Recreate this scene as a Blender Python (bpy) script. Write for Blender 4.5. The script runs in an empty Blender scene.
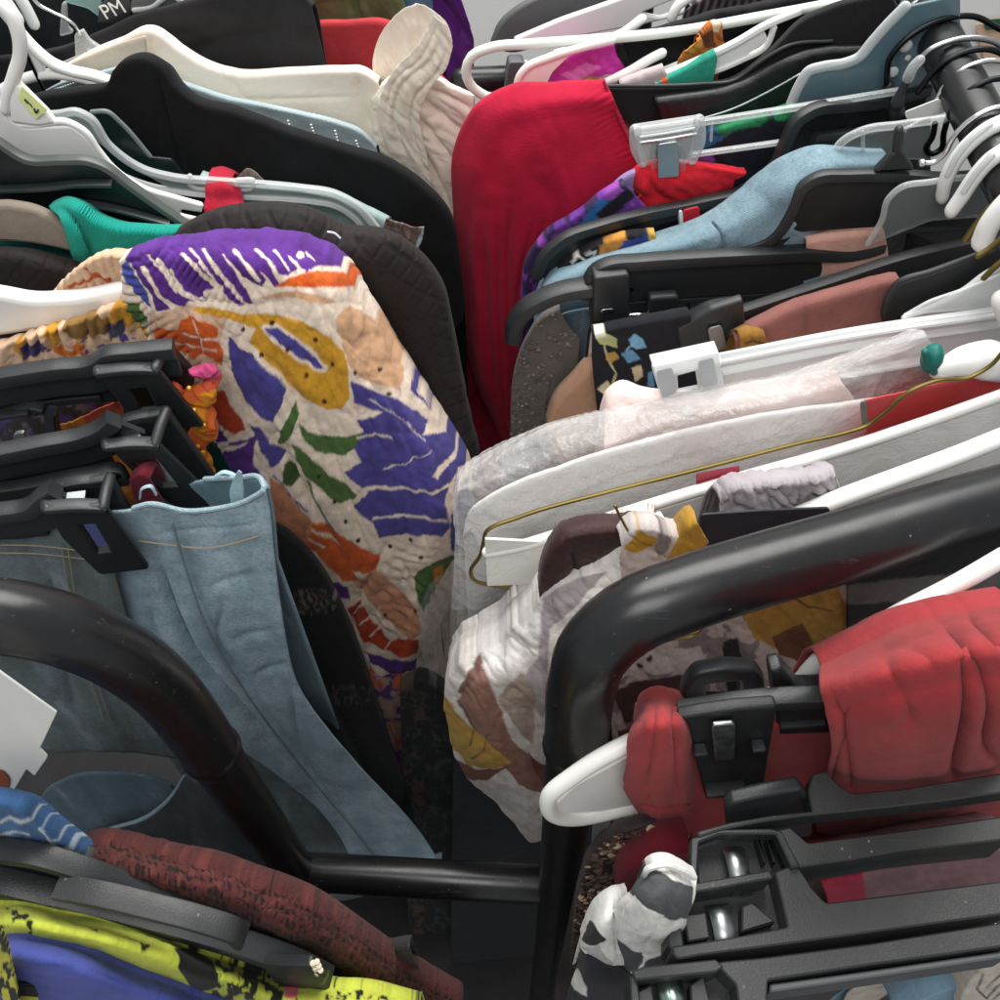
import bpy, math, random
import numpy as np
from mathutils import Vector, Matrix

random.seed(7)
PITCH = math.radians(53.0)
SP, CP = math.sin(PITCH), math.cos(PITCH)
CAMZ = 1.82
scene = bpy.context.scene
COL = scene.collection

# ------------------------------------------------------------------ survey helpers
def ray(u, v):
    a = (np.asarray(u, float) - 500) / 1000.0
    b = (500 - np.asarray(v, float)) / 1000.0
    return a, CP + SP * b, -SP + CP * b

def PLH(u, v, h, k=0.0):
    """vertical plane y = y0 + k x through the point seen at u,v lying h below eye level"""
    a, yc, zc = ray(u, v)
    t = h / -zc
    return (float(t * yc - k * t * a), k)

def PL2(p, q):
    a1, y1, z1 = ray(p[0], p[1]); t1 = p[2] / -z1
    a2, y2, z2 = ray(q[0], q[1]); t2 = q[2] / -z2
    k = (t2 * y2 - t1 * y1) / (t2 * a2 - t1 * a1)
    return (float(t1 * y1 - k * t1 * a1), float(k))

def P(u, v, pl, dy=0.0):
    a, yc, zc = ray(u, v)
    t = (pl[0] + dy) / (yc - pl[1] * a)
    return np.stack([t * a, t * yc, CAMZ + t * zc], -1)

def PTS(pts, pl):
    return np.array([P(p[0], p[1], pl, p[2] if len(p) > 2 else 0.0) for p in pts])

def cr(p, n):
    """smooth curve through the points, n samples, even in chord length"""
    p = np.asarray(p, float)
    if len(p) == 2:
        s = np.linspace(0, 1, n)[:, None]
        return p[0] * (1 - s) + p[1] * s
    d = np.linalg.norm(np.diff(p[:, :min(3, p.shape[1])], axis=0), axis=1) + 1e-9
    x = np.concatenate([[0], np.cumsum(d)])
    sl = np.diff(p, axis=0) / d[:, None]
    m = np.empty_like(p)
    m[0], m[-1] = sl[0], sl[-1]
    w = d[:-1] / (d[:-1] + d[1:])
    m[1:-1] = sl[:-1] * (1 - w)[:, None] + sl[1:] * w[:, None]
    t = np.linspace(0, x[-1], n)
    i = np.clip(np.searchsorted(x, t, side='right') - 1, 0, len(d) - 1)
    h = d[i]; q = ((t - x[i]) / h)[:, None]; h = h[:, None]
    return ((2*q**3 - 3*q**2 + 1) * p[i] + (q**3 - 2*q**2 + q) * h * m[i]
            + (-2*q**3 + 3*q**2) * p[i+1] + (q**3 - q**2) * h * m[i+1])

def _h(ix, iy, seed):
    n = np.sin(ix * 127.1 + iy * 311.7 + seed * 74.7) * 43758.5453
    return n - np.floor(n)

def vn(x, y, seed=0):
    x = np.asarray(x, float); y = np.asarray(y, float)
    ix, iy = np.floor(x), np.floor(y)
    fx, fy = x - ix, y - iy
    fx = fx*fx*fx*(fx*(fx*6-15)+10); fy = fy*fy*fy*(fy*(fy*6-15)+10)
    a = _h(ix, iy, seed); b = _h(ix+1, iy, seed); c = _h(ix, iy+1, seed); d = _h(ix+1, iy+1, seed)
    return ((a*(1-fx)+b*fx)*(1-fy) + (c*(1-fx)+d*fx)*fy) * 2 - 1

def fbm(x, y, seed=0, o=3):
    r = 0; amp = 1
    for i in range(o):
        r = r + amp * vn(x, y, seed + i * 13)
        x = x * 2.03 + 5.1; y = y * 2.03 + 2.7; amp *= .5
    return r / 1.6

def seg_dist(x, y, pts):
    best = np.full(np.shape(x), 1e9)
    for (x0, y0), (x1, y1) in zip(pts[:-1], pts[1:]):
        dx, dy = x1 - x0, y1 - y0
        L = dx*dx + dy*dy + 1e-9
        t = np.clip(((x-x0)*dx + (y-y0)*dy) / L, 0, 1)
        best = np.minimum(best, np.hypot(x - x0 - t*dx, y - y0 - t*dy))
    return best

def in_poly(x, y, pts):
    ins = np.zeros(np.shape(x), bool)
    n = len(pts)
    for i in range(n):
        x0, y0 = pts[i]; x1, y1 = pts[(i+1) % n]
        if y0 == y1: continue
        c = ((y0 > y) != (y1 > y)) & (x < (x1-x0)*(y-y0)/(y1-y0) + x0)
        ins ^= c
    return ins

def lin(c):
    if isinstance(c, str):
        c = c.lstrip('#'); c = [int(c[i:i+2], 16) for i in (0, 2, 4)]
    r = []
    for x in c[:3]:
        x = x / 255.0
        r.append(x / 12.92 if x <= .04045 else ((x + .055) / 1.055) ** 2.4)
    return r

# ------------------------------------------------------------------ geometry: (V, F) or (V, F, colours) or with face material index
class G:
    def __init__(s, V=None, F=None, C=None, M=None):
        s.V = np.zeros((0, 3)) if V is None else np.asarray(V, float)
        s.F = [] if F is None else F
        s.C = C
        s.M = M
    def __add__(s, o):
        n = len(s.V)
        V = np.concatenate([s.V, o.V]) if n else o.V
        F = s.F + [tuple(i + n for i in f) for f in o.F]
        C = None
        if s.C is not None or o.C is not None:
            a = s.C if s.C is not None else np.ones((n, 3)) * .5
            b = o.C if o.C is not None else np.ones((len(o.V), 3)) * .5
            C = np.concatenate([a, b])
        M = (s.M or [0] * len(s.F)) + (o.M or [0] * len(o.F))
        return G(V, F, C, M)
    def slot(s, i):
        s.M = [i] * len(s.F); return s

def grid_faces(nv, nu, closed_u=False):
    F = []
    m = nu if closed_u else nu - 1
    for j in range(nv - 1):
        for i in range(m):
            k = (i + 1) % nu
            F.append((j*nu+i, j*nu+k, (j+1)*nu+k, (j+1)*nu+i))
    return F

def sweep_tube(path, r, seg=12, cap=True, flat=1.0):
    path = np.asarray(path, float); n = len(path)
    r = np.broadcast_to(np.asarray(r, float), (n,)).copy()
    T = np.gradient(path, axis=0); T /= np.linalg.norm(T, axis=1)[:, None] + 1e-12
    ref = np.array([0, 1., 0]) if abs(T[0][1]) < .9 else np.array([1., 0, 0])
    N = ref - T[0] * ref.dot(T[0]); N /= np.linalg.norm(N)
    rings = []; ang = np.linspace(0, 2*np.pi, seg, endpoint=False)
    Ns = []
    for i in range(n):
        N = N - T[i] * N.dot(T[i]); N /= np.linalg.norm(N) + 1e-12
        Ns.append(N.copy())
    def ring(c, N, B, rr):
        return c + rr * (np.cos(ang)[:, None] * N + flat * np.sin(ang)[:, None] * B)
    if cap:
        B = np.cross(T[0], Ns[0])
        for q in (85, 60, 30): 
            a = math.radians(q); rings.append(ring(path[0] - T[0]*r[0]*math.sin(a), Ns[0], B, r[0]*math.cos(a)))
    for i in range(n):
        rings.append(ring(path[i], Ns[i], np.cross(T[i], Ns[i]), r[i]))
    if cap:
        B = np.cross(T[-1], Ns[-1])
        for q in (30, 60, 85):
            a = math.radians(q); rings.append(ring(path[-1] + T[-1]*r[-1]*math.sin(a), Ns[-1], B, r[-1]*math.cos(a)))
    V = np.concatenate(rings); m = len(rings)
    F = grid_faces(m, seg, True)
    F.append(tuple(range(seg-1, -1, -1))); F.append(tuple((m-1)*seg + i for i in range(seg)))
    return G(V, F)

def tube(pts, pl, r, n=40, seg=12, smooth=True, cap=True, flat=1.0):
    """r in millimetres"""
    p = PTS(pts, pl)
    path = cr(p, n) if smooth else p
    if not np.isscalar(r):
        r = np.interp(np.linspace(0, 1, len(path)), np.linspace(0, 1, len(r)), r)
    return sweep_tube(path, np.asarray(r) / 1000.0, seg, cap, flat)

def plane_axes(pl):
    k = pl[1]
    ex = np.array([1, k, 0.]) / math.hypot(1, k)
    nn = np.array([k, -1, 0.]) / math.hypot(1, k)    # towards the viewer
    return ex, np.array([0, 0, 1.]), nn

def bar(pts, pl, w, h, n=30, smooth=True, web=None, rnd=1.2):
    """a rail lying along pts (centre of its top face); w deep, h tall, in mm; web=(thick, tall) hangs below"""
    p = PTS(pts, pl); path = cr(p, n) if smooth else p
    ex, ez, nn = plane_axes(pl)
    w /= 1000; h /= 1000; c = min(rnd / 1000, w * .3, h * .3)
    def sw(prof):
        T = np.gradient(path, axis=0); T /= np.linalg.norm(T, axis=1)[:, None] + 1e-12
        V = []
        for i in range(len(path)):
            up = np.cross(T[i], nn); up = up / (np.linalg.norm(up) + 1e-12)
            if up[2] < 0: up = -up
            for (x, y) in prof: V.append(path[i] + nn * x + up * y)
        m = len(prof); F = grid_faces(len(path), m, True)
        F.append(tuple(range(m-1, -1, -1))); F.append(tuple((len(path)-1)*m + i for i in range(m)))
        return G(np.array(V), F)
    a = w / 2
    g = sw([(-a+c, 0), (a-c, 0), (a-c*.3, -c*.3), (a, -c), (a, -h+c), (a-c, -h), (-a+c, -h), (-a, -h+c), (-a, -c), (-a+c*.3, -c*.3)])
    if web:
        t, H = web[0] / 2000, web[1] / 1000
        g = g + sw([(-t, -h+.0005), (t, -h+.0005), (t, -H), (-t, -H)])
    return g

def round_poly(pts, seg=5):
    """corner rounding: a third number on a point is its radius in the same units"""
    out = []; n = len(pts)
    for i in range(n):
        p = np.array(pts[i][:2], float); r = pts[i][2] if len(pts[i]) > 2 else 0
        if r <= 0: out.append(p); continue
        a = np.array(pts[i-1][:2], float) - p; b = np.array(pts[(i+1) % n][:2], float) - p
        la, lb = np.linalg.norm(a), np.linalg.norm(b)
        ra, rb = min(r, la*.48), min(r, lb*.48)
        A, B = p + a/la*ra, p + b/lb*rb
        for q in np.linspace(0, 1, seg):
            out.append((1-q)**2*A + 2*q*(1-q)*p + q*q*B)
    return out

def plate(pts, pl, th, bev=1.0, holes=(), dy=0.0, rad=4):
    """a moulded plate lying in the plane; th, bev in mm"""
    ex, ez, nn = plane_axes(pl)
    org = P(pts[0][0], pts[0][1], pl, dy)
    cu = bpy.data.curves.new('tmp', 'CURVE'); cu.dimensions = '2D'; cu.fill_mode = 'BOTH'
    bev = min(bev, th * .45)
    cu.extrude = max(th / 2 - bev, 0.01) / 1000; cu.bevel_depth = bev / 1000; cu.bevel_resolution = 2
    cu.offset = -bev / 1000
    for loop in [pts] + list(holes):
        q = round_poly([tuple(p) if len(p) > 2 else (p[0], p[1], rad) for p in loop])
        W = np.array([P(x, y, pl, dy) for x, y in q]) - org
        s = cu.splines.new('POLY'); s.points.add(len(W) - 1); s.use_cyclic_u = True
        for pt, w in zip(s.points, W): pt.co = (w.dot(ex), w.dot(ez), 0, 1)
    o = bpy.data.objects.new('tmp', cu); COL.objects.link(o)
    dg = bpy.context.evaluated_depsgraph_get()
    me = o.evaluated_get(dg).to_mesh()
    V = np.array([v.co[:] for v in me.vertices]); F = [tuple(p.vertices) for p in me.polygons]
    o.evaluated_get(dg).to_mesh_clear()
    bpy.data.objects.remove(o); bpy.data.curves.remove(cu)
    if not len(V): return G()
    return G(org + V[:, :1] * ex + V[:, 1:2] * ez + V[:, 2:] * nn, F)

def box3(c, ax, ay, az, sx, sy, sz, b=.0006):
    """bevelled box: centre, three axes, full sizes"""
    V = []; 
    x, y, z = sx/2, sy/2, sz/2; b = min(b, x*.4, y*.4, z*.4)
    for k in (-1, 1):
        for (px, py) in ((-x+b, -y), (x-b, -y), (x, -y+b), (x, y-b), (x-b, y), (-x+b, y), (-x, y-b), (-x, -y+b)):
            V.append((px, py, k*(z-b)))
    for k in (-1, 1):
        for (px, py) in ((-x+b, -y+b), (x-b, -y+b), (x-b, y-b), (-x+b, y-b)):
            V.append((px, py, k*z))
    F = [(i, (i+1) % 8, 8+(i+1) % 8, 8+i) for i in range(8)]
    for o, t, fl in ((0, 16, 1), (8, 20, 0)):
        q = [(o+0, o+1, t+1, t+0), (o+1, o+2, t+1), (o+2, o+3, t+2, t+1), (o+3, o+4, t+2), (o+4, o+5, t+3, t+2), (o+5, o+6, t+3), (o+6, o+7, t+0, t+3), (o+7, o+0, t+0), (t, t+1, t+2, t+3)]
        F += [tuple(reversed(f)) if fl else f for f in q]
    V = np.array(V)
    return G(np.asarray(c) + V[:, :1]*np.asarray(ax) + V[:, 1:2]*np.asarray(ay) + V[:, 2:]*np.asarray(az), F)

def ball(c, r, seg=10, sq=(1, 1, 1)):
    V = []; rings = seg // 2
    for j in range(rings + 1):
        th = math.pi * (j + .02) / (rings + .04)
        for i in range(seg):
            ph = 2*math.pi*i/seg
            V.append((c[0]+r*sq[0]*math.sin(th)*math.cos(ph), c[1]+r*sq[1]*math.sin(th)*math.sin(ph), c[2]+r*sq[2]*math.cos(th)))
    return G(np.array(V), grid_faces(rings+1, seg, True))

def cloth(rows, pl, step=4.0, back=(.03, .22), drop=0.0, wr=None, folds=None, creases=(), paint=(), base=None, ruch=None, seed=1, keep=False, nrm=None):
    """a draped sheet through rows of survey points. rows: lists of (u, v[, dy]).
    back=(depth, fall): the sheet goes over its first row and hangs down behind; drop: it hangs on below its last row."""
    R = [np.array([(p[0], p[1], p[2] if len(p) > 2 else 0.0) for p in r], float) for r in rows]
    S = [r * np.array([1, 1, 1]) for r in R]
    lens = [np.sum(np.linalg.norm(np.diff(r[:, :2], axis=0), axis=1)) for r in R]
    nu = int(np.clip(max(lens) / step, 8, 420))
    def cr2(p, n):
        q = p.copy(); q[:, 2] *= 1e-3     # the chord is measured on u,v only
        o = cr(q, n); o[:, 2] *= 1e3; return o
    A = np.array([cr2(r, nu) for r in R])
    cl = np.mean(np.linalg.norm(np.diff(A[:, :, :2], axis=0), axis=2), axis=1)
    nv = int(np.clip(cl.sum() / step, 6, 420))
    # common knots down the rows
    x = np.concatenate([[0], np.cumsum(cl)]); t = np.linspace(0, x[-1], nv)
    if len(R) > 2:
        d = np.diff(x); sl = np.diff(A, axis=0) / d[:, None, None]
        m = np.empty_like(A); m[0], m[-1] = sl[0], sl[-1]
        w = (d[:-1] / (d[:-1] + d[1:]))[:, None, None]
        m[1:-1] = sl[:-1]*(1-w) + sl[1:]*w
        i = np.clip(np.searchsorted(x, t, side='right') - 1, 0, len(d)-1)
        h = d[i][:, None, None]; q = ((t - x[i]) / d[i])[:, None, None]
        B = ((2*q**3-3*q**2+1)*A[i] + (q**3-2*q**2+q)*h*m[i] + (-2*q**3+3*q**2)*A[i+1] + (q**3-q**2)*h*m[i+1])
    else:
        q = np.linspace(0, 1, nv)[:, None, None]; B = A[0]*(1-q) + A[1]*q
    u, v, dy = B[..., 0], B[..., 1], B[..., 2]
    X = P(u, v, pl, dy)
    nu_, nv_ = X.shape[1], X.shape[0]
    du = np.gradient(X, axis=1); dv = np.gradient(X, axis=0)
    N = np.cross(du, dv); N /= np.linalg.norm(N, axis=2)[..., None] + 1e-12
    view = X - np.array([0, 0, CAMZ])
    if np.sum(N * view) > 0: N = -N
    if nrm is not None: N = np.broadcast_to(np.array(nrm), N.shape)
    ss, tt = np.meshgrid(np.linspace(0, 1, nu_), np.linspace(0, 1, nv_))
    D = np.zeros_like(u)
    if wr:
        for (amp, sc, ang, st) in (wr if isinstance(wr, list) else [wr]):
            c, s_ = math.cos(math.radians(ang)), math.sin(math.radians(ang))
            p1 = (u*c + v*s_) / (sc*st); p2 = (-u*s_ + v*c) / sc
            wx = vn(p1*.7+3, p2*.7, seed+91)*.6; 
            n = fbm(p1 + wx, p2 + wx, seed, 3)
            D += amp/1000 * (1 - np.abs(n)*2.2 if amp < 0 else n)
    if folds:
        for (amp, nf, p0, pw, sd) in folds:
            ph = vn(ss*nf*.35 + 7, tt*1.5, sd)*1.1
            D += amp/1000 * np.sin(2*np.pi*(ss*nf + ph + .13*sd)) * (p0 + (1-p0)*tt**pw)
    if ruch:
        for (amp, wl, line, width) in ruch:
            dd = seg_dist(u, v, line)
            a0 = np.arctan2(line[-1][1]-line[0][1], line[-1][0]-line[0][0])
            along = u*math.cos(a0) + v*math.sin(a0)
            n = np.sin(2*np.pi*along/wl + 2.4*vn(u/22, v/22, seed+3) ) * (.55 + .45*vn(u/9, v/9, seed+5))
            D += amp/1000 * n * np.exp(-(dd/width)**2)
    for (line, wd, dep) in creases:
        L = [tuple(p) for p in cr(np.array(line, float), max(6, 4*len(line)))]
        dd = seg_dist(u, v, L)
        ln = sum(math.dist(p, q) for p, q in zip(L[:-1], L[1:]))
        tp = np.clip(np.minimum(np.hypot(u-L[0][0], v-L[0][1]), np.hypot(u-L[-1][0], v-L[-1][1])) / (.22*ln + 1e-6), 0, 1)
        D -= dep/1000 * np.exp(-(dd/wd)**2) * (tp*tp*(3-2*tp)*.85 + .15)
    X = X + N * D[..., None]
    C = None
    if base is not None:
        C = np.zeros(u.shape + (3,))
        gu, gv = np.gradient(u, axis=1), np.gradient(v, axis=0)
        hu, hv = np.gradient(u, axis=0), np.gradient(v, axis=1)
        OFF = ((-.3, -.3), (.3, -.1), (-.1, .3), (.25, .3)) if paint else ((0, 0),)
        for oa, ob in OFF:          # several samples per vertex keep the printed edges clean
            pu, pv = u + oa*gu + ob*hu, v + ob*gv + oa*hv
            ju = pu + 1.8*fbm(pu/14, pv/14, seed+40, 3); jv = pv + 1.8*fbm(pu/14, pv/14, seed+60, 3)
            K = np.empty(u.shape + (3,)); K[:] = lin(base)
            for item in paint:
                kind, col = item[0], lin(item[1])
                if kind == 'poly':
                    m = in_poly(ju, jv, item[2])
                elif kind == 'line':
                    wv = item[3] if len(item) > 3 else 3
                    m = seg_dist(pu + .5*(ju-pu), pv + .5*(jv-pv), item[2]) < wv * (.8 + .35*vn(pu/7, pv/7, 9))
                elif kind == 'dot':
                    m = np.zeros(u.shape, bool)
                    for (da, db, rr) in item[2]: m |= np.hypot(pu-da, pv-db) < rr
                else:
                    m = item[2](pu, pv, ss, tt)
                K[m] = col
            C += K / len(OFF)
        if paint: C = C * (1 + .16*fbm(u/9, v/5, seed+70, 3) + .10*fbm(u/2.6, v/3.1, seed+77, 2))[..., None]; C = np.clip(C, .002, .95)
    base_rows = X
    if back:
        dpt, fall = back
        r0 = base_rows[0]
        add = []
        for f, dz in ((1.0, fall), (.97, fall*.5), (.88, max(.012, dpt*.9)), (.62, dpt*.35), (.3, dpt*.08)):
            add.append(r0 + np.array([0, dpt*f, -dz]))
        X = np.concatenate([np.array(add), X])
        if C is not None: C = np.concatenate([np.repeat(C[:1], 5, 0), C])
    if drop:
        r1 = base_rows[-1]
        add = [r1 + np.array([0, .004*i, -drop*i/4]) for i in range(1, 5)]
        X = np.concatenate([X, np.array(add)])
        if C is not None: C = np.concatenate([C, np.repeat(C[-1:], 4, 0)])
    g = G(X.reshape(-1, 3), grid_faces(X.shape[0], nu_), None if C is None else C.reshape(-1, 3))
    g.front = (base_rows, N, u, v)
    return g

def hslab(pts, h, th, rad=2):
    """a moulded piece with a level top, its outline surveyed at drop h below eye level; th mm tall"""
    q = round_poly([tuple(p) if len(p) > 2 else (p[0], p[1], rad) for p in pts], 4)
    W = []
    for x, y in q:
        a_, yc, zc = ray(x, y); t = h / -zc; W.append((t*a_, t*yc))
    W = np.array(W)
    if np.sum(W[:, 0]*np.roll(W[:, 1], -1) - np.roll(W[:, 0], -1)*W[:, 1]) < 0: W = W[::-1]
    c = .0007
    e = np.roll(W, -1, 0) - np.roll(W, 1, 0); nrm = np.stack([e[:, 1], -e[:, 0]], 1); nrm /= np.linalg.norm(nrm, axis=1)[:, None] + 1e-9
    z = CAMZ - h
    lay = [(W - nrm*c, z), (W, z - c), (W, z - th/1000)]
    V = np.concatenate([np.concatenate([w_, np.full((len(w_), 1), zz)], 1) for w_, zz in lay])
    n = len(W); F = []
    for k in range(2):
        for i in range(n):
            j = (i+1) % n; F.append((k*n+j, k*n+i, (k+1)*n+i, (k+1)*n+j))
    from mathutils.geometry import tessellate_polygon
    tri = tessellate_polygon([[Vector((x, y, 0)) for x, y in lay[0][0]]])
    for zz, w_ in ((z, lay[0][0]), (z - th/1000, lay[2][0])):
        b0 = len(V); V = np.concatenate([V, np.concatenate([w_, np.full((n, 1), zz)], 1)])
        for t3 in tri:
            p0, p1, p2 = (w_[q] for q in t3)
            up = ((p1[0]-p0[0])*(p2[1]-p0[1]) - (p1[1]-p0[1])*(p2[0]-p0[0])) > 0
            f = tuple(b0+q for q in t3)
            F.append(f if up == (zz == z) else f[::-1])
    return G(V, F)

# ------------------------------------------------------------------ linking
def mesh_of(name, g, mats, loc, angle=40):
    me = bpy.data.meshes.new(name)
    me.from_pydata((g.V - np.asarray(loc)).tolist(), [], g.F)
    for m in (mats if isinstance(mats, (list, tuple)) else [mats]): me.materials.append(m)
    if g.M:
        me.polygons.foreach_set('material_index', g.M)
    if g.C is not None:
        at = me.color_attributes.new('Col', 'FLOAT_COLOR', 'POINT')
        at.data.foreach_set('color', np.concatenate([g.C, np.ones((len(g.C), 1))], 1).astype(np.float32).ravel())
    me.polygons.foreach_set('use_smooth', [True] * len(me.polygons))
    me.update()
    if angle: me.set_sharp_from_angle(angle=math.radians(angle))
    return me

def base_of(g):
    return np.array([g.V[:, 0].mean(), g.V[:, 1].mean(), g.V[:, 2].min()])

def mods(o, solid, sub=0):
    if solid:
        m = o.modifiers.new('thickness', 'SOLIDIFY'); m.thickness = abs(solid) / 1000; m.offset = -1 if solid > 0 else 0

def tagit(o, label, cat, group=None, kind=None):
    if label: o['label'] = label
    if cat: o['category'] = cat
    if group: o['group'] = group
    if kind: o['kind'] = kind
    return o

THINGS = []
def find(text):
    r = [t for t in THINGS if text in t.o['label']]
    assert len(r) == 1, (text, len(r))
    return r[0]

class Thing:
    def __init__(s, name, label, cat, group=None):
        s.o = bpy.data.objects.new(name, None); s.o.empty_display_size = .02; COL.objects.link(s.o)
        tagit(s.o, label, cat, group); s.loc = None; THINGS.append(s)
    def part(s, name, g, mat, parent=None, label=None, solid=None, angle=40, kind=None):
        if s.loc is None:
            s.loc = base_of(g); s.o.location = s.loc
        o = bpy.data.objects.new(name, mesh_of(name, g, mat, s.loc, angle)); COL.objects.link(o)
        o.parent = parent or s.o
        if label: o['label'] = label
        if kind: o['kind'] = kind
        mods(o, solid)
        return o

def single(name, label, cat, g, mat, group=None, solid=None, angle=40, kind=None):
    loc = base_of(g)
    o = bpy.data.objects.new(name, mesh_of(name, g, mat, loc, angle)); o.location = loc; COL.objects.link(o)
    tagit(o, label, cat, group, kind); mods(o, solid)
    return o

def garment(name, label, cat, g, mat, group=None, solid=1.4):
    return single(name, label, cat, g, mat, group, solid, angle=None)

# ------------------------------------------------------------------ materials
def newmat(name):
    m = bpy.data.materials.new(name); m.use_nodes = True
    nt = m.node_tree; b = nt.nodes['Principled BSDF']
    return m, nt, b

def nn(nt, t, **kw):
    n = nt.nodes.new(t)
    for k, v in kw.items():
        if k in n.inputs: n.inputs[k].default_value = v
        else: setattr(n, k, v)
    return n

def mixc(nt, a, b, fac, mode='MIX'):
    m = nt.nodes.new('ShaderNodeMix'); m.data_type = 'RGBA'; m.blend_type = mode
    for s, val in (('A', a), ('B', b)):
        sock = [x for x in m.inputs if x.name == s and x.type == 'RGBA'][0]
        if hasattr(val, 'links') or hasattr(val, 'is_linked'): nt.links.new(val, sock)
        else: sock.default_value = list(val) + [1]
    f = m.inputs['Factor'] if 'Factor' in m.inputs else m.inputs[0]
    if hasattr(fac, 'is_linked'): nt.links.new(fac, f)
    else: f.default_value = fac
    return [x for x in m.outputs if x.type == 'RGBA'][0]

def ramp(nt, src, lo, hi):
    r = nt.nodes.new('ShaderNodeMapRange'); r.inputs[1].default_value = lo; r.inputs[2].default_value = hi
    nt.links.new(src, r.inputs[0]); return r.outputs[0]

def coords(nt, scale=(1, 1, 1), rot=(0, 0, 0)):
    tc = nt.nodes.new('ShaderNodeTexCoord'); mp = nt.nodes.new('ShaderNodeMapping')
    mp.inputs['Scale'].default_value = scale; mp.inputs['Rotation'].default_value = rot
    nt.links.new(tc.outputs['Object'], mp.inputs['Vector']); return mp.outputs[0]

def bumpn(nt, b, h, strength, dist=.001, chain=None):
    bp = nt.nodes.new('ShaderNodeBump'); bp.inputs['Strength'].default_value = strength; bp.inputs['Distance'].default_value = dist
    nt.links.new(h, bp.inputs['Height'])
    if chain: nt.links.new(chain, bp.inputs['Normal'])
    nt.links.new(bp.outputs[0], b.inputs['Normal']); return bp.outputs[0]

def plastic(name, col, rough=.42, var=.08, fine=.12, spec=.5):
    m, nt, b = newmat(name); c = lin(col)
    v = coords(nt)
    n = nn(nt, 'ShaderNodeTexNoise', Scale=38.0, Detail=5.0, Roughness=.65); nt.links.new(v, n.inputs['Vector'])
    n2 = nn(nt, 'ShaderNodeTexNoise', Scale=1400.0, Detail=2.0); nt.links.new(v, n2.inputs['Vector'])
    dk = [x*(1-var*2) for x in c]; lt = [min(1, x*(1+var)+.004*var) for x in c]
    nt.links.new(mixc(nt, dk, lt, n.outputs[0]), b.inputs['Base Color'])
    nt.links.new(ramp(nt, n.outputs[0], .2, .8), nn(nt, 'ShaderNodeMath').inputs[0])
    mr = nt.nodes.new('ShaderNodeMapRange'); mr.inputs[1].default_value = .3; mr.inputs[2].default_value = .7
    mr.inputs[3].default_value = rough*.82; mr.inputs[4].default_value = min(1, rough*1.2)
    nt.links.new(n.outputs[0], mr.inputs[0]); nt.links.new(mr.outputs[0], b.inputs['Roughness'])
    b.inputs['Specular IOR Level'].default_value = spec
    bumpn(nt, b, n2.outputs[0], fine, .0006)
    return m

def clearp(name, col, alpha, rough=.15, spec=.7, bump=0, bscale=60, edge=.35):
    """clear or frosted plastic: see-through face on, denser at grazing edges"""
    m, nt, b = newmat(name); c = lin(col)
    b.inputs['Base Color'].default_value = c + [1]; b.inputs['Roughness'].default_value = rough
    b.inputs['Specular IOR Level'].default_value = spec
    lw = nn(nt, 'ShaderNodeLayerWeight', Blend=.35)
    mr = nt.nodes.new('ShaderNodeMapRange'); mr.inputs[3].default_value = alpha; mr.inputs[4].default_value = min(1, alpha + edge)
    nt.links.new(lw.outputs['Facing'], mr.inputs[0]); nt.links.new(mr.outputs[0], b.inputs['Alpha'])
    if bump:
        v = coords(nt)
        n = nn(nt, 'ShaderNodeTexNoise', Scale=float(bscale), Detail=4.0, Distortion=1.2); nt.links.new(v, n.inputs['Vector'])
        vo = nn(nt, 'ShaderNodeTexVoronoi', Scale=float(bscale)*.8); vo.feature = 'F1'; nt.links.new(v, vo.inputs['Vector'])
        ad = nn(nt, 'ShaderNodeMath', operation='ADD'); nt.links.new(n.outputs[0], ad.inputs[0]); nt.links.new(vo.outputs['Distance'], ad.inputs[1])
        bumpn(nt, b, ad.outputs[0], bump, .004)
    return m

def metal(name, col, rough=.2):
    m, nt, b = newmat(name)
    b.inputs['Metallic'].default_value = 1; b.inputs['Base Color'].default_value = lin(col) + [1]
    v = coords(nt)
    n = nn(nt, 'ShaderNodeTexNoise', Scale=220.0, Detail=3.0); nt.links.new(v, n.inputs['Vector'])
    mr = nt.nodes.new('ShaderNodeMapRange'); mr.inputs[3].default_value = rough*.7; mr.inputs[4].default_value = rough*1.5
    nt.links.new(n.outputs[0], mr.inputs[0]); nt.links.new(mr.outputs[0], b.inputs['Roughness'])
    bumpn(nt, b, n.outputs[0], .1, .001)
    return m

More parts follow.
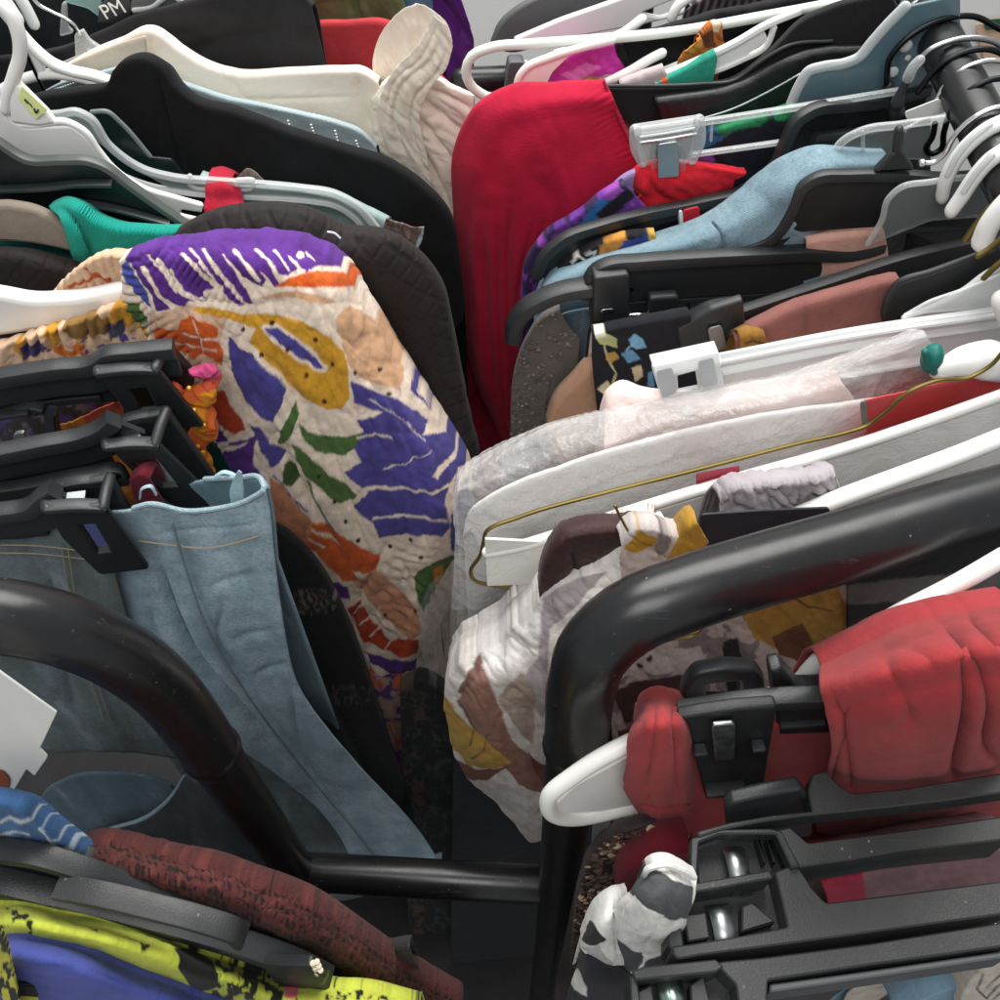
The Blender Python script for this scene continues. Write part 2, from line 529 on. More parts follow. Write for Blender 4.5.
def fabric(name, col, col2=None, rough=.85, weave=900, wb=.35, var=.5, vscale=30, sheen=.04, vc=False, kind=None, spec=.25, trans=0.0, alpha=1.0, crease=.22, crs=42):
    m, nt, b = newmat(name)
    b.inputs['Roughness'].default_value = rough; b.inputs['Specular IOR Level'].default_value = spec
    b.inputs['Sheen Weight'].default_value = sheen; b.inputs['Sheen Roughness'].default_value = .6
    v = coords(nt)
    n = nn(nt, 'ShaderNodeTexNoise', Scale=float(vscale), Detail=6.0, Roughness=.6); nt.links.new(v, n.inputs['Vector'])
    if vc:
        at = nn(nt, 'ShaderNodeVertexColor'); at.layer_name = 'Col'; base = at.outputs[0]
        dk = mixc(nt, base, (.72, .70, .68), 1.0, 'MULTIPLY')
        c = mixc(nt, dk, base, ramp(nt, n.outputs[0], .3, .55))
    else:
        c0 = lin(col); c1 = lin(col2) if col2 else [x*(1-var*.5) for x in c0]
        c = mixc(nt, c1, c0, ramp(nt, n.outputs[0], .3, .65))
    va = coords(nt, (1, 1, .18)); vb = coords(nt, (.18, .18, 1))
    w1 = nn(nt, 'ShaderNodeTexNoise', Scale=float(weave)*.9, Detail=1.0); nt.links.new(va, w1.inputs['Vector'])
    w2 = nn(nt, 'ShaderNodeTexNoise', Scale=float(weave)*.9, Detail=1.0); nt.links.new(vb, w2.inputs['Vector'])
    h = nn(nt, 'ShaderNodeMath', operation='ADD'); nt.links.new(w1.outputs[0], h.inputs[0]); nt.links.new(w2.outputs[0], h.inputs[1])
    cz = nn(nt, 'ShaderNodeTexNoise', Scale=float(crs), Detail=3.0, Roughness=.55, Distortion=.8); nt.links.new(v, cz.inputs['Vector'])
    crb = nt.nodes.new('ShaderNodeBump'); crb.inputs['Strength'].default_value = crease; crb.inputs['Distance'].default_value = .006
    nt.links.new(cz.outputs[0], crb.inputs['Height'])
    hh = h.outputs[0]; dist = .0006
    if kind == 'denim':
        tw = nn(nt, 'ShaderNodeTexWave', Scale=240.0, Distortion=4.5, Detail=3.0, **{'Detail Scale': 2.0}); tw.bands_direction = 'DIAGONAL'; nt.links.new(v, tw.inputs['Vector'])
        fine = nn(nt, 'ShaderNodeTexNoise', Scale=420.0, Detail=4.0, Roughness=.7); nt.links.new(v, fine.inputs['Vector'])
        c = mixc(nt, c, (.60, .64, .66), nn_mul(nt, tw.outputs[1], .09))
        c = mixc(nt, c, (.05, .08, .12), nn_mul(nt, ramp(nt, fine.outputs[0], .45, .72), .5))
        big = nn(nt, 'ShaderNodeTexNoise', Scale=30.0, Detail=4.0, Roughness=.6); nt.links.new(coords(nt, (1, 1, .22)), big.inputs['Vector'])
        c = mixc(nt, c, lin(col2 or col), nn_mul(nt, ramp(nt, big.outputs[0], .45, .65), .8))
        c = mixc(nt, c, (.50, .58, .62), nn_mul(nt, ramp(nt, big.outputs[0], .42, .28), .35))
        hh = tw.outputs[1]
    if kind == 'quilt':
        vv = coords(nt, (1, 1, 1), (0, math.radians(45), 0))
        q1 = nn(nt, 'ShaderNodeTexWave', Scale=26.0, Distortion=.4); q1.bands_direction = 'X'; nt.links.new(vv, q1.inputs['Vector'])
        q2 = nn(nt, 'ShaderNodeTexWave', Scale=26.0, Distortion=.4); q2.bands_direction = 'Z'; nt.links.new(vv, q2.inputs['Vector'])
        mn = nn(nt, 'ShaderNodeMath', operation='MINIMUM')
        nt.links.new(q1.outputs[1], mn.inputs[0]); nt.links.new(q2.outputs[1], mn.inputs[1]); hh = ramp(nt, mn.outputs[0], 0, .35); dist = .0025
    if kind == 'knit':
        k = nn(nt, 'ShaderNodeTexWave', Scale=260.0, Distortion=2.0, Detail=2.0); k.bands_direction = 'X'; nt.links.new(v, k.inputs['Vector']); hh = k.outputs[1]; dist = .0015
    if kind == 'lace':
        vo = nn(nt, 'ShaderNodeTexVoronoi', Scale=230.0); nt.links.new(v, vo.inputs['Vector'])
        vo2 = nn(nt, 'ShaderNodeTexVoronoi', Scale=420.0); nt.links.new(v, vo2.inputs['Vector'])
        sm = nn(nt, 'ShaderNodeMath', operation='ADD'); nt.links.new(vo.outputs[0], sm.inputs[0]); nt.links.new(nn_mul(nt, vo2.outputs[0], .5), sm.inputs[1])
        hole = ramp(nt, sm.outputs[0], .84, .95)
        c = mixc(nt, c, [x*.12 for x in lin(col)], hole)
        inv = nn(nt, 'ShaderNodeMath', operation='SUBTRACT'); inv.inputs[0].default_value = 1; nt.links.new(sm.outputs[0], inv.inputs[1]); hh = inv.outputs[0]; dist = .004
    nt.links.new(c, b.inputs['Base Color'])
    bumpn(nt, b, hh, wb, dist, crb.outputs[0])
    if trans:
        out = nt.nodes['Material Output']
        tr = nt.nodes.new('ShaderNodeBsdfTranslucent'); nt.links.new(c, tr.inputs[0])
        ms = nt.nodes.new('ShaderNodeMixShader'); ms.inputs[0].default_value = trans
        nt.links.new(b.outputs[0], ms.inputs[1]); nt.links.new(tr.outputs[0], ms.inputs[2]); nt.links.new(ms.outputs[0], out.inputs[0])
    if alpha < 1: b.inputs['Alpha'].default_value = alpha
    return m

def nn_mul(nt, s, f):
    x = nn(nt, 'ShaderNodeMath', operation='MULTIPLY'); x.inputs[1].default_value = f; nt.links.new(s, x.inputs[0]); return x.outputs[0]

BLACKP = plastic('black_plastic', '25282a', .42, .15, .25)
BLACKP2 = plastic('black_plastic_matt', '1a1c1d', .48, .15, .3)
GREYBLK = plastic('worn_black_plastic', '2c2e2e', .46, .12, .3)
def specks(m):
    nt = m.node_tree; b = nt.nodes['Principled BSDF']; src = b.inputs['Base Color'].links[0].from_socket
    v = coords(nt); vo = nn(nt, 'ShaderNodeTexVoronoi', Scale=170.0); nt.links.new(v, vo.inputs['Vector'])
    no = nn(nt, 'ShaderNodeTexNoise', Scale=60.0, Detail=2.0); nt.links.new(v, no.inputs['Vector'])
    f = nn(nt, 'ShaderNodeMath', operation='MULTIPLY'); nt.links.new(ramp(nt, vo.outputs[0], .13, .07), f.inputs[0]); nt.links.new(ramp(nt, no.outputs[0], .52, .62), f.inputs[1])
    sc = nn(nt, 'ShaderNodeTexNoise', Scale=90.0, Detail=6.0, Roughness=.75); vs_ = coords(nt, (.15, 1.6, 1.6)); nt.links.new(vs_, sc.inputs['Vector'])
    c = mixc(nt, src, (.16, .16, .165), nn_mul(nt, f.outputs[0], .8)); c = mixc(nt, c, (.09, .09, .095), nn_mul(nt, ramp(nt, sc.outputs[0], .62, .74), .6))
    nt.links.new(c, b.inputs['Base Color']); return m
TUBEBLK = plastic('black_powder_coat', '17181a', .3, .08, .05)
TUBELOW = plastic('black_tube_lower', '121314', .36, .1, .06)
specks(TUBEBLK); specks(GREYBLK)
WHITEP = plastic('white_plastic', 'eeeeea', .35, .03, .06)
MINTP = plastic('pale_mint_plastic', 'dde4dc', .4, .03, .06)
GREYP = plastic('grey_plastic', '55585a', .5, .1, .3)
FROST = clearp('frosted_plastic', 'cfd4d4', .4, .3, .6, edge=.4)
FROST2 = clearp('milky_plastic', 'e9ecec', .40, .25, .7, edge=.45)
SMOKE = clearp('smoky_plastic', '8b9798', .55, .25, .6, edge=.3)
STEEL = clearp('steel_blue_plastic', '5d7680', .8, .22, .7, edge=.2)
CLEAR = clearp('clear_plastic', 'a9b0b0', .10, .06, 1.0, edge=.5)
CLEAR2 = clearp('clear_thick_plastic', 'd3d8d8', .27, .07, 1.0, edge=.6)
DKCLEAR = clearp('dark_translucent_plastic', '1a2022', .8, .2, .6, edge=.2)
BAG = clearp('thin_poly_film', 'fbfafa', .15, .05, 1.0, bump=.75, bscale=60, edge=.42)
BAG2 = clearp('thin_poly_film_sheer', 'aeb4b8', .06, .10, 1.0, bump=.6, bscale=30, edge=.25)
CHROME = metal('chrome', 'e3e3e3', .16)
SPRING = metal('bright_steel', '9fa4a5', .34)
GOLDW = metal('brass_wire', '857545', .4)
BLKWIRE = metal('black_wire', '2e3032', .3)
# ------------------------------------------------------------------ the setting
def quad(name, pts, mat):
    g = G(np.array(pts, float), [(0, 1, 2, 3)])
    return single(name, None, None, g, mat, kind='structure', angle=None)

m_floor = fabric('floor_vinyl', '2a2a2c', '222224', rough=.6, var=.3, vscale=8, sheen=0)
m_wall = plastic('painted_wall', 'eeeeec', .8, .02, .1)
quad('floor', [(-4, -1.5, 0), (4, -1.5, 0), (4, 2.6, 0), (-4, 2.6, 0)], m_floor)
quad('wall', [(-4, 2.6, -.02), (4, 2.6, -.02), (4, 2.6, 3.2), (-4, 2.6, 3.2)], m_wall)

# ------------------------------------------------------------------ the rack
RAILZ = CAMZ - .386
rack = Thing('clothes_rack', 'black tubular steel double clothes rack whose two curved end arches meet a low crossbar', 'clothes rack')
PA = (.207, .346); PB = (.267, .18)
def arch(pl, px, below, far):
    up = PTS(px, pl)
    return up
# right arch: sleeve then leg
xr, xl = .325, -.435
r_top = [(575, 748), (578, 720), (583, 680), (598, 645), (632, 616), (690, 592), (760, 570), (840, 547), (920, 523), (1000, 500)]
p = PTS(r_top, PA); 
yr = lambda x: PA[0] + PA[1]*x
yl = lambda x: PB[0] + PB[1]*x
ext = np.array([[.33, yr(.33), RAILZ], [.48, yr(.48), RAILZ], [.56, yr(.56), RAILZ-.01], [.60, yr(.60), RAILZ-.05], [.605, yr(.605), RAILZ-.12]])
rack.part('arch_tube', sweep_tube(cr(np.concatenate([p, ext]), 90), .0172, 20), TUBEBLK)
p0 = PTS([(576, 735)], PA)[0]
rack.part('leg', sweep_tube(np.array([p0, [p0[0]+.006, p0[1], .9], [p0[0]+.008, p0[1], .02]]), .0155, 16), TUBELOW)
rack.part('leg', sweep_tube(np.array([[.605, yr(.605), RAILZ-.1], [.605, yr(.605), .02]]), .0155, 16), TUBELOW)
l_top = [(213, 755), (203, 740), (183, 712), (160, 685), (128, 660), (90, 640), (45, 624), (0, 616)]
p = PTS(l_top, PB)
zl = p[-1][2]
ext = np.array([[-.28, yl(-.28), zl+.002], [-.43, yl(-.43), RAILZ], [-.60, yl(-.6), RAILZ], [-.68, yl(-.68), RAILZ-.01], [-.715, yl(-.715), RAILZ-.05], [-.72, yl(-.72), RAILZ-.12]])
rack.part('arch_tube', sweep_tube(cr(np.concatenate([p, ext]), 90), .0172, 20), TUBEBLK)
q0 = PTS([(207, 745)], PB)[0]; q1 = PTS([(296, 872)], PB)[0]
rack.part('leg', sweep_tube(np.array([q0, q1, [q1[0], q1[1], .02]]), .0158, 16), TUBELOW)
rack.part('leg', sweep_tube(np.array([[-.72, yl(-.72), RAILZ-.1], [-.72, yl(-.72), .02]]), .0155, 16), TUBELOW)
pr = PTS([(578, 869)], PA)[0]
def collar(c, d, rr):
    d = np.array(d, float); d /= np.linalg.norm(d)
    return sweep_tube(np.array([c - d*.0022, c - d*.0010, c + d*.0010, c + d*.0022]), [rr-.0006, rr, rr, rr-.0006], 24)
cR = PTS([(575.5, 744)], PA)[0]; cL = PTS([(211, 751)], PB)[0]
rack.part('collar', collar(cR, (.05, 0, -1), .0181), TUBELOW); rack.part('collar', collar(cL, q1 - q0, .0181), TUBELOW)
cb = rack.part('crossbar', sweep_tube(np.array([q1 + [0, 0, .002], [pr[0], pr[1], q1[2]]]), .0150, 16), TUBEBLK)
rack.part('bolt', ball(q1 + np.array([.008, -.017, -.012]), .004), CHROME)
rack.part('hanging_rail', sweep_tube(np.array([[xr, yr(xr), RAILZ], [xr, 1.0, RAILZ], [xr, 2.2, RAILZ]]), .0165, 20), TUBEBLK)
rack.part('hanging_rail', sweep_tube(np.array([[xl, yl(xl), RAILZ], [xl, 1.0, RAILZ], [xl, 2.2, RAILZ]]), .0165, 20), TUBEBLK)
for X in (xr, xl):       # the far ends of the rails
    rack.part('leg', sweep_tube(np.array([[X, 2.2, RAILZ], [X, 2.2, .02]]), .0155, 16), TUBELOW)

HG = 'plastic hangers along the right rail'
HL = 'plastic hangers along the left rail'

# ------------------------------------------------------------------ far end of the right rail
pl = (.88, .1)
t = Thing('clothes_hanger', 'dark grey plastic hanger with a rounded shoulder end, farthest back against the white wall', 'hanger', HG)
t.part('shoulder', plate([(490, 46, 8), (497, 22, 20), (522, 2, 20), (560, -14, 20), (700, -60, 8), (960, -110), (960, -60), (730, -20, 8), (620, 12, 12), (560, 40, 12), (512, 52, 8)], pl, 9, 2.5, dy=.0), GREYP)
t.part('raised_rim', tube([(494, 40), (503, 22), (528, 5), (575, -12), (700, -52)], pl, [3, 3.5, 3.5, 3], 30), GREYP)
pl = (.855, .1)
t = Thing('clothes_hanger', 'flat white plastic hanger arm lying behind the pale mint tube hanger', 'hanger', HG)
t.part('arm', plate([(513, 38, 3), (560, 18, 6), (612, 0, 6), (700, -34), (960, -70), (960, -30), (760, -10, 6), (690, 12, 6), (640, 24, 6), (560, 38, 6), (520, 43, 3)], pl, 6, 2, holes=[[(640, 12), (690, -8), (740, -22), (730, -8), (660, 16)]]), WHITEP)
# striped blouse scrap
g = cloth([[(690, 6), (715, -6), (750, -12), (800, -22)], [(684, 14), (720, 6), (760, 2), (810, -8)], [(690, 24), (725, 18), (770, 14), (815, 6)]], (.83, .1), step=1.6, base='3a3236', seed=3, drop=.3,
          paint=[('fn', '8b7f86', lambda u, v, s, t: np.sin((u*.9+v*.3)*.9) > .35)])
garment('striped_blouse', 'grey and plum finely striped cloth at the very top of the picture', 'blouse', g, fabric('stripe_fab', '555555', vc=True))
pl = (.815, .08)
t = Thing('clothes_hanger', 'white tubular hanger with a curled end standing above the mint hanger', 'hanger', HG)
t.part('tube', tube([(672, 18), (676, 8), (688, -2), (720, -14), (800, -30), (940, -60)], pl, 4.2), WHITEP)
pl = (.80, .08)
t = Thing('clothes_hanger', 'white plastic hanger with an upright lug beside the magenta garment', 'hanger', HG)
t.part('arm', tube([(555, 54), (590, 45), (622, 34), (642, 19)], pl, [3.4, 4.2, 4.2, 4], 24), WHITEP)
t.part('arm', tube([(588, 50), (650, 38), (720, 22), (800, 2), (920, -40)], pl, 3.2, 24), WHITEP)
# dark clothes on these
g = cloth([[(600, 40), (660, 30), (720, 14), (780, 2), (860, -20)], [(612, 60), (670, 45), (730, 28), (800, 12), (880, -5)], [(630, 110), (700, 92), (760, 70), (830, 50), (900, 30)]], (.79, .08), wr=(2.5, 16, 20, 2.5), drop=.35)
garment('black_blouse', 'black cloth with soft creases between the white hangers at the top', 'blouse', g, fabric('black_a', '1a1a1d', var=.3))
pl = (.785, .08)
# magenta flower print
mag = cloth([[(553, 66), (580, 52), (605, 47), (622, 44)], [(548, 78), (578, 68), (604, 62), (628, 60)], [(545, 96), (580, 92), (610, 86), (640, 80)]], pl, step=1.4, base='d43fb0', wr=(1.5, 10, 30, 2), seed=5, drop=.35,
            paint=[('poly', 'e77ac9', [(560, 75), (585, 62), (600, 66), (580, 80)]), ('poly', 'b79a2e', [(566, 82), (590, 76), (606, 78), (608, 88), (580, 92), (566, 90)]), ('poly', '6f3a26', [(575, 84), (585, 80), (590, 85), (580, 88)]), ('poly', '17141a', [(612, 40), (640, 50), (640, 78), (624, 66), (618, 56)]), ('poly', 'e0d6dc', [(598, 76), (612, 72), (612, 84), (600, 84)])])
garment('floral_shirt', 'bright magenta top with a mustard flower print', 'top', mag, fabric('magenta_fab', 'd43fb0', vc=True))
pl = (.772, .08)
t = Thing('clothes_hanger', 'white plastic hanger with a rounded end in front of the magenta top', 'hanger', HG)
t.part('loop', tube([(600, 88), (560, 93), (530, 98), (519, 92), (518, 80), (526, 68), (548, 58), (580, 48), (612, 40)], pl, 3.3, 50), WHITEP)
t.part('web', plate([(520, 92, 5), (521, 78, 5), (535, 66, 4), (560, 55), (575, 50), (552, 72), (543, 92)], pl, 1.6, .5), WHITEP)
t.part('lug', tube([(598, 86), (630, 71), (652, 58), (662, 53)], pl, [3, 3.8, 4, 4], 20), WHITEP)
# orange ornament
org = cloth([[(700, 38), (712, 26), (722, 24)], [(690, 46), (706, 40), (722, 34)], [(678, 58), (700, 56), (724, 44)]], (.765, .08), step=1.4, base='b0622a', wr=(3, 7, 40, 1.5), drop=.2,
            paint=[('poly', 'd98a3c', [(680, 48), (698, 34), (706, 40), (694, 54)]), ('poly', '5a2f1c', [(700, 36), (712, 30), (716, 44), (704, 48)]), ('poly', 'd8c9ae', [(712, 24), (722, 22), (720, 32), (713, 32)])])
garment('silk_scarf', 'burnt orange and brown scarf bunched up between two white hangers', 'scarf', org, fabric('orange_fab', 'b0622a', vc=True))
pl = (.75, .06)
t = Thing('clothes_hanger', 'white hanger arm carrying a strip of teal and pink fabric', 'hanger', HG)
t.part('arm', bar([(648, 78), (690, 61), (735, 40), (766, 22), (800, 8)], pl, 6, 5, 24), WHITEP)
t.part('arm', bar([(690, 78), (740, 58), (765, 44), (772, 26)], pl, 6, 4, 24), WHITEP)
t.part('web', plate([(660, 80), (700, 62), (764, 30), (768, 40), (742, 58), (700, 76)], pl, 1.6, .5), WHITEP)
tl = cloth([[(655, 84), (680, 72), (716, 53)], [(655, 86), (685, 78), (717, 60)], [(660, 88), (690, 82), (716, 64)]], (.742, .06), step=1.3, base='2f9d86', drop=.2, paint=[('poly', 'e2603c', [(660, 76), (667, 76), (668, 84), (661, 84)]), ('poly', 'b9a7ab', [(630, 70), (657, 68), (655, 100), (630, 100)])])
garment('teal_ribbon', 'teal fabric edge with a red dash along a white hanger', 'ribbon', tl, fabric('teal_rib', '2f9d86', vc=True))
rowp = cloth([[(620, 84), (640, 76), (664, 68)], [(618, 90), (645, 84), (668, 76)], [(620, 104), (650, 98), (676, 88)]], (.745, .06), wr=(1.5, 8, 20, 2), drop=.2)
garment('pale_pink_shirt', 'pale pinkish grey cloth edge beside the teal strip', 'top', rowp, fabric('pinkgrey', 'c2b3b4'))

# pale mint tube hanger of the red pullover
pl = PL2((470, 90, .465), (850, 5, .40))
t = Thing('clothes_hanger', 'pale mint tube hanger with a wide rounded loop, behind the red pullover', 'hanger', HG)
t.part('loop', tube([(640, 112), (560, 106), (510, 101), (485, 96), (470, 84), (466, 70), (472, 56), (490, 48), (530, 44), (600, 39), (680, 31), (760, 17), (830, 4), (930, -18)], pl, 4.1, 90), MINTP)
t.part('notch_hook', tube([(526, 62), (528, 70), (536, 77), (545, 74), (548, 66), (552, 48)], pl, 1.7, 30), MINTP)
t.part('arm', tube([(772, 18), (765, 26), (755, 34), (700, 56), (640, 80)], pl, 3, 24), MINTP)
# the metal arm end of the neighbouring rack
t = Thing('rack_bracket', 'dark grey upright bracket behind the mint hanger loop', 'bracket')
t.part('post', plate([(508, 58), (524, 58), (520, 110), (500, 110)], (.84, .1), 14, 1), GREYP)
t.part('bar', sweep_tube(PTS([(462, 80), (512, 78)], (.85, .1)), .011, 12), TUBEBLK)

# the red pullover
pl = (.728, 0)
rows = [[(503, 440, .03), (474, 375, .03), (458, 290, .025), (453, 205, .02), (455, 150, .015), (476, 109, .01), (515, 89, .01), (560, 86, .01), (606, 84, .01)],
        [(505, 440, 0), (480, 375, 0), (468, 290, 0), (466, 205, -.002), (472, 160, -.004), (494, 122, -.006), (528, 102, -.006), (568, 97, -.004), (612, 96, 0)],
        [(512, 440, -.012), (494, 375, -.014), (488, 290, -.016), (488, 215, -.018), (500, 170, -.018), (522, 140, -.016), (552, 122, -.013), (584, 115, -.008), (620, 113, 0)],
        [(522, 440, -.015), (512, 375, -.02), (514, 300, -.024), (522, 240, -.025), (538, 200, -.024), (562, 168, -.02), (590, 148, -.014), (630, 138, -.002)],
        [(535, 440, -.015), (532, 375, -.02), (542, 310, -.024), (556, 262, -.025), (578, 222, -.024), (602, 194, -.018), (624, 176, -.01), (644, 164, -.002)],
        [(556, 440, 0), (560, 375, -.0), (572, 320, -.004), (588, 280, -.006), (608, 245, -.006), (628, 216, -.004), (650, 190, -.002)]]
red = cloth(rows, pl, step=1.8, back=(.03, .35), wr=[(2.2, 46, 75, 3)], seed=11,
            creases=[([(512, 190), (507, 270), (511, 350), (520, 430)], 5, 7), ([(543, 225), (528, 290), (524, 360), (530, 430)], 4, 8), ([(482, 230), (486, 330), (498, 420)], 5, 6), ([(498, 230), (497, 300), (506, 420)], 3, 4), ([(520, 240), (517, 310), (520, 420)], -1, 0) if False else ([(536, 215), (520, 280), (518, 420)], 3, 4),
                     ([(528, 110), (500, 150), (486, 200)], 14, 2.5), ([(470, 180), (466, 260), (478, 350)], 6, 2.5), ([(540, 170), (560, 215), (556, 250)], 10, 3), ([(500, 190), (497, 280), (505, 380)], 4, 2.5)],
            ruch=[(.9, 6, [(596, 84), (612, 118), (640, 165)], 16)])
PUL = fabric('crimson_jersey', 'b21738', 'a01230', rough=.85, weave=800, var=.15, sheen=.05, spec=.12, crease=.12)
t = Thing('red_pullover', 'plain crimson pullover with long soft folds and a gathered neckline', 'pullover')
t.part('body', red, PUL, solid=1.2, angle=None)
t.part('neckband', tube([(604, 82, .006), (613, 104, -.001), (627, 137, -.004), (642, 166, -.004)], pl, 1.3, 40, 8), fabric('crimson_rib', '9a1230', '8a0e2a', weave=400))

# black velvet hanger and its black dress behind the clear clip hanger
pl = (.745, .02)
t = Thing('clothes_hanger', 'wide black velvet hanger sweeping up to the rail behind the clear clip hanger', 'hanger', HG)
t.part('shoulder', plate([(600, 86, 2), (660, 86, 20), (726, 82, 20), (745, 72, 20), (775, 46, 20), (800, 18, 16), (840, 2, 10), (890, -10), (905, 20), (905, 50), (845, 52, 8), (800, 78, 20), (762, 108, 10), (700, 124, 10), (636, 128, 4), (617, 112)], pl, 8, 2), fabric('black_flock', '141416', rough=.9, weave=1500, var=.25, sheen=.1))
t.part('rim', tube([(606, 86), (700, 84), (735, 80), (760, 62), (790, 45), (832, 41)], (.739, .02), 1.6, 40), BLACKP)
g = cloth([[(655, 100), (740, 86), (800, 56), (850, 48), (900, 50)], [(660, 116), (745, 104), (800, 80), (850, 72), (900, 74)], [(670, 200), (745, 190), (800, 180), (850, 170), (910, 150)]], (.73, .02), wr=(2.5, 30, 60, 3), drop=.3)
garment('black_dress', 'black satin dress hanging behind the clear clip hanger', 'dress', g, fabric('black_satin', '151517', rough=.45, var=.3, sheen=0, spec=.5))
t = Thing('wire_hanger', 'thin pale wire hanger arm slanting behind the clear clip hanger', 'hanger')
t.part('wire', tube([(690, 122), (735, 108), (768, 92), (800, 74)], (.722, .02), .9, 20), SPRING)

# steel blue hanger
pl = (.705, .03)
t = Thing('clothes_hanger', 'translucent steel blue hanger with a pale stepped rim below the hooks', 'hanger', HG)
t.part('body', plate([(792, 102, 3), (808, 70, 8), (846, 62, 8), (866, 54, 5), (884, 30, 5), (906, 6), (960, -6), (960, 110), (880, 96, 6), (800, 108)], pl, 3, 1), STEEL)
t.part('rim', tube([(791, 104), (800, 84), (809, 71), (822, 67), (846, 63), (858, 58), (872, 42), (888, 24), (906, 6)], pl, 3.2, 50, flat=1.3), FROST2)
for (u, v, r) in ((893, 72, 7), (906, 46, 8), (917, 62, 6), (908, 58, 4)):
    t.part('stud', ball(P(u, v, pl, -.006), r * .0006, 10, (1, .5, 1)), FROST2)

# clear clip hanger
pl = (.69, .02)
t = Thing('clip_hanger', 'crystal clear plastic clip hanger with one steel sprung clip, beside the red pullover', 'clip hanger')
t.part('top_rail', bar([(640, 128), (699, 120), (770, 109), (900, 88)], pl, 5, 5, 20), CLEAR2)
t.part('lower_rail', bar([(690, 153), (782, 140), (900, 122)], pl, 5, 4, 20), CLEAR2)
t.part('post', tube([(712, 124), (711, 140)], pl, 1.2, 6), CLEAR2)
for q in ([(635, 130), (637, 150), (643, 163)], [(699, 120), (699, 142), (692, 160)]): t.part('lobe', tube(q, (pl[0]-.010, pl[1]), [4.5, 5, 4], 12, 12), CLEAR2)
c = t.part('clip', plate([(632, 126, 3), (700, 116, 3), (701, 124), (694, 134), (690, 163, 6), (676, 160, 3), (676, 140), (656, 142), (656, 164, 3), (640, 166, 5), (636, 136)], pl, 7, 1.6, dy=-.008), CLEAR2)
t.part('axle', tube([(640, 143), (668, 139), (696, 134)], (pl[0]-.012, pl[1]), 1.3, 10, 8), CHROME, c)
t.part('rib', bar([(640, 136), (668, 132), (695, 127)], (pl[0]-.015, pl[1]), 2, 1.5, 8), CLEAR2, c)
t.part('jaw', plate([(652, 148), (684, 143), (686, 176), (692, 190, 4), (652, 194, 4), (650, 176)], pl, 3, 1, dy=-.014), CLEAR, c)
t.part('ear', plate([(684, 170, 6), (697, 168, 6), (704, 176, 6), (700, 188, 6), (685, 190, 4)], pl, 3, 1, dy=-.012), CLEAR, c)
t.part('bar', bar([(634, 131), (665, 127), (698, 121)], pl, 12, 3, 8), CLEAR2, c)
t.part('spring', plate([(657, 144), (678, 141), (679, 176, 2), (658, 178, 2)], pl, 1.6, .4, dy=-.020), SPRING, c)
t.part('spring', box3(P(667, 144, pl, -.014), *plane_axes(pl)[:1], plane_axes(pl)[2], (0, 0, 1), .0145, .013, .0012), SPRING, c)

# bright print seen through the clear hanger
gp = cloth([[(690, 140), (720, 128), (760, 118), (800, 104)], [(690, 152), (725, 142), (765, 134), (805, 124)], [(690, 200), (730, 190), (770, 180), (810, 170)]], (.715, .02), step=1.8, base='1c2230', seed=8, wr=(2, 18, 20, 2), drop=.3,
           paint=[('poly', '2b6f9c', [(688, 146), (712, 130), (735, 128), (720, 142), (700, 150)]), ('poly', '2c8a5a', [(716, 130), (745, 118), (775, 116), (760, 124), (735, 130), (722, 136)]), ('poly', '34a06a', [(770, 108), (800, 100), (802, 116), (775, 120)]), ('poly', '7d4fae', [(688, 158), (714, 153), (716, 166), (692, 168)])])
garment('printed_skirt', 'dark skirt printed with green and blue leaves behind the clear rails', 'skirt', gp, fabric('leaf_fab', '1c2230', vc=True))
rb = cloth([[(634, 190, .004), (640, 170, .002), (652, 166, 0), (690, 166), (720, 170), (746, 174)], [(640, 196, -.004), (646, 180, -.006), (660, 176, -.006), (692, 176, -.004), (720, 176), (740, 177)], [(624, 204), (650, 204, -.006), (676, 204, -.006), (700, 200, -.004), (722, 186), (734, 180)]], (.678, .02), step=1.8, wr=(2.4, 12, 30, 2), drop=.05, creases=[([(645, 172), (655, 190), (672, 204)], 4, 4)])
garment('red_scarf', 'bright red cloth gripped in the clear clip', 'sash', rb, fabric('red_sash', 'd01a2c', 'b01020', rough=.8))
lil = cloth([[(606, 206), (616, 186), (630, 175), (646, 170)], [(614, 208), (622, 192), (634, 182), (648, 178)], [(622, 210), (630, 198), (640, 190), (650, 188)]], (.682, .02), step=2, wr=(.6, 14, 0, 1), back=(.02, .1), drop=.08)
garment('lilac_strap', 'looped lilac satin strap left of the clear clip', 'strap', lil, fabric('lilac', '9a86b8', rough=.5))
gx = cloth([[(522, 300), (528, 262), (546, 236), (580, 214), (606, 194), (624, 184)], [(532, 300), (540, 266), (556, 246), (586, 224), (612, 206), (634, 194)], [(560, 310), (566, 285), (580, 268), (604, 246), (630, 225), (650, 210)]], (.668, .02), step=1.8, base='3a2a52', seed=21, wr=(1.4, 16, 40, 2), drop=.3,
           paint=[('fn', '6c3a98', lambda u, v, s, t: fbm(u/16, v/16, 4) > -.1), ('fn', '9b4fb4', lambda u, v, s, t: fbm(u/12, v/12, 7) > .35), ('poly', '2f6fae', [(572, 230), (600, 200), (612, 200), (596, 222), (580, 236)]), ('poly', 'b99ad0', [(540, 254), (548, 244), (552, 248), (546, 262)]), ('poly', '1d1b2a', [(596, 214), (626, 188), (640, 190), (604, 222)])])
garment('galaxy_shirt', 'purple and blue galaxy print top edging the red pullover', 'top', gx, fabric('galaxy', '5a3a8a', rough=.45, vc=True))
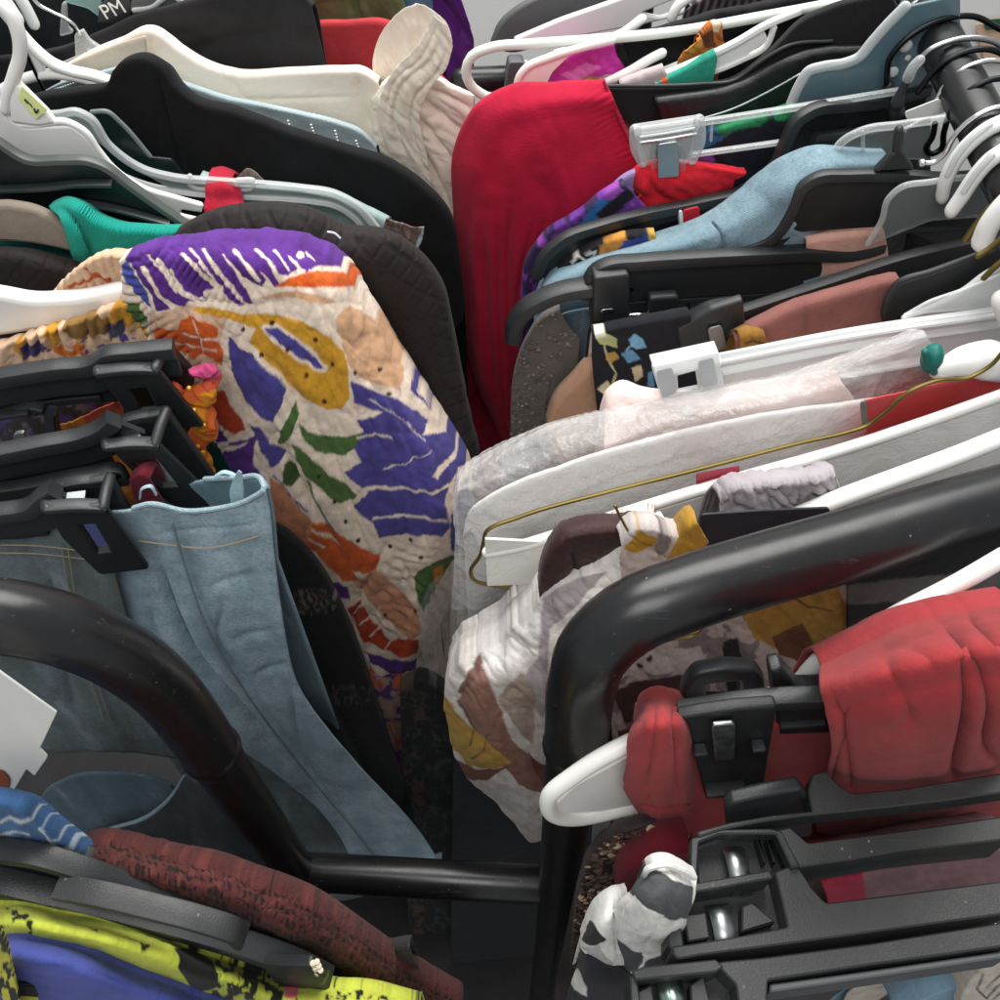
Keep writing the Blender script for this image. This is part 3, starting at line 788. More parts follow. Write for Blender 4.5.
# long black hanger with an up-curved neck
pl = PL2((600, 226, .50), (850, 120, .44))
t = Thing('clothes_hanger', 'glossy black hanger whose neck rises in a tall S curve behind the denim jacket', 'hanger', HG)
t.part('arm', bar([(531, 276), (540, 256), (562, 236), (600, 222), (650, 209), (700, 199), (745, 186), (770, 166), (782, 140), (794, 118), (812, 106), (850, 100), (885, 96), (930, 84)], pl, 9, 9, 70, web=(3, 24)), BLACKP)
t.part('inner_ledge', bar([(596, 242), (640, 234), (690, 225), (740, 214), (775, 196)], pl, 10, 2.5, 30), BLACKP)
t.part('web', plate([(790, 130), (800, 112, 6), (850, 105), (900, 100), (930, 92), (930, 200), (850, 210), (760, 222), (700, 236), (620, 250), (640, 228), (740, 200), (774, 176)], pl, 3, .8), BLACKP2)
t.part('neck', tube([(889, 104), (889, 86)], pl, [6, 4.2], 6), BLACKP)
t.part('hook', tube([(888, 98), (887, 76), (890, 58), (905, 40), (935, 22), (970, 16), (1002, 30)], pl, 2.2, 30), BLKWIRE)
t.part('red_marker', plate([(680, 206), (697, 202), (698, 220), (681, 224)], pl, 12, 1), plastic('red_marker', 'c2182a', .5))
t.part('white_edge', plate([(676, 207), (680, 206), (681, 224), (678, 225)], pl, 12, .5), WHITEP)
# a second black arm behind the jacket collar
pl = PL2((700, 175, .5), (900, 110, .43))
t = Thing('clothes_hanger', 'black hanger with a bowed inner rim between the S curve hanger and the denim collar', 'hanger', HG)
t.part('arm', bar([(760, 196), (786, 178), (800, 150), (812, 136), (840, 131), (880, 128), (930, 120)], (pl[0]-.01, pl[1]), 7, 7, 40, web=(2.5, 16)), BLACKP)
t.part('neck', tube([(897, 112), (897, 100)], (pl[0]-.01, pl[1]), [6, 4], 6), BLACKP)
# patterned scarf
sc = cloth([[(545, 285), (560, 268), (580, 255), (605, 243), (630, 236), (655, 234)], [(550, 290), (566, 274), (586, 262), (608, 252), (634, 246), (660, 243)], [(552, 312), (570, 296), (592, 284), (615, 274), (640, 266), (664, 262)]], (.632, .02), step=1.3, base='15151c', seed=14, wr=(1.4, 10, 20, 2), drop=.3,
           paint=[('poly', 'c98a3a', [(600, 246), (622, 234), (630, 240), (610, 254), (600, 258)]), ('poly', '35448c', [(622, 240), (650, 234), (652, 248), (618, 252)]), ('poly', 'c9a24a', [(648, 230), (660, 230), (662, 242), (650, 240)]), ('line', 'd9d4cc', [(572, 262), (578, 256), (586, 260), (582, 268), (590, 266)], 1.4), ('line', 'd9d4cc', [(586, 254), (596, 250), (592, 258)], 1.4), ('line', 'cc7d5a', [(548, 280), (560, 272), (572, 268)], 2)])
garment('printed_scarf', 'black scarf with white scrolls and orange and blue motifs along the denim jacket', 'scarf', sc, fabric('scarf_fab', '15151c', vc=True))
# denim jacket
pl = (.615, .0)
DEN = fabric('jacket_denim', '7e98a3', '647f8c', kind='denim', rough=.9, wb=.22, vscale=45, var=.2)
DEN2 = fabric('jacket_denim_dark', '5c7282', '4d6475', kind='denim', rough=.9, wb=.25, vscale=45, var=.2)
dj = cloth([[(538, 300, .03), (548, 278, .02), (580, 262, .02), (640, 244, .02), (700, 225, .02), (745, 196, .015), (778, 168, .015), (815, 152, .01), (850, 154, .01), (885, 156, .01)],
            [(536, 320, .01), (546, 292, 0), (580, 272, -.002), (640, 254, -.004), (704, 236, -.006), (756, 212, -.008), (790, 184, -.008), (820, 166, -.006), (855, 164, 0), (890, 166, 0)],
            [(540, 345, 0), (552, 312, -.004), (590, 286, -.008), (650, 268, -.01), (710, 254, -.012), (764, 232, -.014), (800, 205, -.014), (828, 182, -.01), (860, 176, 0), (895, 178, 0)],
            [(548, 420, 0), (560, 380, 0), (600, 340, 0), (660, 320, 0), (720, 310, 0), (780, 300, 0), (820, 280, 0), (850, 240, 0), (880, 220, 0), (900, 220, 0)]],
           pl, step=2.4, back=(.03, .3), drop=.25, wr=[(1.2, 26, 20, 2.5)], creases=[([(714, 224), (722, 236), (724, 252)], 2.5, 1.5), ([(540, 300), (600, 276), (700, 246), (770, 215)], 3, 1)])
jk = Thing('denim_jacket', 'light blue denim jacket with its collar rolled over the black hanger', 'jacket')
jb = jk.part('body', dj, DEN, solid=1.8, angle=None)
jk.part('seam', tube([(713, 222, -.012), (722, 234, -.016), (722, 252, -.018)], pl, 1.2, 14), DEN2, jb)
fp = cloth([[(536, 330), (565, 312), (600, 306)], [(536, 365), (566, 358), (604, 352)], [(540, 430), (566, 425), (610, 420)]], (.596, .0), step=2.4, back=None, drop=.3, wr=(.8, 20, 80, 2), creases=[([(556, 318), (553, 360), (556, 425)], 1.6, 1.2), ([(548, 322), (545, 360), (548, 425)], 1.6, 1.2)])
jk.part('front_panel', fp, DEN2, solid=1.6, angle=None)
fp = cloth([[(690, 296), (780, 284), (880, 262)], [(690, 330), (780, 320), (880, 300)], [(690, 400), (780, 390), (880, 380)]], (.596, .0), step=4, back=None, drop=.3, wr=(.8, 20, 80, 2), creases=[([(707, 290), (706, 330)], 2, 1.5)])
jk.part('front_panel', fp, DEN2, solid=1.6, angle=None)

# raised curved black hanger right of the collar
pl = (.60, .0)
t = Thing('clothes_hanger', 'black hanger with a deep scooped shoulder just under the rail hooks', 'hanger', HG)
t.part('arm', bar([(742, 246), (768, 236), (786, 212), (800, 184), (816, 174), (850, 171), (900, 171), (945, 174), (1000, 170)], pl, 8, 8, 50, web=(2.5, 14)), BLACKP)
t.part('web', plate([(790, 228, 4), (806, 182, 4), (850, 176), (950, 178), (1000, 176), (1000, 226), (880, 226), (800, 231, 4)], pl, 3, .8), BLACKP2)
t.part('neck', plate([(873, 170), (892, 150, 3), (903, 148, 3), (914, 168)], pl, 7, 2), BLACKP)
t.part('neck_tip', tube([(897, 152), (898, 138), (899, 130)], pl, [4, 3.6, 3.2], 6), BLACKP)

# clear centre piece
pl = (.578, .02)
t = Thing('clothes_hanger', 'clear plastic hanger with a rounded shoulder, in front of the scooped black hanger', 'hanger', HG)
t.part('shoulder', plate([(866, 246), (880, 222, 6), (888, 196, 10), (912, 184, 10), (950, 178, 6), (1000, 172), (1000, 215), (930, 220), (890, 236)], pl, 4, 1.4), CLEAR)
t.part('rim', tube([(868, 244), (882, 220), (889, 198), (900, 188), (930, 182), (1000, 174)], pl, 2.2, 40), CLEAR2)
t = Thing('clothes_hanger', 'clear plastic hanger arm curving up above the denim collar', 'hanger', HG)
t.part('arm', tube([(830, 160), (842, 142), (862, 131), (900, 125), (950, 118)], (.622, .02), 3, 30), CLEAR2)
t.part('web', plate([(836, 156), (850, 138, 6), (900, 128), (940, 124), (940, 160)], (.622, .02), 1.6, .4), CLEAR)
t.part('post', tube([(863, 132), (863, 156)], (.622, .02), 1.4, 6), CLEAR2)

# the wide black suit hanger with dropped end
pl = PL2((560, 262, .475), (930, 222, .465))
t = Thing('clothes_hanger', 'wide matt black suit hanger with a broad drooping end over the denim jacket', 'hanger', HG)
t.part('beam', bar([(580, 296), (584, 280), (592, 268), (606, 261), (640, 257), (700, 253), (800, 248), (870, 244), (884, 239), (898, 223), (940, 218), (1000, 211)], pl, 11, 10, 60, web=(5, 40)), BLACKP)
t.part('shoulder_end', bar([(505, 338), (508, 322), (520, 306), (540, 294), (562, 286), (592, 281)], (pl[0]-.002, pl[1]), 17, 12, 40, rnd=4), BLACKP)
t.part('clip_block', plate([(592, 272, 4), (628, 268), (628, 326, 2), (591, 327, 2)], (pl[0]-.006, pl[1]), 14, 1.5), BLACKP)
t.part('slot', plate([(601, 309), (614, 308), (614, 312), (601, 313)], (pl[0]-.0145, pl[1]), 1.5, .4), CHROME)
t.part('lower_rail', bar([(628, 300), (700, 296), (800, 288), (930, 270)], pl, 6, 5, 20), BLACKP)
t.part('clip_lever', plate([(648, 294, 4), (678, 292, 4), (680, 352, 4), (645, 354, 4)], (pl[0]-.012, pl[1]), 9, 2.5), BLACKP)
t.part('pin', sweep_tube(PTS([(630, 315, -.012), (648, 314, -.012)], pl), .0016, 8), CHROME)
g = plate([(588, 290), (606, 286), (602, 330), (590, 330)], (pl[0]+.006, pl[1]), 2, .5)
single('rust_label', 'small rust brown card behind the black clip block', 'label', g, plastic('rust_card', '6b2b1c', .7))
# trousers hanger bar, slanting
pl = PL2((700, 330, .52), (960, 262, .47))
t = Thing('clip_hanger', 'black trouser hanger slanting up to the right in front of the salmon cloth', 'clip hanger')
t.part('beam', bar([(676, 330), (700, 322), (760, 302), (830, 279), (900, 256), (985, 236)], pl, 9, 12, 30, web=(3, 22)), BLACKP2)
t.part('clip_lever', plate([(676, 326, 3), (710, 306, 3), (742, 296, 3), (745, 328), (700, 346, 4), (680, 352, 4)], (pl[0]-.008, pl[1]), 8, 2), BLACKP)
t.part('clip_lever', bar([(686, 316), (710, 304), (735, 300)], (pl[0]+.006, pl[1]), 10, 7, 14), BLACKP)
t.part('spring', plate([(707, 328), (722, 324), (727, 348), (712, 352)], (pl[0]-.014, pl[1]), 2, .4), SPRING)
t.part('spring', bar([(716, 312), (730, 309)], (pl[0]+.0, pl[1]), 8, 1.5, 6), SPRING)
t = Thing('clothes_hanger', 'black hanger with a blunt rounded corner above the milky clip hanger', 'hanger', HG)
pl5 = (.515, .02)
t.part('shoulder', plate([(880, 320), (886, 300, 8), (895, 282, 10), (930, 272, 8), (975, 256), (1000, 246), (1000, 300), (940, 312)], pl5, 6, 1.6), BLACKP2)
t.part('rim', tube([(884, 312), (889, 296), (898, 283), (930, 272), (985, 252)], pl5, 2.4, 30), BLACKP)
sal = cloth([[(735, 338), (800, 308), (860, 290), (900, 280)], [(735, 352), (805, 325), (870, 306), (900, 296)], [(740, 420), (805, 410), (870, 400), (920, 380)]], (.522, .03), wr=(1.2, 25, 70, 3), drop=.3, creases=[([(808, 312), (806, 350)], 3, 3)])
garment('salmon_trousers', 'dusty salmon trousers clamped under the slanting black trouser hanger', 'trousers', sal, fabric('salmon', '8a5a53', '7a4d47', var=.2))
bp = cloth([[(806, 240), (840, 234), (884, 231)], [(806, 248), (842, 243), (886, 240)], [(800, 290), (845, 285), (890, 280)]], (.590, .03), wr=(1.5, 25, 70, 3), drop=.3)
garment('blush_blouse', 'pale blush cloth glimpsed between the black hangers', 'blouse', bp, fabric('blush', 'd3a293'))
oc = cloth([[(740, 338), (752, 334), (765, 336)], [(740, 345), (752, 342), (768, 342)], [(742, 356), (756, 354), (770, 352)]], (.512, .03), step=1.5, base='8a6426', paint=[('line', '2a1a10', [(745, 342), (755, 338), (765, 344)], 1.5)], drop=.1, wr=(2, 8, 0, 1))
garment('ochre_scarf', 'little ochre and brown patterned cloth under the steel spring', 'scarf', oc, fabric('ochre', '8a6426', vc=True))

# silver sequined top
def sequins(g, n, r, tone, seed, xr=None):
    rng = random.Random(seed); X, N, u, v = g.front
    out = G(); Vs = []; Fs = []
    h, w = X.shape[:2]
    for _ in range(n):
        j = rng.randrange(h); i = rng.randrange(w)
        if xr and not xr(u[j, i], v[j, i], rng): continue
        c = X[j, i] + N[j, i]*.0012; nrm = N[j, i] + np.array([rng.gauss(0, .22) for _ in range(3)]); nrm /= np.linalg.norm(nrm)
        a = np.cross(nrm, [0.3, .2, 1]); a /= np.linalg.norm(a); b = np.cross(nrm, a)
        k = len(Vs); rr = r * rng.uniform(.75, 1.2)
        for q in range(7):
            an = 2*math.pi*q/7; Vs.append(c + rr*(math.cos(an)*a + math.sin(an)*b))
        Fs.append(tuple(range(k, k+7)))
    return G(np.array(Vs), Fs)
sg = cloth([[(512, 445), (511, 410), (516, 370), (528, 340), (545, 318), (560, 310)], [(522, 445), (521, 410), (526, 374), (538, 348), (556, 330), (566, 322)], [(548, 450), (546, 410), (550, 380), (560, 356), (572, 344), (580, 340)]], (.583, 0), step=2, wr=(1, 12, 80, 2), drop=.3)
sq = sequins(sg, 150, .0016, 0, 4)
sg.M = [0]*len(sg.F); sq.slot(1)
garment('sequin_shirt', 'grey sequined top peeping out under the drooping black hanger end', 'top', sg + sq, [fabric('sequin_base', '6a6661', rough=.6), plastic('grey_sequin', '7a756f', .35, .2, .05)], solid=None)
bg = cloth([[(548, 428), (556, 404), (575, 383), (592, 366), (606, 360)], [(552, 435), (566, 412), (582, 396), (598, 384), (612, 376)], [(560, 460), (575, 440), (594, 428), (612, 420), (626, 412)]], (.548, 0), wr=(.8, 30, 60, 2), drop=.35, back=(.04, .3))
garment('beige_shirt', 'plain beige satin top in front of the denim jacket', 'top', bg, fabric('beige_satin', 'b8937a', 'a98268', rough=.5, var=.15))
bf = cloth([[(592, 334), (620, 328), (650, 322), (690, 315)], [(592, 360), (622, 356), (652, 350), (692, 345)], [(596, 400), (626, 396), (656, 390), (696, 380)], [(602, 450), (630, 445), (660, 440), (700, 430)]], (.54, .0), step=1.2, base='14151d', seed=31, wr=(1, 18, 60, 2), drop=.3,
           paint=[('poly', 'a9b27a', [(596, 336), (606, 332), (618, 338), (616, 346), (600, 342)]), ('line', 'b7b48f', [(604, 342), (606, 352), (610, 362), (616, 372), (612, 384), (606, 388)], 1.2), ('poly', 'b08f4c', [(606, 352), (614, 349), (619, 356), (612, 363), (606, 359)]), ('poly', 'c7bd9a', [(598, 388), (608, 380), (612, 390), (604, 392)]), ('poly', '6fa3c4', [(628, 338), (634, 332), (642, 336), (646, 346), (636, 350), (630, 345)]), ('poly', '5e93ba', [(620, 352), (632, 350), (640, 358), (628, 362)]), ('poly', 'c0b390', [(632, 366), (640, 364), (642, 376), (634, 380)]), ('poly', '5a8fb8', [(616, 384), (628, 378), (634, 388), (622, 392)]), ('poly', '5a8fb8', [(646, 372), (652, 370), (654, 386), (648, 386)]), ('poly', 'e2ded0', [(594, 330), (604, 330), (606, 334), (596, 336)]), ('line', '8fb7cf', [(636, 340), (626, 350)], 1)])
garment('floral_skirt', 'black skirt with blue and cream flower sprigs held by the black clip', 'skirt', bf, fabric('black_floral', '14151d', vc=True))

# ------------------------------------------------------------------ milky clip hanger, pink top, plastic bag
pl = (.44, .15)
t = Thing('clip_hanger', 'milky white plastic clip hanger with a square pinch clip', 'clip hanger')
t.part('beam', plate([(700, 357, 2), (850, 330), (1010, 308), (1010, 346), (850, 372), (722, 392, 2), (706, 394, 2)], pl, 2.2, .6), FROST2)
t.part('top_rib', bar([(716, 358), (850, 332), (1010, 309)], pl, 9, 3, 20), FROST2)
t.part('mid_rib', bar([(722, 371), (850, 346), (1010, 322)], pl, 6, 2, 20), FROST2)
t.part('low_rib', bar([(722, 391), (850, 372), (1010, 345)], pl, 7, 2.5, 20), FROST2)
c = t.part('clip', plate([(651, 365, 3), (718, 350, 3), (724, 388, 3), (722, 412, 4), (672, 418, 4), (661, 398)], pl, 4, 1.2, holes=[[(677, 374, 1), (695, 369, 1), (698, 386, 1), (678, 390, 1)]], dy=-.010), FROST2)
t.part('jaw', plate([(655, 366), (716, 353), (720, 396), (664, 402)], pl, 3, 1, holes=[[(672, 372), (698, 367), (702, 390), (674, 394)]], dy=.004), FROST, c)
t.part('cap', bar([(653, 365), (718, 351)], pl, 20, 3, 6), FROST2, c)
WIN = plastic('grey_clip_window', 'b4b9bc', .3, .04, .05)
t.part('window', plate([(656, 371), (672, 367), (677, 392), (662, 397)], pl, 1, .3, dy=-.0123), WIN, c)
t.part('window', plate([(698, 361), (713, 357), (718, 383), (701, 387)], pl, 1, .3, dy=-.0123), WIN, c)
t.part('pearl_button', ball(P(688, 409, pl, -.013), .005, 14), plastic('pearl', 'd9d5d0', .2, .05, .02), c)
t.part('shoulder', plate([(902, 316), (930, 300, 8), (960, 290, 8), (1010, 270), (1010, 306), (930, 312)], pl, 3, 1, dy=.012), FROST2)
pk = cloth([[(606, 420, .01), (612, 400, .01), (624, 392, .008), (645, 398, .004), (680, 402), (760, 394), (840, 380)], [(606, 440), (616, 420), (630, 408), (650, 410), (690, 414), (770, 404), (850, 392)], [(590, 500), (630, 470), (660, 458), (710, 446), (780, 430), (860, 420)]], (.428, .15), step=3, wr=(.8, 26, 40, 2.5), drop=.35, creases=[([(614, 404), (640, 410), (700, 410)], 4, 2)])
garment('pink_shirt', 'pale pink top with a rolled neckband in the square milky clip', 'top', pk, fabric('pale_pink', 'eedcd7', 'e8cfc9', rough=.8, var=.1, weave=700), solid=1.6)
wl = cloth([[(464, 540), (472, 512), (486, 500), (512, 486), (562, 468), (640, 444), (720, 424), (800, 410), (890, 398)], [(470, 530), (510, 515), (570, 490), (650, 465), (730, 442), (810, 424), (890, 404)], [(490, 580), (530, 560), (590, 535), (660, 505), (740, 480), (820, 460), (900, 440)]], (.408, .17), step=3.5, wr=[(1.5, 40, 20, 3)], drop=.08, back=(.004, .2))
garment('white_shirt', 'white shirt folded inside the clear garment bag', 'shirt', wl, fabric('white_cotton', 'e4e2e0', 'd8d5d3', rough=.9, var=.1))
rc = random.Random(5); CRINK = []
for _ in range(70):      # sharp little crinkles, thickest near the torn corner
    q = rc.random()**1.6; cx = 462 + 290*q + rc.uniform(-6, 6); cy = 492 - 88*q + rc.uniform(-8, 30 + 22*(1-q)); an = rc.uniform(-1.4, 1.4); ln = rc.uniform(5, 17)
    CRINK.append(([(cx, cy), (cx + ln*math.cos(an)*.6 + rc.uniform(-3, 3), cy + ln*math.sin(an)*.6), (cx + ln*math.cos(an), cy + ln*math.sin(an))], rc.uniform(1.1, 2.2), rc.choice((-1, 1, 1))*rc.uniform(.8, 2.0)))
bgp = cloth([[(452, 610, .0), (455, 540, .0), (457, 486, .005), (490, 463, .008), (545, 440, .006), (600, 425, .006), (660, 412, .004), (730, 398, .004), (800, 382, .004), (870, 362, .0), (930, 340)],
             [(474, 610, -.01), (478, 540, -.012), (480, 500, -.012), (512, 480, -.012), (556, 462, -.012), (608, 446, -.012), (664, 432, -.01), (732, 414, -.01), (806, 398, -.008), (876, 376, -.006), (940, 352)],
             [(500, 620, -.01), (500, 560, -.014), (506, 528, -.016), (540, 510, -.016), (580, 494, -.016), (630, 476, -.016), (690, 456, -.014), (750, 438, -.012), (816, 420, -.01), (880, 398, -.008), (945, 372)],
             [(520, 640, -.01), (522, 580, -.012), (530, 556), (560, 540), (600, 522), (650, 504), (700, 488), (760, 468), (820, 450), (890, 424), (950, 396)]], (.402, .17), step=2.2, back=(.04, .3),
            wr=[(-.5, 18, 30, 1.8), (1.3, 44, 15, 3), (.7, 8, 30, 1.4)], ruch=[(.7, 9, [(457, 490), (545, 445), (660, 416)], 18), (.8, 13, [(460, 500), (480, 600)], 14)], seed=17, creases=[([(520, 500), (640, 440), (700, 420)], 4, 2), ([(500, 560), (600, 490), (720, 450)], 4, 3), ([(620, 420), (600, 450), (590, 480)], 5, 2)] + CRINK)
bag = Thing('garment_bag', 'crinkled clear plastic garment bag over white clothes, shiny along its torn top edge', 'garment bag')
bag.part('film', bgp, BAG, solid=None, angle=None)
bt = cloth([[(452, 560), (475, 565), (500, 572), (530, 590)], [(450, 640), (480, 660), (505, 700), (540, 720)], [(453, 700), (480, 720), (508, 740), (542, 760)], [(456, 745), (482, 765), (508, 780), (542, 795)]], (.372, .19), step=4, back=None, wr=[(-2.5, 30, 80, 2.5), (3, 46, 90, 2)], seed=19, drop=.02)
bag.part('hanging_film', bt, BAG2, solid=None, angle=None)
fl = cloth([[(418, 640), (424, 600), (440, 575), (456, 570)], [(424, 660), (434, 620), (446, 600), (460, 590)], [(436, 690), (440, 660), (450, 640), (462, 630)]], (.395, .15), step=2, back=None, wr=[(-3, 9, 40, 1.5), (3, 16, 90, 2)], seed=23)
bag.part('torn_flap', fl, BAG2, solid=None, angle=None)

# green knob and white neck of the wire hanger, red tag
pl = (.352, .19)
t = Thing('wire_hanger', 'brass wire hanger running long and thin over the garment bag', 'hanger')
t.part('wire', tube([(560, 585), (520, 588), (490, 585), (474, 580), (471, 570), (480, 556), (484, 540), (486, 532), (520, 517), (600, 494), (680, 474), (742, 458), (800, 443), (848, 432), (866, 426), (885, 412), (912, 390), (935, 381), (970, 377), (990, 366), (1003, 352)], (.368, .19), 1.35, 160, 8), GOLDW)
t = Thing('bag_knot', 'twisted white plastic tied with a dark green rubber band beside the wire neck', 'knot')
t.part('twist', tube([(938, 372), (955, 364), (980, 360), (1003, 364)], (.385, .19), [5, 10, 13, 12], 20), WHITEP)
t.part('band', ball(P(932, 358, (.383, .19)), .008, 12, (.8, 1, 1.3)), plastic('green_rubber', '0e6b63', .5))
t.part('band', tube([(925, 352), (930, 366), (934, 372)], (.38, .19), 2.4, 8), plastic('green_rubber2', '0e6b63', .5))
rl = cloth([[(864, 400), (900, 392), (950, 380), (1010, 366)], [(864, 412), (902, 404), (955, 390), (1010, 376)], [(866, 430), (905, 420), (960, 405), (1010, 390)]], (.378, .19), step=3, back=None, drop=.1, wr=(.5, 20, 0, 2))
t = Thing('red_label', 'red card label with a grey edge under the brass wire', 'label')
t.part('card', rl, plastic('red_card', 'bc3a3c', .45, .06), solid=1)
t.part('border', plate([(860, 402), (866, 400), (868, 424), (862, 425)], (.3765, .19), 1.4, .3), plastic('grey_card', '75706c', .6))
single('red_tag', 'small crimson tag above the white paper covered hanger', 'tag', plate([(696, 474, 3), (740, 466, 2), (736, 490), (696, 500)], (.366, .19), 1.2, .3), plastic('crimson_tag', 'a52440', .4))

# paper covered hanger
pl = PL2((500, 548, .53), (1000, 394, .45))
t = Thing('paper_hanger', 'white paper covered trouser hanger with a long rounded top rod', 'hanger')
t.part('rod', tube([(488, 552), (520, 546), (560, 534), (640, 508), (740, 478), (840, 450), (920, 424), (1005, 394)], pl, 4, 40), WHITEP)
t.part('paper', plate([(485, 538, 1), (545, 541), (640, 514), (740, 484), (840, 455), (920, 430), (1008, 398), (1008, 470), (850, 520), (700, 560), (545, 583), (487, 585, 1)], (pl[0]-.002, pl[1]), 2, .5), fabric('white_paper', 'ecebe7', 'e3e1dc', rough=.8, var=.05, sheen=0))
pl = PL2((850, 495, .47), (1000, 440, .44))
t = Thing('clothes_hanger', 'ivory plastic hanger bar just above the black right arch', 'hanger', HG)
t.part('bar', tube([(700, 548), (790, 518), (840, 498), (900, 476), (960, 454), (1005, 436)], pl, [4, 5, 6, 6, 6, 6], 30, flat=.8), WHITEP)
tp = cloth([[(722, 505, 0), (735, 493), (760, 490), (790, 486), (820, 482), (838, 480)], [(720, 515), (740, 506), (765, 502), (795, 498), (822, 494), (842, 492)], [(725, 545), (745, 540), (770, 534), (800, 528), (830, 520), (850, 515)]], (.326, .19), step=1.8, wr=[(-3, 11, 40, 1.5), (2, 20, 0, 2)], drop=.1, seed=27)
garment('lilac_ruffle', 'crumpled pale lilac grey frill in front of the white paper hanger', 'blouse', tp, fabric('lilac_grey', 'bdb6bb', 'aba3a8', rough=.8, trans=.2))
# dark plum cloth
dr = cloth([[(540, 600), (548, 560), (562, 540), (585, 533), (620, 530), (660, 534), (690, 545)], [(555, 605), (566, 572), (580, 556), (600, 550), (630, 548), (664, 552), (692, 560)], [(575, 620), (585, 600), (600, 588), (620, 580), (644, 578), (670, 580), (700, 585)]], (.318, .15), step=2, wr=[(2.2, 14, 40, 2)], drop=.35, creases=[([(568, 545), (575, 565), (560, 600)], 4, 4)])
garment('plum_cardigan', 'dark plum brown cardigan collar behind the floral blouse', 'cardigan', dr, fabric('plum', '3f2626', '2d1a1b', rough=.6, weave=500, wb=.6))

# the floral blouse of white, taupe and mustard
FW = '2'
def zf(pts, x0=430, y0=480, s=2.941): return [(x0 + a/s, y0 + b/s) for a, b in pts]
paintb = [('poly', 'dad6d4', zf([(150, 500), (250, 430), (330, 340), (420, 290), (460, 330), (380, 420), (300, 500), (240, 560), (190, 560)])),
          ('poly', 'a79ea0', zf([(330, 350), (430, 290), (520, 265), (430, 370), (350, 440), (350, 560), (400, 600), (370, 640), (320, 560)])),
          ('poly', 'b8b0b0', zf([(270, 580), (320, 520), (370, 620), (330, 700), (290, 650)])),
          ('poly', 'b7a596', zf([(200, 640), (270, 560), (310, 620), (300, 780), (250, 720)])),
          ('poly', '9a7263', zf([(120, 560), (150, 520), (180, 600), (215, 690), (240, 760), (290, 800), (340, 850), (330, 920), (260, 900), (190, 800), (120, 720), (80, 650)])),
          ('poly', '7d5a50', zf([(120, 560), (160, 505), (165, 540), (140, 590), (90, 630), (80, 625)])),
          ('poly', 'c49c48', zf([(30, 620), (70, 660), (110, 720), (140, 740), (200, 790), (240, 830), (200, 850), (110, 840), (60, 780), (40, 700)])),
          ('poly', '7a4b3a', zf([(70, 820), (140, 850), (200, 850), (240, 840), (170, 880), (90, 870)])),
          ('poly', '77493c', zf([(290, 810), (360, 850), (380, 1000), (330, 900)])),
          ('line', '5b3a33', zf([(80, 650), (110, 690), (130, 730), (120, 780)]), 1), ('line', '5b3a33', zf([(170, 740), (160, 790), (120, 820)]), .8)]
fb = cloth([[(530, 842, .01), (500, 806, .012), (462, 770, .012), (449, 735, .012), (446, 690, .01), (456, 668, .006), (480, 654, .004), (520, 622, .002), (552, 590, 0), (590, 572), (630, 548), (670, 540)],
            [(545, 840, -.008), (520, 806, -.012), (486, 770, -.014), (472, 735, -.016), (470, 700, -.016), (478, 682, -.016), (500, 668, -.016), (536, 640, -.014), (568, 608, -.012), (602, 590, -.01), (640, 566, -.006), (678, 556)],
            [(560, 850, -.012), (545, 815, -.018), (518, 780, -.022), (504, 745, -.024), (504, 716, -.026), (514, 702, -.026), (530, 690, -.026), (556, 665, -.024), (586, 634, -.02), (616, 616, -.016), (650, 594, -.01), (690, 580, -.004)],
            [(580, 870, -.01), (575, 830, -.014), (560, 795, -.016), (552, 765, -.02), (555, 745, -.022), (565, 730, -.022), (578, 718, -.022), (598, 700, -.02), (620, 672, -.018), (645, 652, -.014), (675, 630, -.008), (710, 620, -.004)]],
           (.315, .1), step=1.4, back=(.05, .06), base='e6e1dc', paint=paintb, wr=[(2.2, 24, 45, 2), (-1.4, 14, 60, 2)], seed=33, drop=.015)
bl = Thing('floral_blouse', 'sheer white blouse with taupe, grey and mustard brush flowers beside the right arch', 'blouse')
FLB = fabric('brush_flower', 'ded8d4', rough=.75, vc=True, trans=.12)
bl.part('sleeve', fb, FLB, solid=1.0, angle=None)
yk = cloth([[(622, 545), (632, 533), (650, 529), (668, 535), (690, 540)], [(620, 556), (636, 546), (654, 542), (672, 546), (695, 550)], [(622, 580), (640, 572), (660, 566), (680, 566), (704, 570)]], (.302, .1), step=1.4, base='cfc7c4', paint=[('poly', 'b88d2e', [(622, 548), (640, 530), (662, 538), (650, 546), (636, 552)]), ('poly', '8a8084', [(660, 530), (672, 540), (660, 556), (654, 545)])], wr=[(2, 10, 30, 1.5)], drop=.05, seed=35)
bl.part('collar', yk, FLB, solid=1.0, angle=None)
ms = cloth([[(668, 560), (680, 540), (690, 525), (697, 522)], [(680, 562), (688, 545), (696, 534), (702, 530)], [(692, 565), (698, 552), (704, 545), (708, 540)]], (.30, .1), step=1.8, base='b58a33', wr=[(2, 8, 70, 2)], drop=.05)
bl.part('tie', ms, FLB, solid=1.0, angle=None)
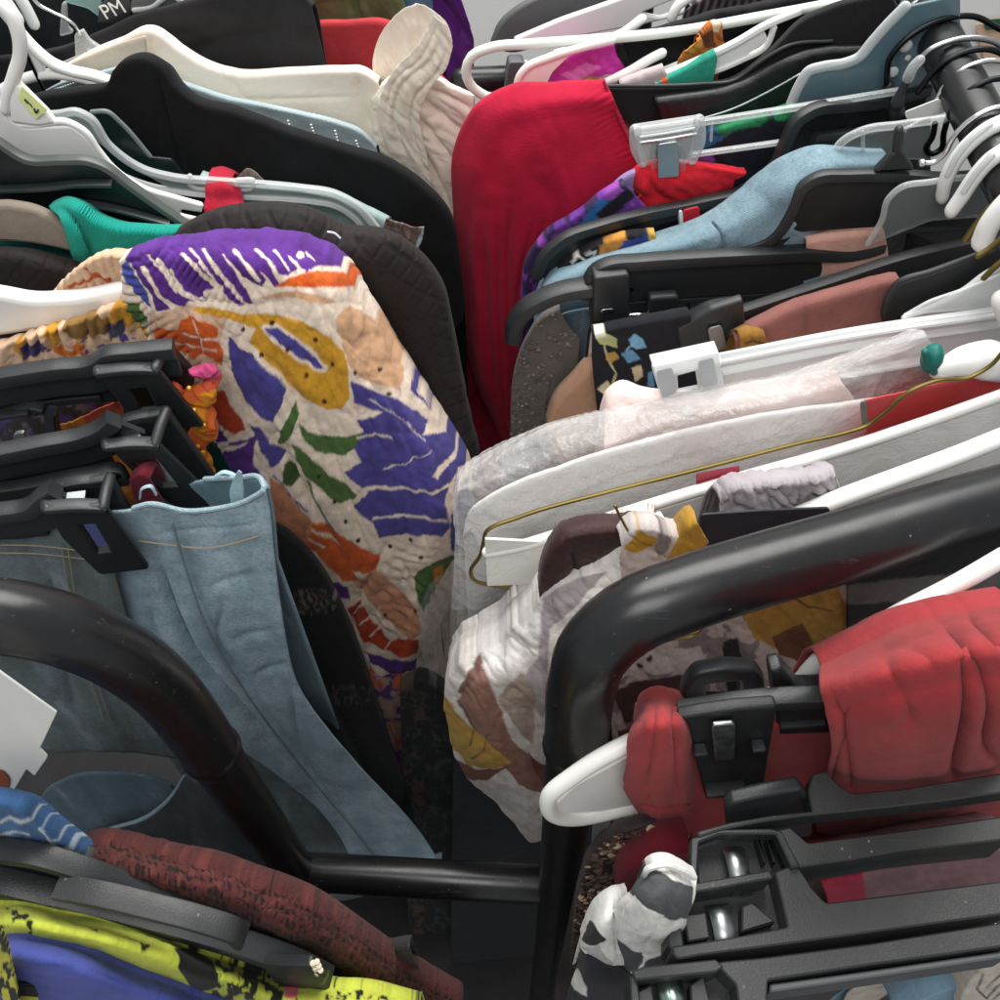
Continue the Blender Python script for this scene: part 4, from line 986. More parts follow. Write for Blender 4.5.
b2 = cloth([[(608, 640), (650, 630), (690, 622), (730, 612), (780, 598), (845, 580)], [(608, 680), (650, 672), (692, 664), (735, 650), (785, 636), (848, 615)], [(612, 730), (655, 724), (700, 715), (740, 704), (790, 690), (850, 672)], [(620, 790), (660, 785), (705, 780), (745, 770), (795, 755), (855, 740)]], (.268, .2), step=1.4, back=None, base='c7bdb8', drop=.3, seed=36, wr=[(2, 26, 60, 2.5), (1.2, 12, 40, 2)],
           paint=[('fn', '8d8385', lambda u, v, s, t: fbm(u/22, v/18, 5) > .15), ('poly', 'b08a3c', [(738, 606), (790, 590), (835, 580), (848, 610), (835, 650), (810, 664), (780, 650), (752, 636)]), ('poly', '6f4a2c', [(772, 636), (800, 620), (812, 640), (808, 662), (780, 655)]), ('line', '5e3e28', [(790, 594), (806, 604), (830, 608)], 1.2), ('poly', '4a2f2e', [(612, 690), (650, 676), (690, 672), (696, 700), (660, 715), (625, 722)]), ('poly', '5c4341', [(616, 730), (690, 712), (690, 760), (620, 780)]), ('poly', 'cfc8c8', [(618, 662), (640, 648), (700, 646), (705, 662), (660, 672)]), ('dot', '463436', [(632, 652, 4), (640, 664, 3), (648, 655, 3)]), ('poly', '232326', [(722, 640), (738, 636), (750, 700), (738, 720), (728, 690)])])
bl.part('front', b2, FLB, solid=1.0, angle=None)
# needle
single('safety_pin', 'tiny brass needle sticking up from the blouse collar', 'pin', tube([(632, 538), (622, 520), (616, 508)], (.305, .1), [.6, .8, .7], 10, 8) + ball(P(615.5, 506, (.305, .1)), .0012, 8), GOLDW)
single('size_card', 'dark navy card with rounded corners standing behind the right arch', 'card', plate([(700, 514, 5), (760, 510), (830, 507, 5), (830, 560), (698, 560)], (.296, .2), 1.6, .5), plastic('navy_card', '23242f', .6))
t = Thing('price_card', 'cream card with a gilt edge poking out below the right arch', 'card')
t.part('card', plate([(640, 600), (704, 590), (706, 622, 4), (698, 632, 4), (642, 640, 3)], (.252, .25), 1.2, .3), plastic('cream_card', 'c7a983', .5))
t.part('gilt_edge', tube([(642, 641), (698, 633), (706, 622)], (.252, .25), 1, 12, 8), GOLDW)

# black and grey stripes behind the white hanger
sb = cloth([[(840, 556), (900, 545), (960, 535), (1010, 525)], [(845, 580), (900, 572), (960, 560), (1010, 550)], [(846, 640), (905, 630), (965, 622), (1010, 612)], [(850, 700), (905, 695), (965, 690), (1010, 685)]], (.243, .3), step=1.8, back=None, base='141416', drop=.3, wr=(.8, 30, 0, 3),
           paint=[('poly', '5c5857', [(840, 584), (1010, 566), (1010, 590), (840, 604)]), ('poly', '4a4849', [(840, 626), (940, 606), (940, 622), (840, 642)])])
garment('striped_skirt', 'black skirt with two broad grey bands under the right arch', 'skirt', sb, fabric('band_fab', '141416', vc=True))
# white hanger with long open loop
pl = (.170, .36)
t = Thing('clothes_hanger', 'bright white tube hanger with a long open loop jutting out past the arch leg', 'hanger', HG)
t.part('loop', tube([(1005, 556), (960, 582), (900, 613), (850, 642), (826, 655), (812, 668), (800, 682), (760, 700), (700, 716), (640, 738), (600, 758), (570, 778), (552, 792), (548, 804), (555, 815), (575, 818), (620, 810), (680, 798), (760, 780), (860, 750)], pl, [4.6, 4.6, 4.4, 4.4, 4.4, 4.4, 4.4], 120, 14), WHITEP)
t.part('web', plate([(552, 806, 4), (575, 784, 4), (640, 748), (720, 720), (780, 706), (780, 772), (680, 794), (600, 810), (560, 812, 4)], pl, 2, .6), WHITEP)

# ------------------------------------------------------------------ red cloth and the black clip hangers in front
RED2 = fabric('brick_jersey', '963437', '852c2f', rough=.9, weave=650, wb=.3, var=.1, sheen=.06, spec=.1, crease=.16, crs=80)
t = Thing('red_trousers', 'brick red jersey trousers rolled over a black clip hanger', 'trousers')
rr = cloth([[(822, 668, .02), (850, 655, .02), (880, 640, .02), (920, 624, .02), (960, 614, .02), (1010, 606, .02)],
            [(821, 678, -.004), (852, 668, -.008), (884, 655, -.01), (924, 642, -.012), (965, 634, -.014), (1010, 628, -.014)],
            [(828, 710, -.02), (858, 705, -.026), (890, 696, -.03), (930, 686, -.032), (970, 680, -.034), (1010, 674, -.034)],
            [(832, 748, -.018), (862, 750, -.026), (896, 748, -.032), (936, 742, -.034), (974, 736, -.036), (1010, 728, -.036)],
            [(822, 785, 0), (860, 792, -.008), (900, 790, -.012), (940, 785, -.014), (976, 780, -.014), (1010, 775, -.014)],
            [(815, 830, .0), (860, 840, 0), (900, 838, 0), (940, 832, 0), (976, 826, 0), (1010, 820, 0)]], (.168, .16), step=2, back=(.02, .15), wr=[(.5, 34, 70, 3)], seed=41,
           creases=[([(834, 690), (846, 730), (852, 790)], 3, 3), ([(960, 650), (964, 700), (958, 745), (948, 785)], 6, 6), ([(935, 622), (975, 660), (988, 710), (984, 745), (1000, 765)], 5, 5), ([(850, 700), (842, 740), (830, 785)], 3, 2.5), ([(880, 650), (900, 690), (918, 730)], 8, 1.6), ([(870, 650), (905, 650), (940, 665)], 6, 1.5), ([(965, 616), (1008, 655)], 4, 4), ([(880, 735), (900, 725), (915, 700)], 8, 1.5)])
t.part('rolled_waist', rr, RED2, solid=1.8, angle=None)
rp = cloth([[(676, 735), (740, 728), (820, 715), (860, 710)], [(686, 770), (742, 765), (815, 755), (860, 750)], [(690, 835), (745, 830), (810, 822), (860, 815)]], (.178, .16), step=3, back=None, wr=(1, 24, 70, 3), drop=.4)
t.part('leg_panel', rp, RED2, solid=1.8, angle=None)
cuff = cloth([[(640, 745, .015), (642, 715, .012), (652, 703, .01), (668, 701, .01), (682, 706, .012), (688, 720, .012)], [(630, 770, -.004), (634, 738, -.008), (650, 722, -.012), (666, 720, -.013), (682, 724, -.008), (690, 742, 0)], [(626, 785, -.006), (640, 765, -.014), (655, 752, -.018), (668, 750, -.018), (684, 752, -.012), (694, 765, 0)], [(640, 812, -.004), (650, 800, -.012), (660, 795, -.015), (672, 795, -.014), (686, 797, -.01), (696, 800, 0)], [(642, 828, 0), (654, 830, -.008), (664, 832, -.012), (674, 833, -.012), (686, 832, -.008), (694, 826, 0)]], (.182, .16), step=1.5, back=(.012, .1), wr=[(1.0, 12, 80, 2)], seed=43,
             creases=[([(656, 705), (654, 740), (646, 785)], 3.4, 3.4), ([(670, 703), (674, 740), (676, 785)], 3, 3), ([(638, 800), (655, 806), (692, 802)], 1.6, 2.2)], drop=.1)
t.part('cuff', cuff, RED2, solid=1.8, angle=None)

def spr(pl, u, v, w=.012, h=.022, dy=-.012):
    ex, ez, nn_ = plane_axes(pl)
    pts = []
    c = P(u, v, pl, 0)
    for a, b in ((.010, -.9), (.011, -.4), (.009, -.05), (.004, .12), (-.003, .12), (-.008, -.05), (-.010, -.5)):
        pts.append(c + nn_*a + ez*h*b)
    path = cr(np.array(pts), 22)
    V = np.concatenate([path - ex*w/2, path + ex*w/2]); n = len(path)
    F = [(i, i+1, n+i+1, n+i) for i in range(n-1)]
    return G(V, F)

# C1
pl = PL2((700, 706, .415), (830, 697, .415))
CLG = 'black clip hangers on the right'
t = Thing('clip_hanger', 'black clip hanger gripping the brick red trousers, farthest of the clip hangers on the right', 'clip hanger', CLG)
t.part('beam', bar([(678, 708), (700, 705), (735, 699), (775, 695), (832, 693), (1010, 672)], pl, 9, 8, 30), BLACKP)
t.part('beam_rib', plate([(776, 704), (832, 702), (1010, 690), (1010, 722), (832, 729), (776, 731)], pl, 4, 1), BLACKP2)
t.part('rib', bar([(780, 722), (824, 719)], (pl[0]-.002, pl[1]), 6, 3, 6), BLACKP)
t.part('post', plate([(767, 662, 3), (780, 660, 3), (798, 682, 4), (832, 681), (832, 696), (772, 698)], (pl[0]+.012, pl[1]), 9, 2), BLACKP)
c = t.part('back_jaw', plate([(679, 700, 2), (681, 684, 5), (692, 668, 8), (722, 662, 10), (756, 664, 6), (764, 676, 3), (764, 702, 2)], (pl[0]+.02, pl[1]), 8, 2, holes=[[(704, 700), (706, 678, 3), (738, 674, 3), (738, 700)]]), BLACKP)
f = t.part('front_jaw', plate([(677, 712, 2), (700, 708), (735, 703), (776, 700), (772, 726), (768, 748), (762, 786, 3), (740, 790), (704, 792, 3), (696, 760), (690, 734), (678, 724, 3)], (pl[0]-.006, pl[1]), 6, 1.6), BLACKP2)
t.part('foot', bar([(706, 789), (745, 786)], (pl[0]-.012, pl[1]), 8, 4, 6), BLACKP, f)
for u, v in ((700, 750), (758, 746)):
    t.part('rib', box3(P(u, v, pl, -.012), plane_axes(pl)[0], plane_axes(pl)[2], (0, 0, 1), .006, .006, .003), BLACKP, f)
t.part('spring', plate([(711, 723), (735, 721), (734, 757, 2), (715, 759, 2)], (pl[0]-.0115, pl[1]), 2.5, .8), SPRING)
# C2
t = Thing('clip_hanger', 'dusty black clip hanger directly below the rolled red trousers', 'clip hanger', CLG)
t.part('beam', hslab([(697, 831, 2), (730, 822), (770, 815), (812, 811, 1), (808, 790), (812, 774, 2), (826, 771, 3), (840, 786, 4), (853, 793, 3), (900, 789), (1012, 771), (1012, 791), (950, 800), (880, 808), (802, 816), (760, 822), (720, 830), (699, 837, 2)], .45, 12), GREYBLK)
pj = PL2((724, 798, .44), (806, 782, .44))
t.part('back_jaw', plate([(724, 802, 3), (730, 796, 4), (765, 788, 6), (800, 782, 4), (808, 794, 3), (811, 830), (728, 840)], pj, 7, 2, holes=[[(757, 813, 1), (775, 810, 1), (776, 824, 1), (758, 826, 1)]]), BLACKP)
t.part('front_beam', hslab([(776, 830, 1), (790, 827, 1), (808, 843, 3), (900, 831), (1012, 815), (1012, 839), (900, 851), (850, 860), (800, 867, 2), (788, 850)], .452, 26), GREYBLK)
t.part('clip_frame', hslab([(691, 838, 2), (720, 829), (770, 828), (782, 831, 2), (800, 866, 2), (792, 868, 1), (776, 834), (720, 834), (699, 842), (697, 876), (690, 874)], .4512, 8), BLACKP)
t.part('clip_floor', hslab([(696, 838), (778, 832), (792, 868), (790, 880), (698, 886)], .468, 6), BLACKP2)
for x in (757, 767, 777): t.part('fin', hslab([(x, 838), (x+3, 838), (x+10, 862), (x+7, 862)], .460, 8, .5), BLACKP2)
p2 = PLH(736, 866, .462, .1)
t.part('spring', spr(p2, 737, 867, .0095, .011), SPRING, solid=.8)
# C3
t = Thing('clip_hanger', 'grey worn clip hanger beside the black and white twisted cloth, with a bright steel spring', 'clip hanger', CLG)
t.part('beam', hslab([(672, 946, 3), (690, 944), (740, 936), (788, 927, 3), (782, 900), (775, 872, 2), (790, 866, 4), (799, 867, 3), (812, 888, 4), (826, 903, 4), (850, 900), (1012, 880), (1012, 913), (900, 928), (800, 942), (700, 955), (678, 959, 3), (673, 954, 2)], .455, 24), GREYBLK)
t.part('back_jaw', hslab([(671, 887, 2), (700, 882), (770, 870, 2), (773, 878, 2), (720, 888), (673, 896, 2)], .452, 22), GREYBLK)
t.part('end_wall', hslab([(668, 893, 2), (675, 891), (684, 945), (678, 960, 2), (668, 944, 2)], .458, 24), BLACKP)
t.part('clip_floor', hslab([(674, 892), (776, 876), (788, 930), (680, 950)], .470, 6), BLACKP2)
t.part('block', hslab([(684, 915, 2), (706, 912, 2), (710, 938), (688, 942)], .461, 10), GREYBLK)
t.part('block', hslab([(742, 906, 2), (752, 902, 2), (776, 922), (742, 932)], .461, 10), GREYBLK)
p3 = PLH(723, 925, .462, .1)
t.part('spring', spr(p3, 723, 926, .0105, .013), SPRING, solid=.8)
# C4
t = Thing('clip_hanger', 'grey worn clip hanger nearest the bottom edge, with a greenish steel spring', 'clip hanger', CLG)
t.part('beam', hslab([(715, 963, 2), (724, 961, 3), (760, 958), (860, 945), (1012, 921), (1012, 945), (860, 966), (768, 980, 2), (766, 1012), (740, 1012), (736, 984), (726, 974, 3)], .458, 26), GREYBLK)
t.part('lower_rail', hslab([(770, 984), (860, 972), (1012, 950), (1012, 956), (860, 979), (770, 992)], .462, 20), GREYP)
t.part('back_jaw', hslab([(632, 971, 2), (645, 966, 2), (716, 959, 2), (724, 967), (716, 972), (636, 980, 2)], .456, 20), GREYBLK)
t.part('end_wall', hslab([(630, 975, 2), (637, 976), (646, 1040), (632, 1040)], .460, 24), BLACKP)
t.part('clip_floor', hslab([(636, 976), (728, 966), (742, 1030), (644, 1040)], .474, 6), BLACKP2)
t.part('block', hslab([(690, 985, 2), (704, 975, 2), (712, 1010), (692, 1014)], .464, 10), GREYBLK)
t.part('block', hslab([(636, 992, 2), (652, 984, 2), (656, 1014), (640, 1020)], .464, 10), GREYBLK)
p4 = PLH(672, 1000, .466, .1)
t.part('spring', spr(p4, 672, 1000, .011, .012), metal('greenish_steel', '8fa39a', .25), solid=.8)

# clothes between and under the clip hangers
ws = cloth([[(570, 1000), (574, 930), (580, 890), (592, 858), (612, 838), (640, 828), (680, 828)], [(590, 1000), (594, 935), (602, 900), (614, 874), (632, 858), (656, 850), (690, 850)], [(620, 1010), (628, 945), (636, 918), (648, 896), (664, 884), (684, 878), (700, 878)]], (.168, .1), step=2, wr=[(1, 14, 60, 2)], drop=.4, back=(.012, .3))
ws.M = [0]*len(ws.F)
sq = sequins(ws, 1500, .0020, 0, 9).slot(1); sq2 = sequins(ws, 420, .0021, 0, 12, lambda u, v, r: v < 930).slot(2)
garment('brown_sequin_shirt', 'brown and cream sequined top hanging at the low right of the gap', 'top', ws + sq + sq2, [fabric('brown_net', '33292a', rough=.7), plastic('brown_sequin', '63504a', .25, .2, .05), plastic('cream_sequin', 'd0b698', .25, .2, .05)], solid=None)
wn = cloth([[(618, 895), (624, 876), (640, 862), (665, 852), (690, 850)], [(622, 900), (634, 882), (650, 870), (672, 862), (696, 860)], [(640, 910), (652, 896), (668, 886), (686, 880), (702, 878)]], (.152, .1), step=2, wr=(.8, 16, 0, 2), drop=.3)
garment('wine_shirt', 'wine red jersey edge behind the black and white twist', 'top', wn, fabric('wine', '701626', '5c0f1e'))
BWF = fabric('bw_fab', 'dcdcd8', rough=.85, vc=True, crease=.15)
tt_ = Thing('twisted_scarf', 'black and white banded scarf twisted into the front clip', 'scarf')
ta = cloth([[(647, 874, .003), (656, 867, .002), (668, 867, .002), (682, 873, .002), (694, 880, .002)],
            [(637, 888, 0), (648, 886, -.006), (660, 890, -.010), (674, 895, -.010), (692, 897, -.006)],
            [(620, 905, .002), (633, 904, -.008), (648, 910, -.014), (664, 915, -.016), (684, 918, -.010)],
            [(612, 922, .004), (626, 926, -.006), (642, 934, -.012), (658, 936, -.014), (678, 936, -.008)],
            [(612, 938, .006), (624, 946, 0), (638, 953, -.004), (654, 954, -.006), (672, 950, 0)],
            [(618, 960, .006), (626, 966, .003), (636, 970, 0), (650, 970, 0), (668, 968, .002)]], (.118, .1), step=1.0, base='e2e2de', seed=51, back=(.008, .1), drop=.12, wr=[(.7, 14, 60, 2)],
           paint=[('poly', '45474a', [(632, 893), (648, 872), (656, 872), (672, 884), (690, 886), (690, 915), (668, 916), (650, 905)]), ('poly', '3c3d40', [(614, 931), (626, 940), (645, 955), (636, 968), (622, 972), (612, 950)]), ('poly', '2a2b30', [(646, 958), (660, 950), (690, 945), (690, 1000), (640, 1000), (636, 970)])],
           creases=[([(640, 888), (622, 915), (618, 940)], 2, 2), ([(664, 912), (650, 935), (640, 955)], 2.5, 2)])
tt_.part('twist', ta, BWF, solid=1.6, angle=None)
tb = cloth([[(584, 938, .006), (590, 922, .004), (600, 908, .002), (612, 899, .002), (626, 896, .004)],
            [(583, 946, 0), (592, 936, -.006), (602, 926, -.008), (612, 918, -.006), (622, 914, 0)],
            [(590, 955, 0), (598, 950, -.006), (607, 944, -.008), (616, 940, -.006), (624, 938, 0)],
            [(602, 968, .002), (608, 966, -.003), (614, 963, -.004), (622, 962, -.003), (632, 962, 0)]], (.124, .1), step=1.0, base='e0e0dc', seed=53, back=(.008, .1), drop=.05, wr=[(.6, 12, 60, 2)],
           paint=[('poly', '17181c', [(585, 940), (593, 919), (606, 938), (598, 943)]), ('poly', 'b2b2b0', [(584, 944), (600, 943), (613, 962), (600, 968)])], creases=[([(614, 900), (613, 925), (618, 960)], 1.8, 3)])
tt_.part('twist', tb, BWF, solid=1.6, angle=None)
tc = cloth([[(580, 962, .004), (590, 955, 0), (604, 962, -.002), (622, 970, -.002), (650, 968, 0)], [(574, 980, .002), (586, 978, -.006), (604, 982, -.01), (624, 986, -.008), (650, 984, 0)], [(566, 1005), (582, 1005, -.006), (602, 1006, -.01), (624, 1008, -.008), (650, 1006)], [(560, 1035), (580, 1036), (602, 1036), (624, 1036), (650, 1034)]], (.121, .1), step=1.2, base='1d1e25', seed=55, back=(.006, .1), drop=.1, wr=[(1, 16, 60, 2)],
           paint=[('poly', 'd8d8d4', [(572, 980), (580, 968), (588, 985), (588, 996), (576, 990)])])
tt_.part('twist', tc, BWF, solid=1.6, angle=None)
tt_.part('rolled_edge', tube([(646, 876, 0), (650, 868, 0), (660, 865, 0), (678, 869, 0), (694, 877)], (.118, .1), 1.5, 24, 8), fabric('white_band', 'e6e6e2', rough=.85))
pk2 = cloth([[(820, 880), (880, 868), (940, 858), (1010, 846)], [(825, 892), (885, 880), (945, 870), (1010, 858)], [(830, 915), (890, 900), (950, 890), (1010, 878)]], (.13, .15), wr=(1.5, 20, 20, 2), drop=.3, base='7a5a60', paint=[('poly', '9c1f3c', [(815, 870), (862, 868), (866, 900), (815, 905)])], step=2)
garment('mauve_shirt', 'dusty mauve cloth seen through the gap of the front clip hanger', 'top', pk2, fabric('mauve', '7a5a60', vc=True))
cf = cloth([[(958, 1005), (966, 985), (980, 968), (1010, 950)], [(965, 1010), (978, 992), (992, 980), (1012, 965)], [(975, 1020), (990, 1005), (1005, 995), (1015, 985)]], (.078, .15), step=1.4, base='c5bdb0', drop=.2, paint=[('line', '4b443f', [(982, 972), (976, 986), (986, 996), (996, 984), (1005, 978)], 1.2), ('line', '4b443f', [(985, 985), (1000, 972), (1010, 976)], 1.2), ('line', '6b5b49', [(990, 1000), (1000, 990), (1012, 992)], 1)])
garment('cream_shirt', 'cream top with fine dark outlined flowers in the bottom right corner', 'top', cf, fabric('cream_floral', 'c5bdb0', vc=True))
lb = cloth([[(895, 1010), (920, 998), (945, 988), (962, 982)], [(905, 1015), (930, 1004), (950, 996), (968, 992)], [(915, 1025), (940, 1015), (960, 1008), (975, 1002)]], (.084, .15), step=2, drop=.2)
garment('pale_blue_shirt', 'pale blue cloth edge beside the cream flowered top', 'top', lb, fabric('pale_blue', '7d9db2'))
# dark clothes low in the gap
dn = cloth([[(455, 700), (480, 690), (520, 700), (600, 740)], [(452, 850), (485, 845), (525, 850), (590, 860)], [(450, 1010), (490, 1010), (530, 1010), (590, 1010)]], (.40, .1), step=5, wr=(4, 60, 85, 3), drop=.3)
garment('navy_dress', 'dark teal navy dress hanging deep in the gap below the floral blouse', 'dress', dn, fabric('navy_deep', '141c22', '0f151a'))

# ------------------------------------------------------------------ hooks over the right rail
CH2 = metal('dull_steel', 'a6a8a8', .3)
FR3 = plastic('frosted_white_hook', 'dfe1e0', .35, .04, .05)
def hook(owner, pts, top, mat, r, k=0.05, tip=None, n=40, flat=1.0):
    t = find(owner)
    pl = PLH(top[0], top[1], .366, k)
    h = t.part('hook', tube(pts, pl, r, n, 12, flat=flat), mat)
    if tip: t.part('tip', ball(P(pts[0][0], pts[0][1], pl), r/1000*1.55, 10), tip, h)
    return pl, h, t
hook('wide black velvet', [(876, 27), (886, 26), (896, 23), (903, 13), (918, 1), (945, -12), (985, -14), (1010, 0)], (950, -12), CHROME, 2.0, tip=CHROME)
hook('pale mint tube hanger with a wide', [(888, 25), (894, 17), (902, 4), (920, -12)], (935, -14), CH2, 1.7)
hook('translucent steel blue', [(909, 76), (918, 62), (930, 50), (948, 42), (972, 38), (992, 41), (1012, 54)], (975, 38), CH2, 2.3)
hook('black hanger with a bowed', [(918, 92), (928, 78), (942, 64), (962, 53), (985, 49), (1012, 58)], (985, 49), BLKWIRE, 2.2)
hook('crystal clear plastic clip', [(903, 131), (918, 122), (930, 114), (936, 100), (948, 82), (965, 68), (985, 61), (1012, 62)], (988, 61), CHROME, 1.8, tip=CHROME)
hook('deep scooped shoulder', [(935, 124), (932, 138), (926, 148), (932, 154), (940, 150), (944, 132), (952, 110), (968, 92), (990, 80), (1012, 78)], (995, 80), BLKWIRE, 2.1)
hook('wide matt black suit', [(922, 163), (934, 162), (944, 154), (953, 138), (968, 122), (988, 110), (1012, 105)], (995, 108), CHROME, 1.9, tip=CHROME)
for lab, pts, top in (('clear plastic hanger with a rounded', [(942, 196), (946, 180), (956, 160), (970, 143), (988, 129), (1012, 118)], (1000, 122)),
                      ('clear plastic hanger arm', [(952, 210), (962, 196), (974, 178), (990, 160), (1012, 146)], (1004, 148))):
    pl, h, t = hook(lab, pts, top, FR3, [5.6, 6, 6, 6, 6], flat=.75)
    t.part('inset', tube([(a+2, b-5) for a, b in pts[1:-1]], (pl[0]-.0038, pl[1]), 2.2, 20, 8), FROST, h)
for lab, pts, top, m, r in (('brass wire hanger running', [(965, 240), (975, 226), (990, 208), (1012, 188)], (1010, 188), GOLDW, 2.0),
                      ('square pinch clip', [(982, 242), (990, 224), (1002, 208), (1016, 194)], (1012, 196), WHITEP, 6.5),
                      ('white paper covered', [(978, 256), (990, 248), (1002, 238), (1016, 226)], (1014, 226), GOLDW, 1.8),
                      ('ivory plastic hanger bar', [(984, 278), (994, 268), (1006, 258), (1018, 248)], (1014, 250), GOLDW, 1.8)):
    hook(lab, pts, top, m, r)
t = Thing('clothes_hanger', 'milky white hanger neck sweeping in from the right edge above the bag knot', 'hanger', HG)
t.part('neck', plate([(905, 318), (950, 300, 10), (975, 282, 10), (1010, 262), (1010, 310), (940, 322)], (.478, .1), 4, 1.5), FROST2)
t.part('rim', tube([(905, 318), (940, 304), (965, 290), (985, 275), (1010, 262)], (.478, .1), 2.6, 24), FR3)
t.part('collar', tube([(1003, 300), (1010, 320)], (.44, .1), 7, 6), WHITEP)
single('size_ticket', 'small white folded paper ticket between the hooks', 'ticket', plate([(904, 112), (940, 98), (946, 112), (908, 122)], PLH(930, 110, .40), 1, .3), fabric('ticket_paper', 'e8e8e6', sheen=0))
t = find('wide black velvet')
t.part('sleeve', tube([(908, 78), (914, 66), (920, 60)], PLH(950, 45, .366), [4, 3.8, 3.5], 8), CLEAR2)
t.part('neck', tube([(897, 104), (902, 90), (908, 78)], PLH(950, 45, .366), [5, 3, 2.6], 8), BLACKP)
t = Thing('wall_poster', 'peach poster with a dark green stripe on the white wall at the top right corner', 'poster')
t.part('sheet', plate([(975, 24), (1040, 20), (1040, 60), (985, 64)], (2.585, 0), 4, .5), plastic('peach', 'd8b79c', .8))
t.part('stripe', plate([(984, 20), (1040, 16), (1040, 24), (985, 30)], (2.578, 0), 4, .5), plastic('dkgreen', '2f5a2f', .8))
# ================================================================== LEFT RAIL, far to near
g = cloth([[(305, 20), (312, 2), (330, -10), (370, -16), (400, -10)], [(310, 26), (320, 12), (345, 4), (375, 2), (405, 6)], [(320, 50), (335, 34), (360, 28), (390, 26), (415, 24)]], (.93, 0), step=2.5, wr=[(5, 22, 60, 2)], drop=.3, seed=60, creases=[([(352, -5), (362, 25)], 4, 8)])
garment('olive_jacket', 'olive green jacket folds at the top edge left of the purple dress', 'jacket', g, fabric('olive', '5c6240', '474c30', var=.4))
g = cloth([[(384, -10), (400, -14), (430, -20)], [(386, 6), (402, 2), (432, -4)], [(388, 30), (404, 26), (434, 20)]], (.94, 0), step=3, wr=(2, 16, 40, 2), drop=.3)
garment('denim_shirt', 'blue denim shirt edge beside the olive folds', 'shirt', g, fabric('denim_shirt', '53718e', '3f5b78', kind='denim', wb=.4))
g = cloth([[(404, 12), (412, -8), (432, -20), (452, -18)], [(425, 14), (432, 0), (446, -6), (460, -4)], [(445, 40), (452, 20), (464, 16), (471, 30)], [(446, 78), (455, 74), (464, 66), (474, 46)], [(448, 120), (456, 120), (464, 118), (472, 110)]], (.96, 0), step=2.5, wr=[(2, 24, 60, 3)], drop=.3, creases=[([(430, -10), (455, 20), (468, 45)], 6, 8)])
garment('purple_dress', 'deep purple dress against the white wall at the top', 'dress', g, fabric('purple', '5c2078', '451560', rough=.7))
g = cloth([[(425, -8), (440, -14), (455, -14)], [(436, 4), (448, 0), (460, 8)], [(446, 20), (456, 18), (465, 26)]], (.975, 0), step=3, drop=.3)
garment('coral_shirt', 'coral pink edge behind the purple dress', 'top', g, fabric('coral', 'd24a62'))
g = cloth([[(240, 26), (300, 24), (350, 23), (382, 22), (390, 24)], [(240, 34), (300, 34), (350, 33), (384, 34), (392, 40)], [(250, 100), (310, 96), (350, 92), (384, 90), (394, 100)]], (.90, 0), step=3, wr=(1.5, 30, 70, 3), drop=.3)
garment('red_jacket', 'plain red jacket shoulder behind the cream dress', 'jacket', g, fabric('poppy', 'b4343c', '9c2a33', rough=.8))
g = cloth([[(440, 78), (446, 84), (452, 92)], [(440, 110), (448, 112), (456, 112)], [(440, 150), (450, 150), (458, 150)]], (.87, 0), step=3, drop=.3)
garment('red_shirt', 'sliver of red cloth between the cream chiffon and the red pullover', 'top', g, fabric('redsliver', 'b8283c'))
# black trousers at the top
g = cloth([[(-60, 70), (-20, 62), (30, 56), (60, 50), (100, 34), (130, 20), (170, 8), (210, -2), (260, -6), (300, -6), (312, 6)], [(-60, 84), (-20, 76), (34, 68), (70, 60), (104, 48), (140, 36), (180, 26), (220, 20), (262, 16), (300, 16), (318, 30)], [(-60, 130), (-20, 125), (40, 120), (90, 110), (130, 90), (170, 74), (210, 70), (250, 66), (285, 66), (312, 66), (326, 70)], [(-60, 190), (-20, 185), (40, 180), (100, 170), (140, 150), (180, 140), (220, 135), (260, 130), (290, 130), (316, 130), (330, 130)]], (.83, 0), step=3, wr=[(2.5, 40, 15, 2.5)], drop=.3, creases=[([(170, 60), (230, 40), (300, 30)], 8, 5), ([(120, 40), (200, 34)], 6, 4)])
garment('black_jacket', 'black jacket with soft folds behind the cream dress', 'jacket', g, fabric('black_wool', '252528', '18181a', var=.3))
g = cloth([[(-60, 4), (0, -4), (50, -8), (110, -20), (200, -40)], [(-60, 20), (0, 12), (54, 6), (114, -4), (210, -20)], [(-60, 80), (0, 75), (58, 70), (120, 55), (220, 40)]], (.90, 0), step=3, wr=(3, 30, 30, 2), drop=.3)
garment('charcoal_cardigan', 'charcoal cardigan behind the metal hook in the top left corner', 'cardigan', g, fabric('charcoal_knit', '2a2d2f', '1e2022'))
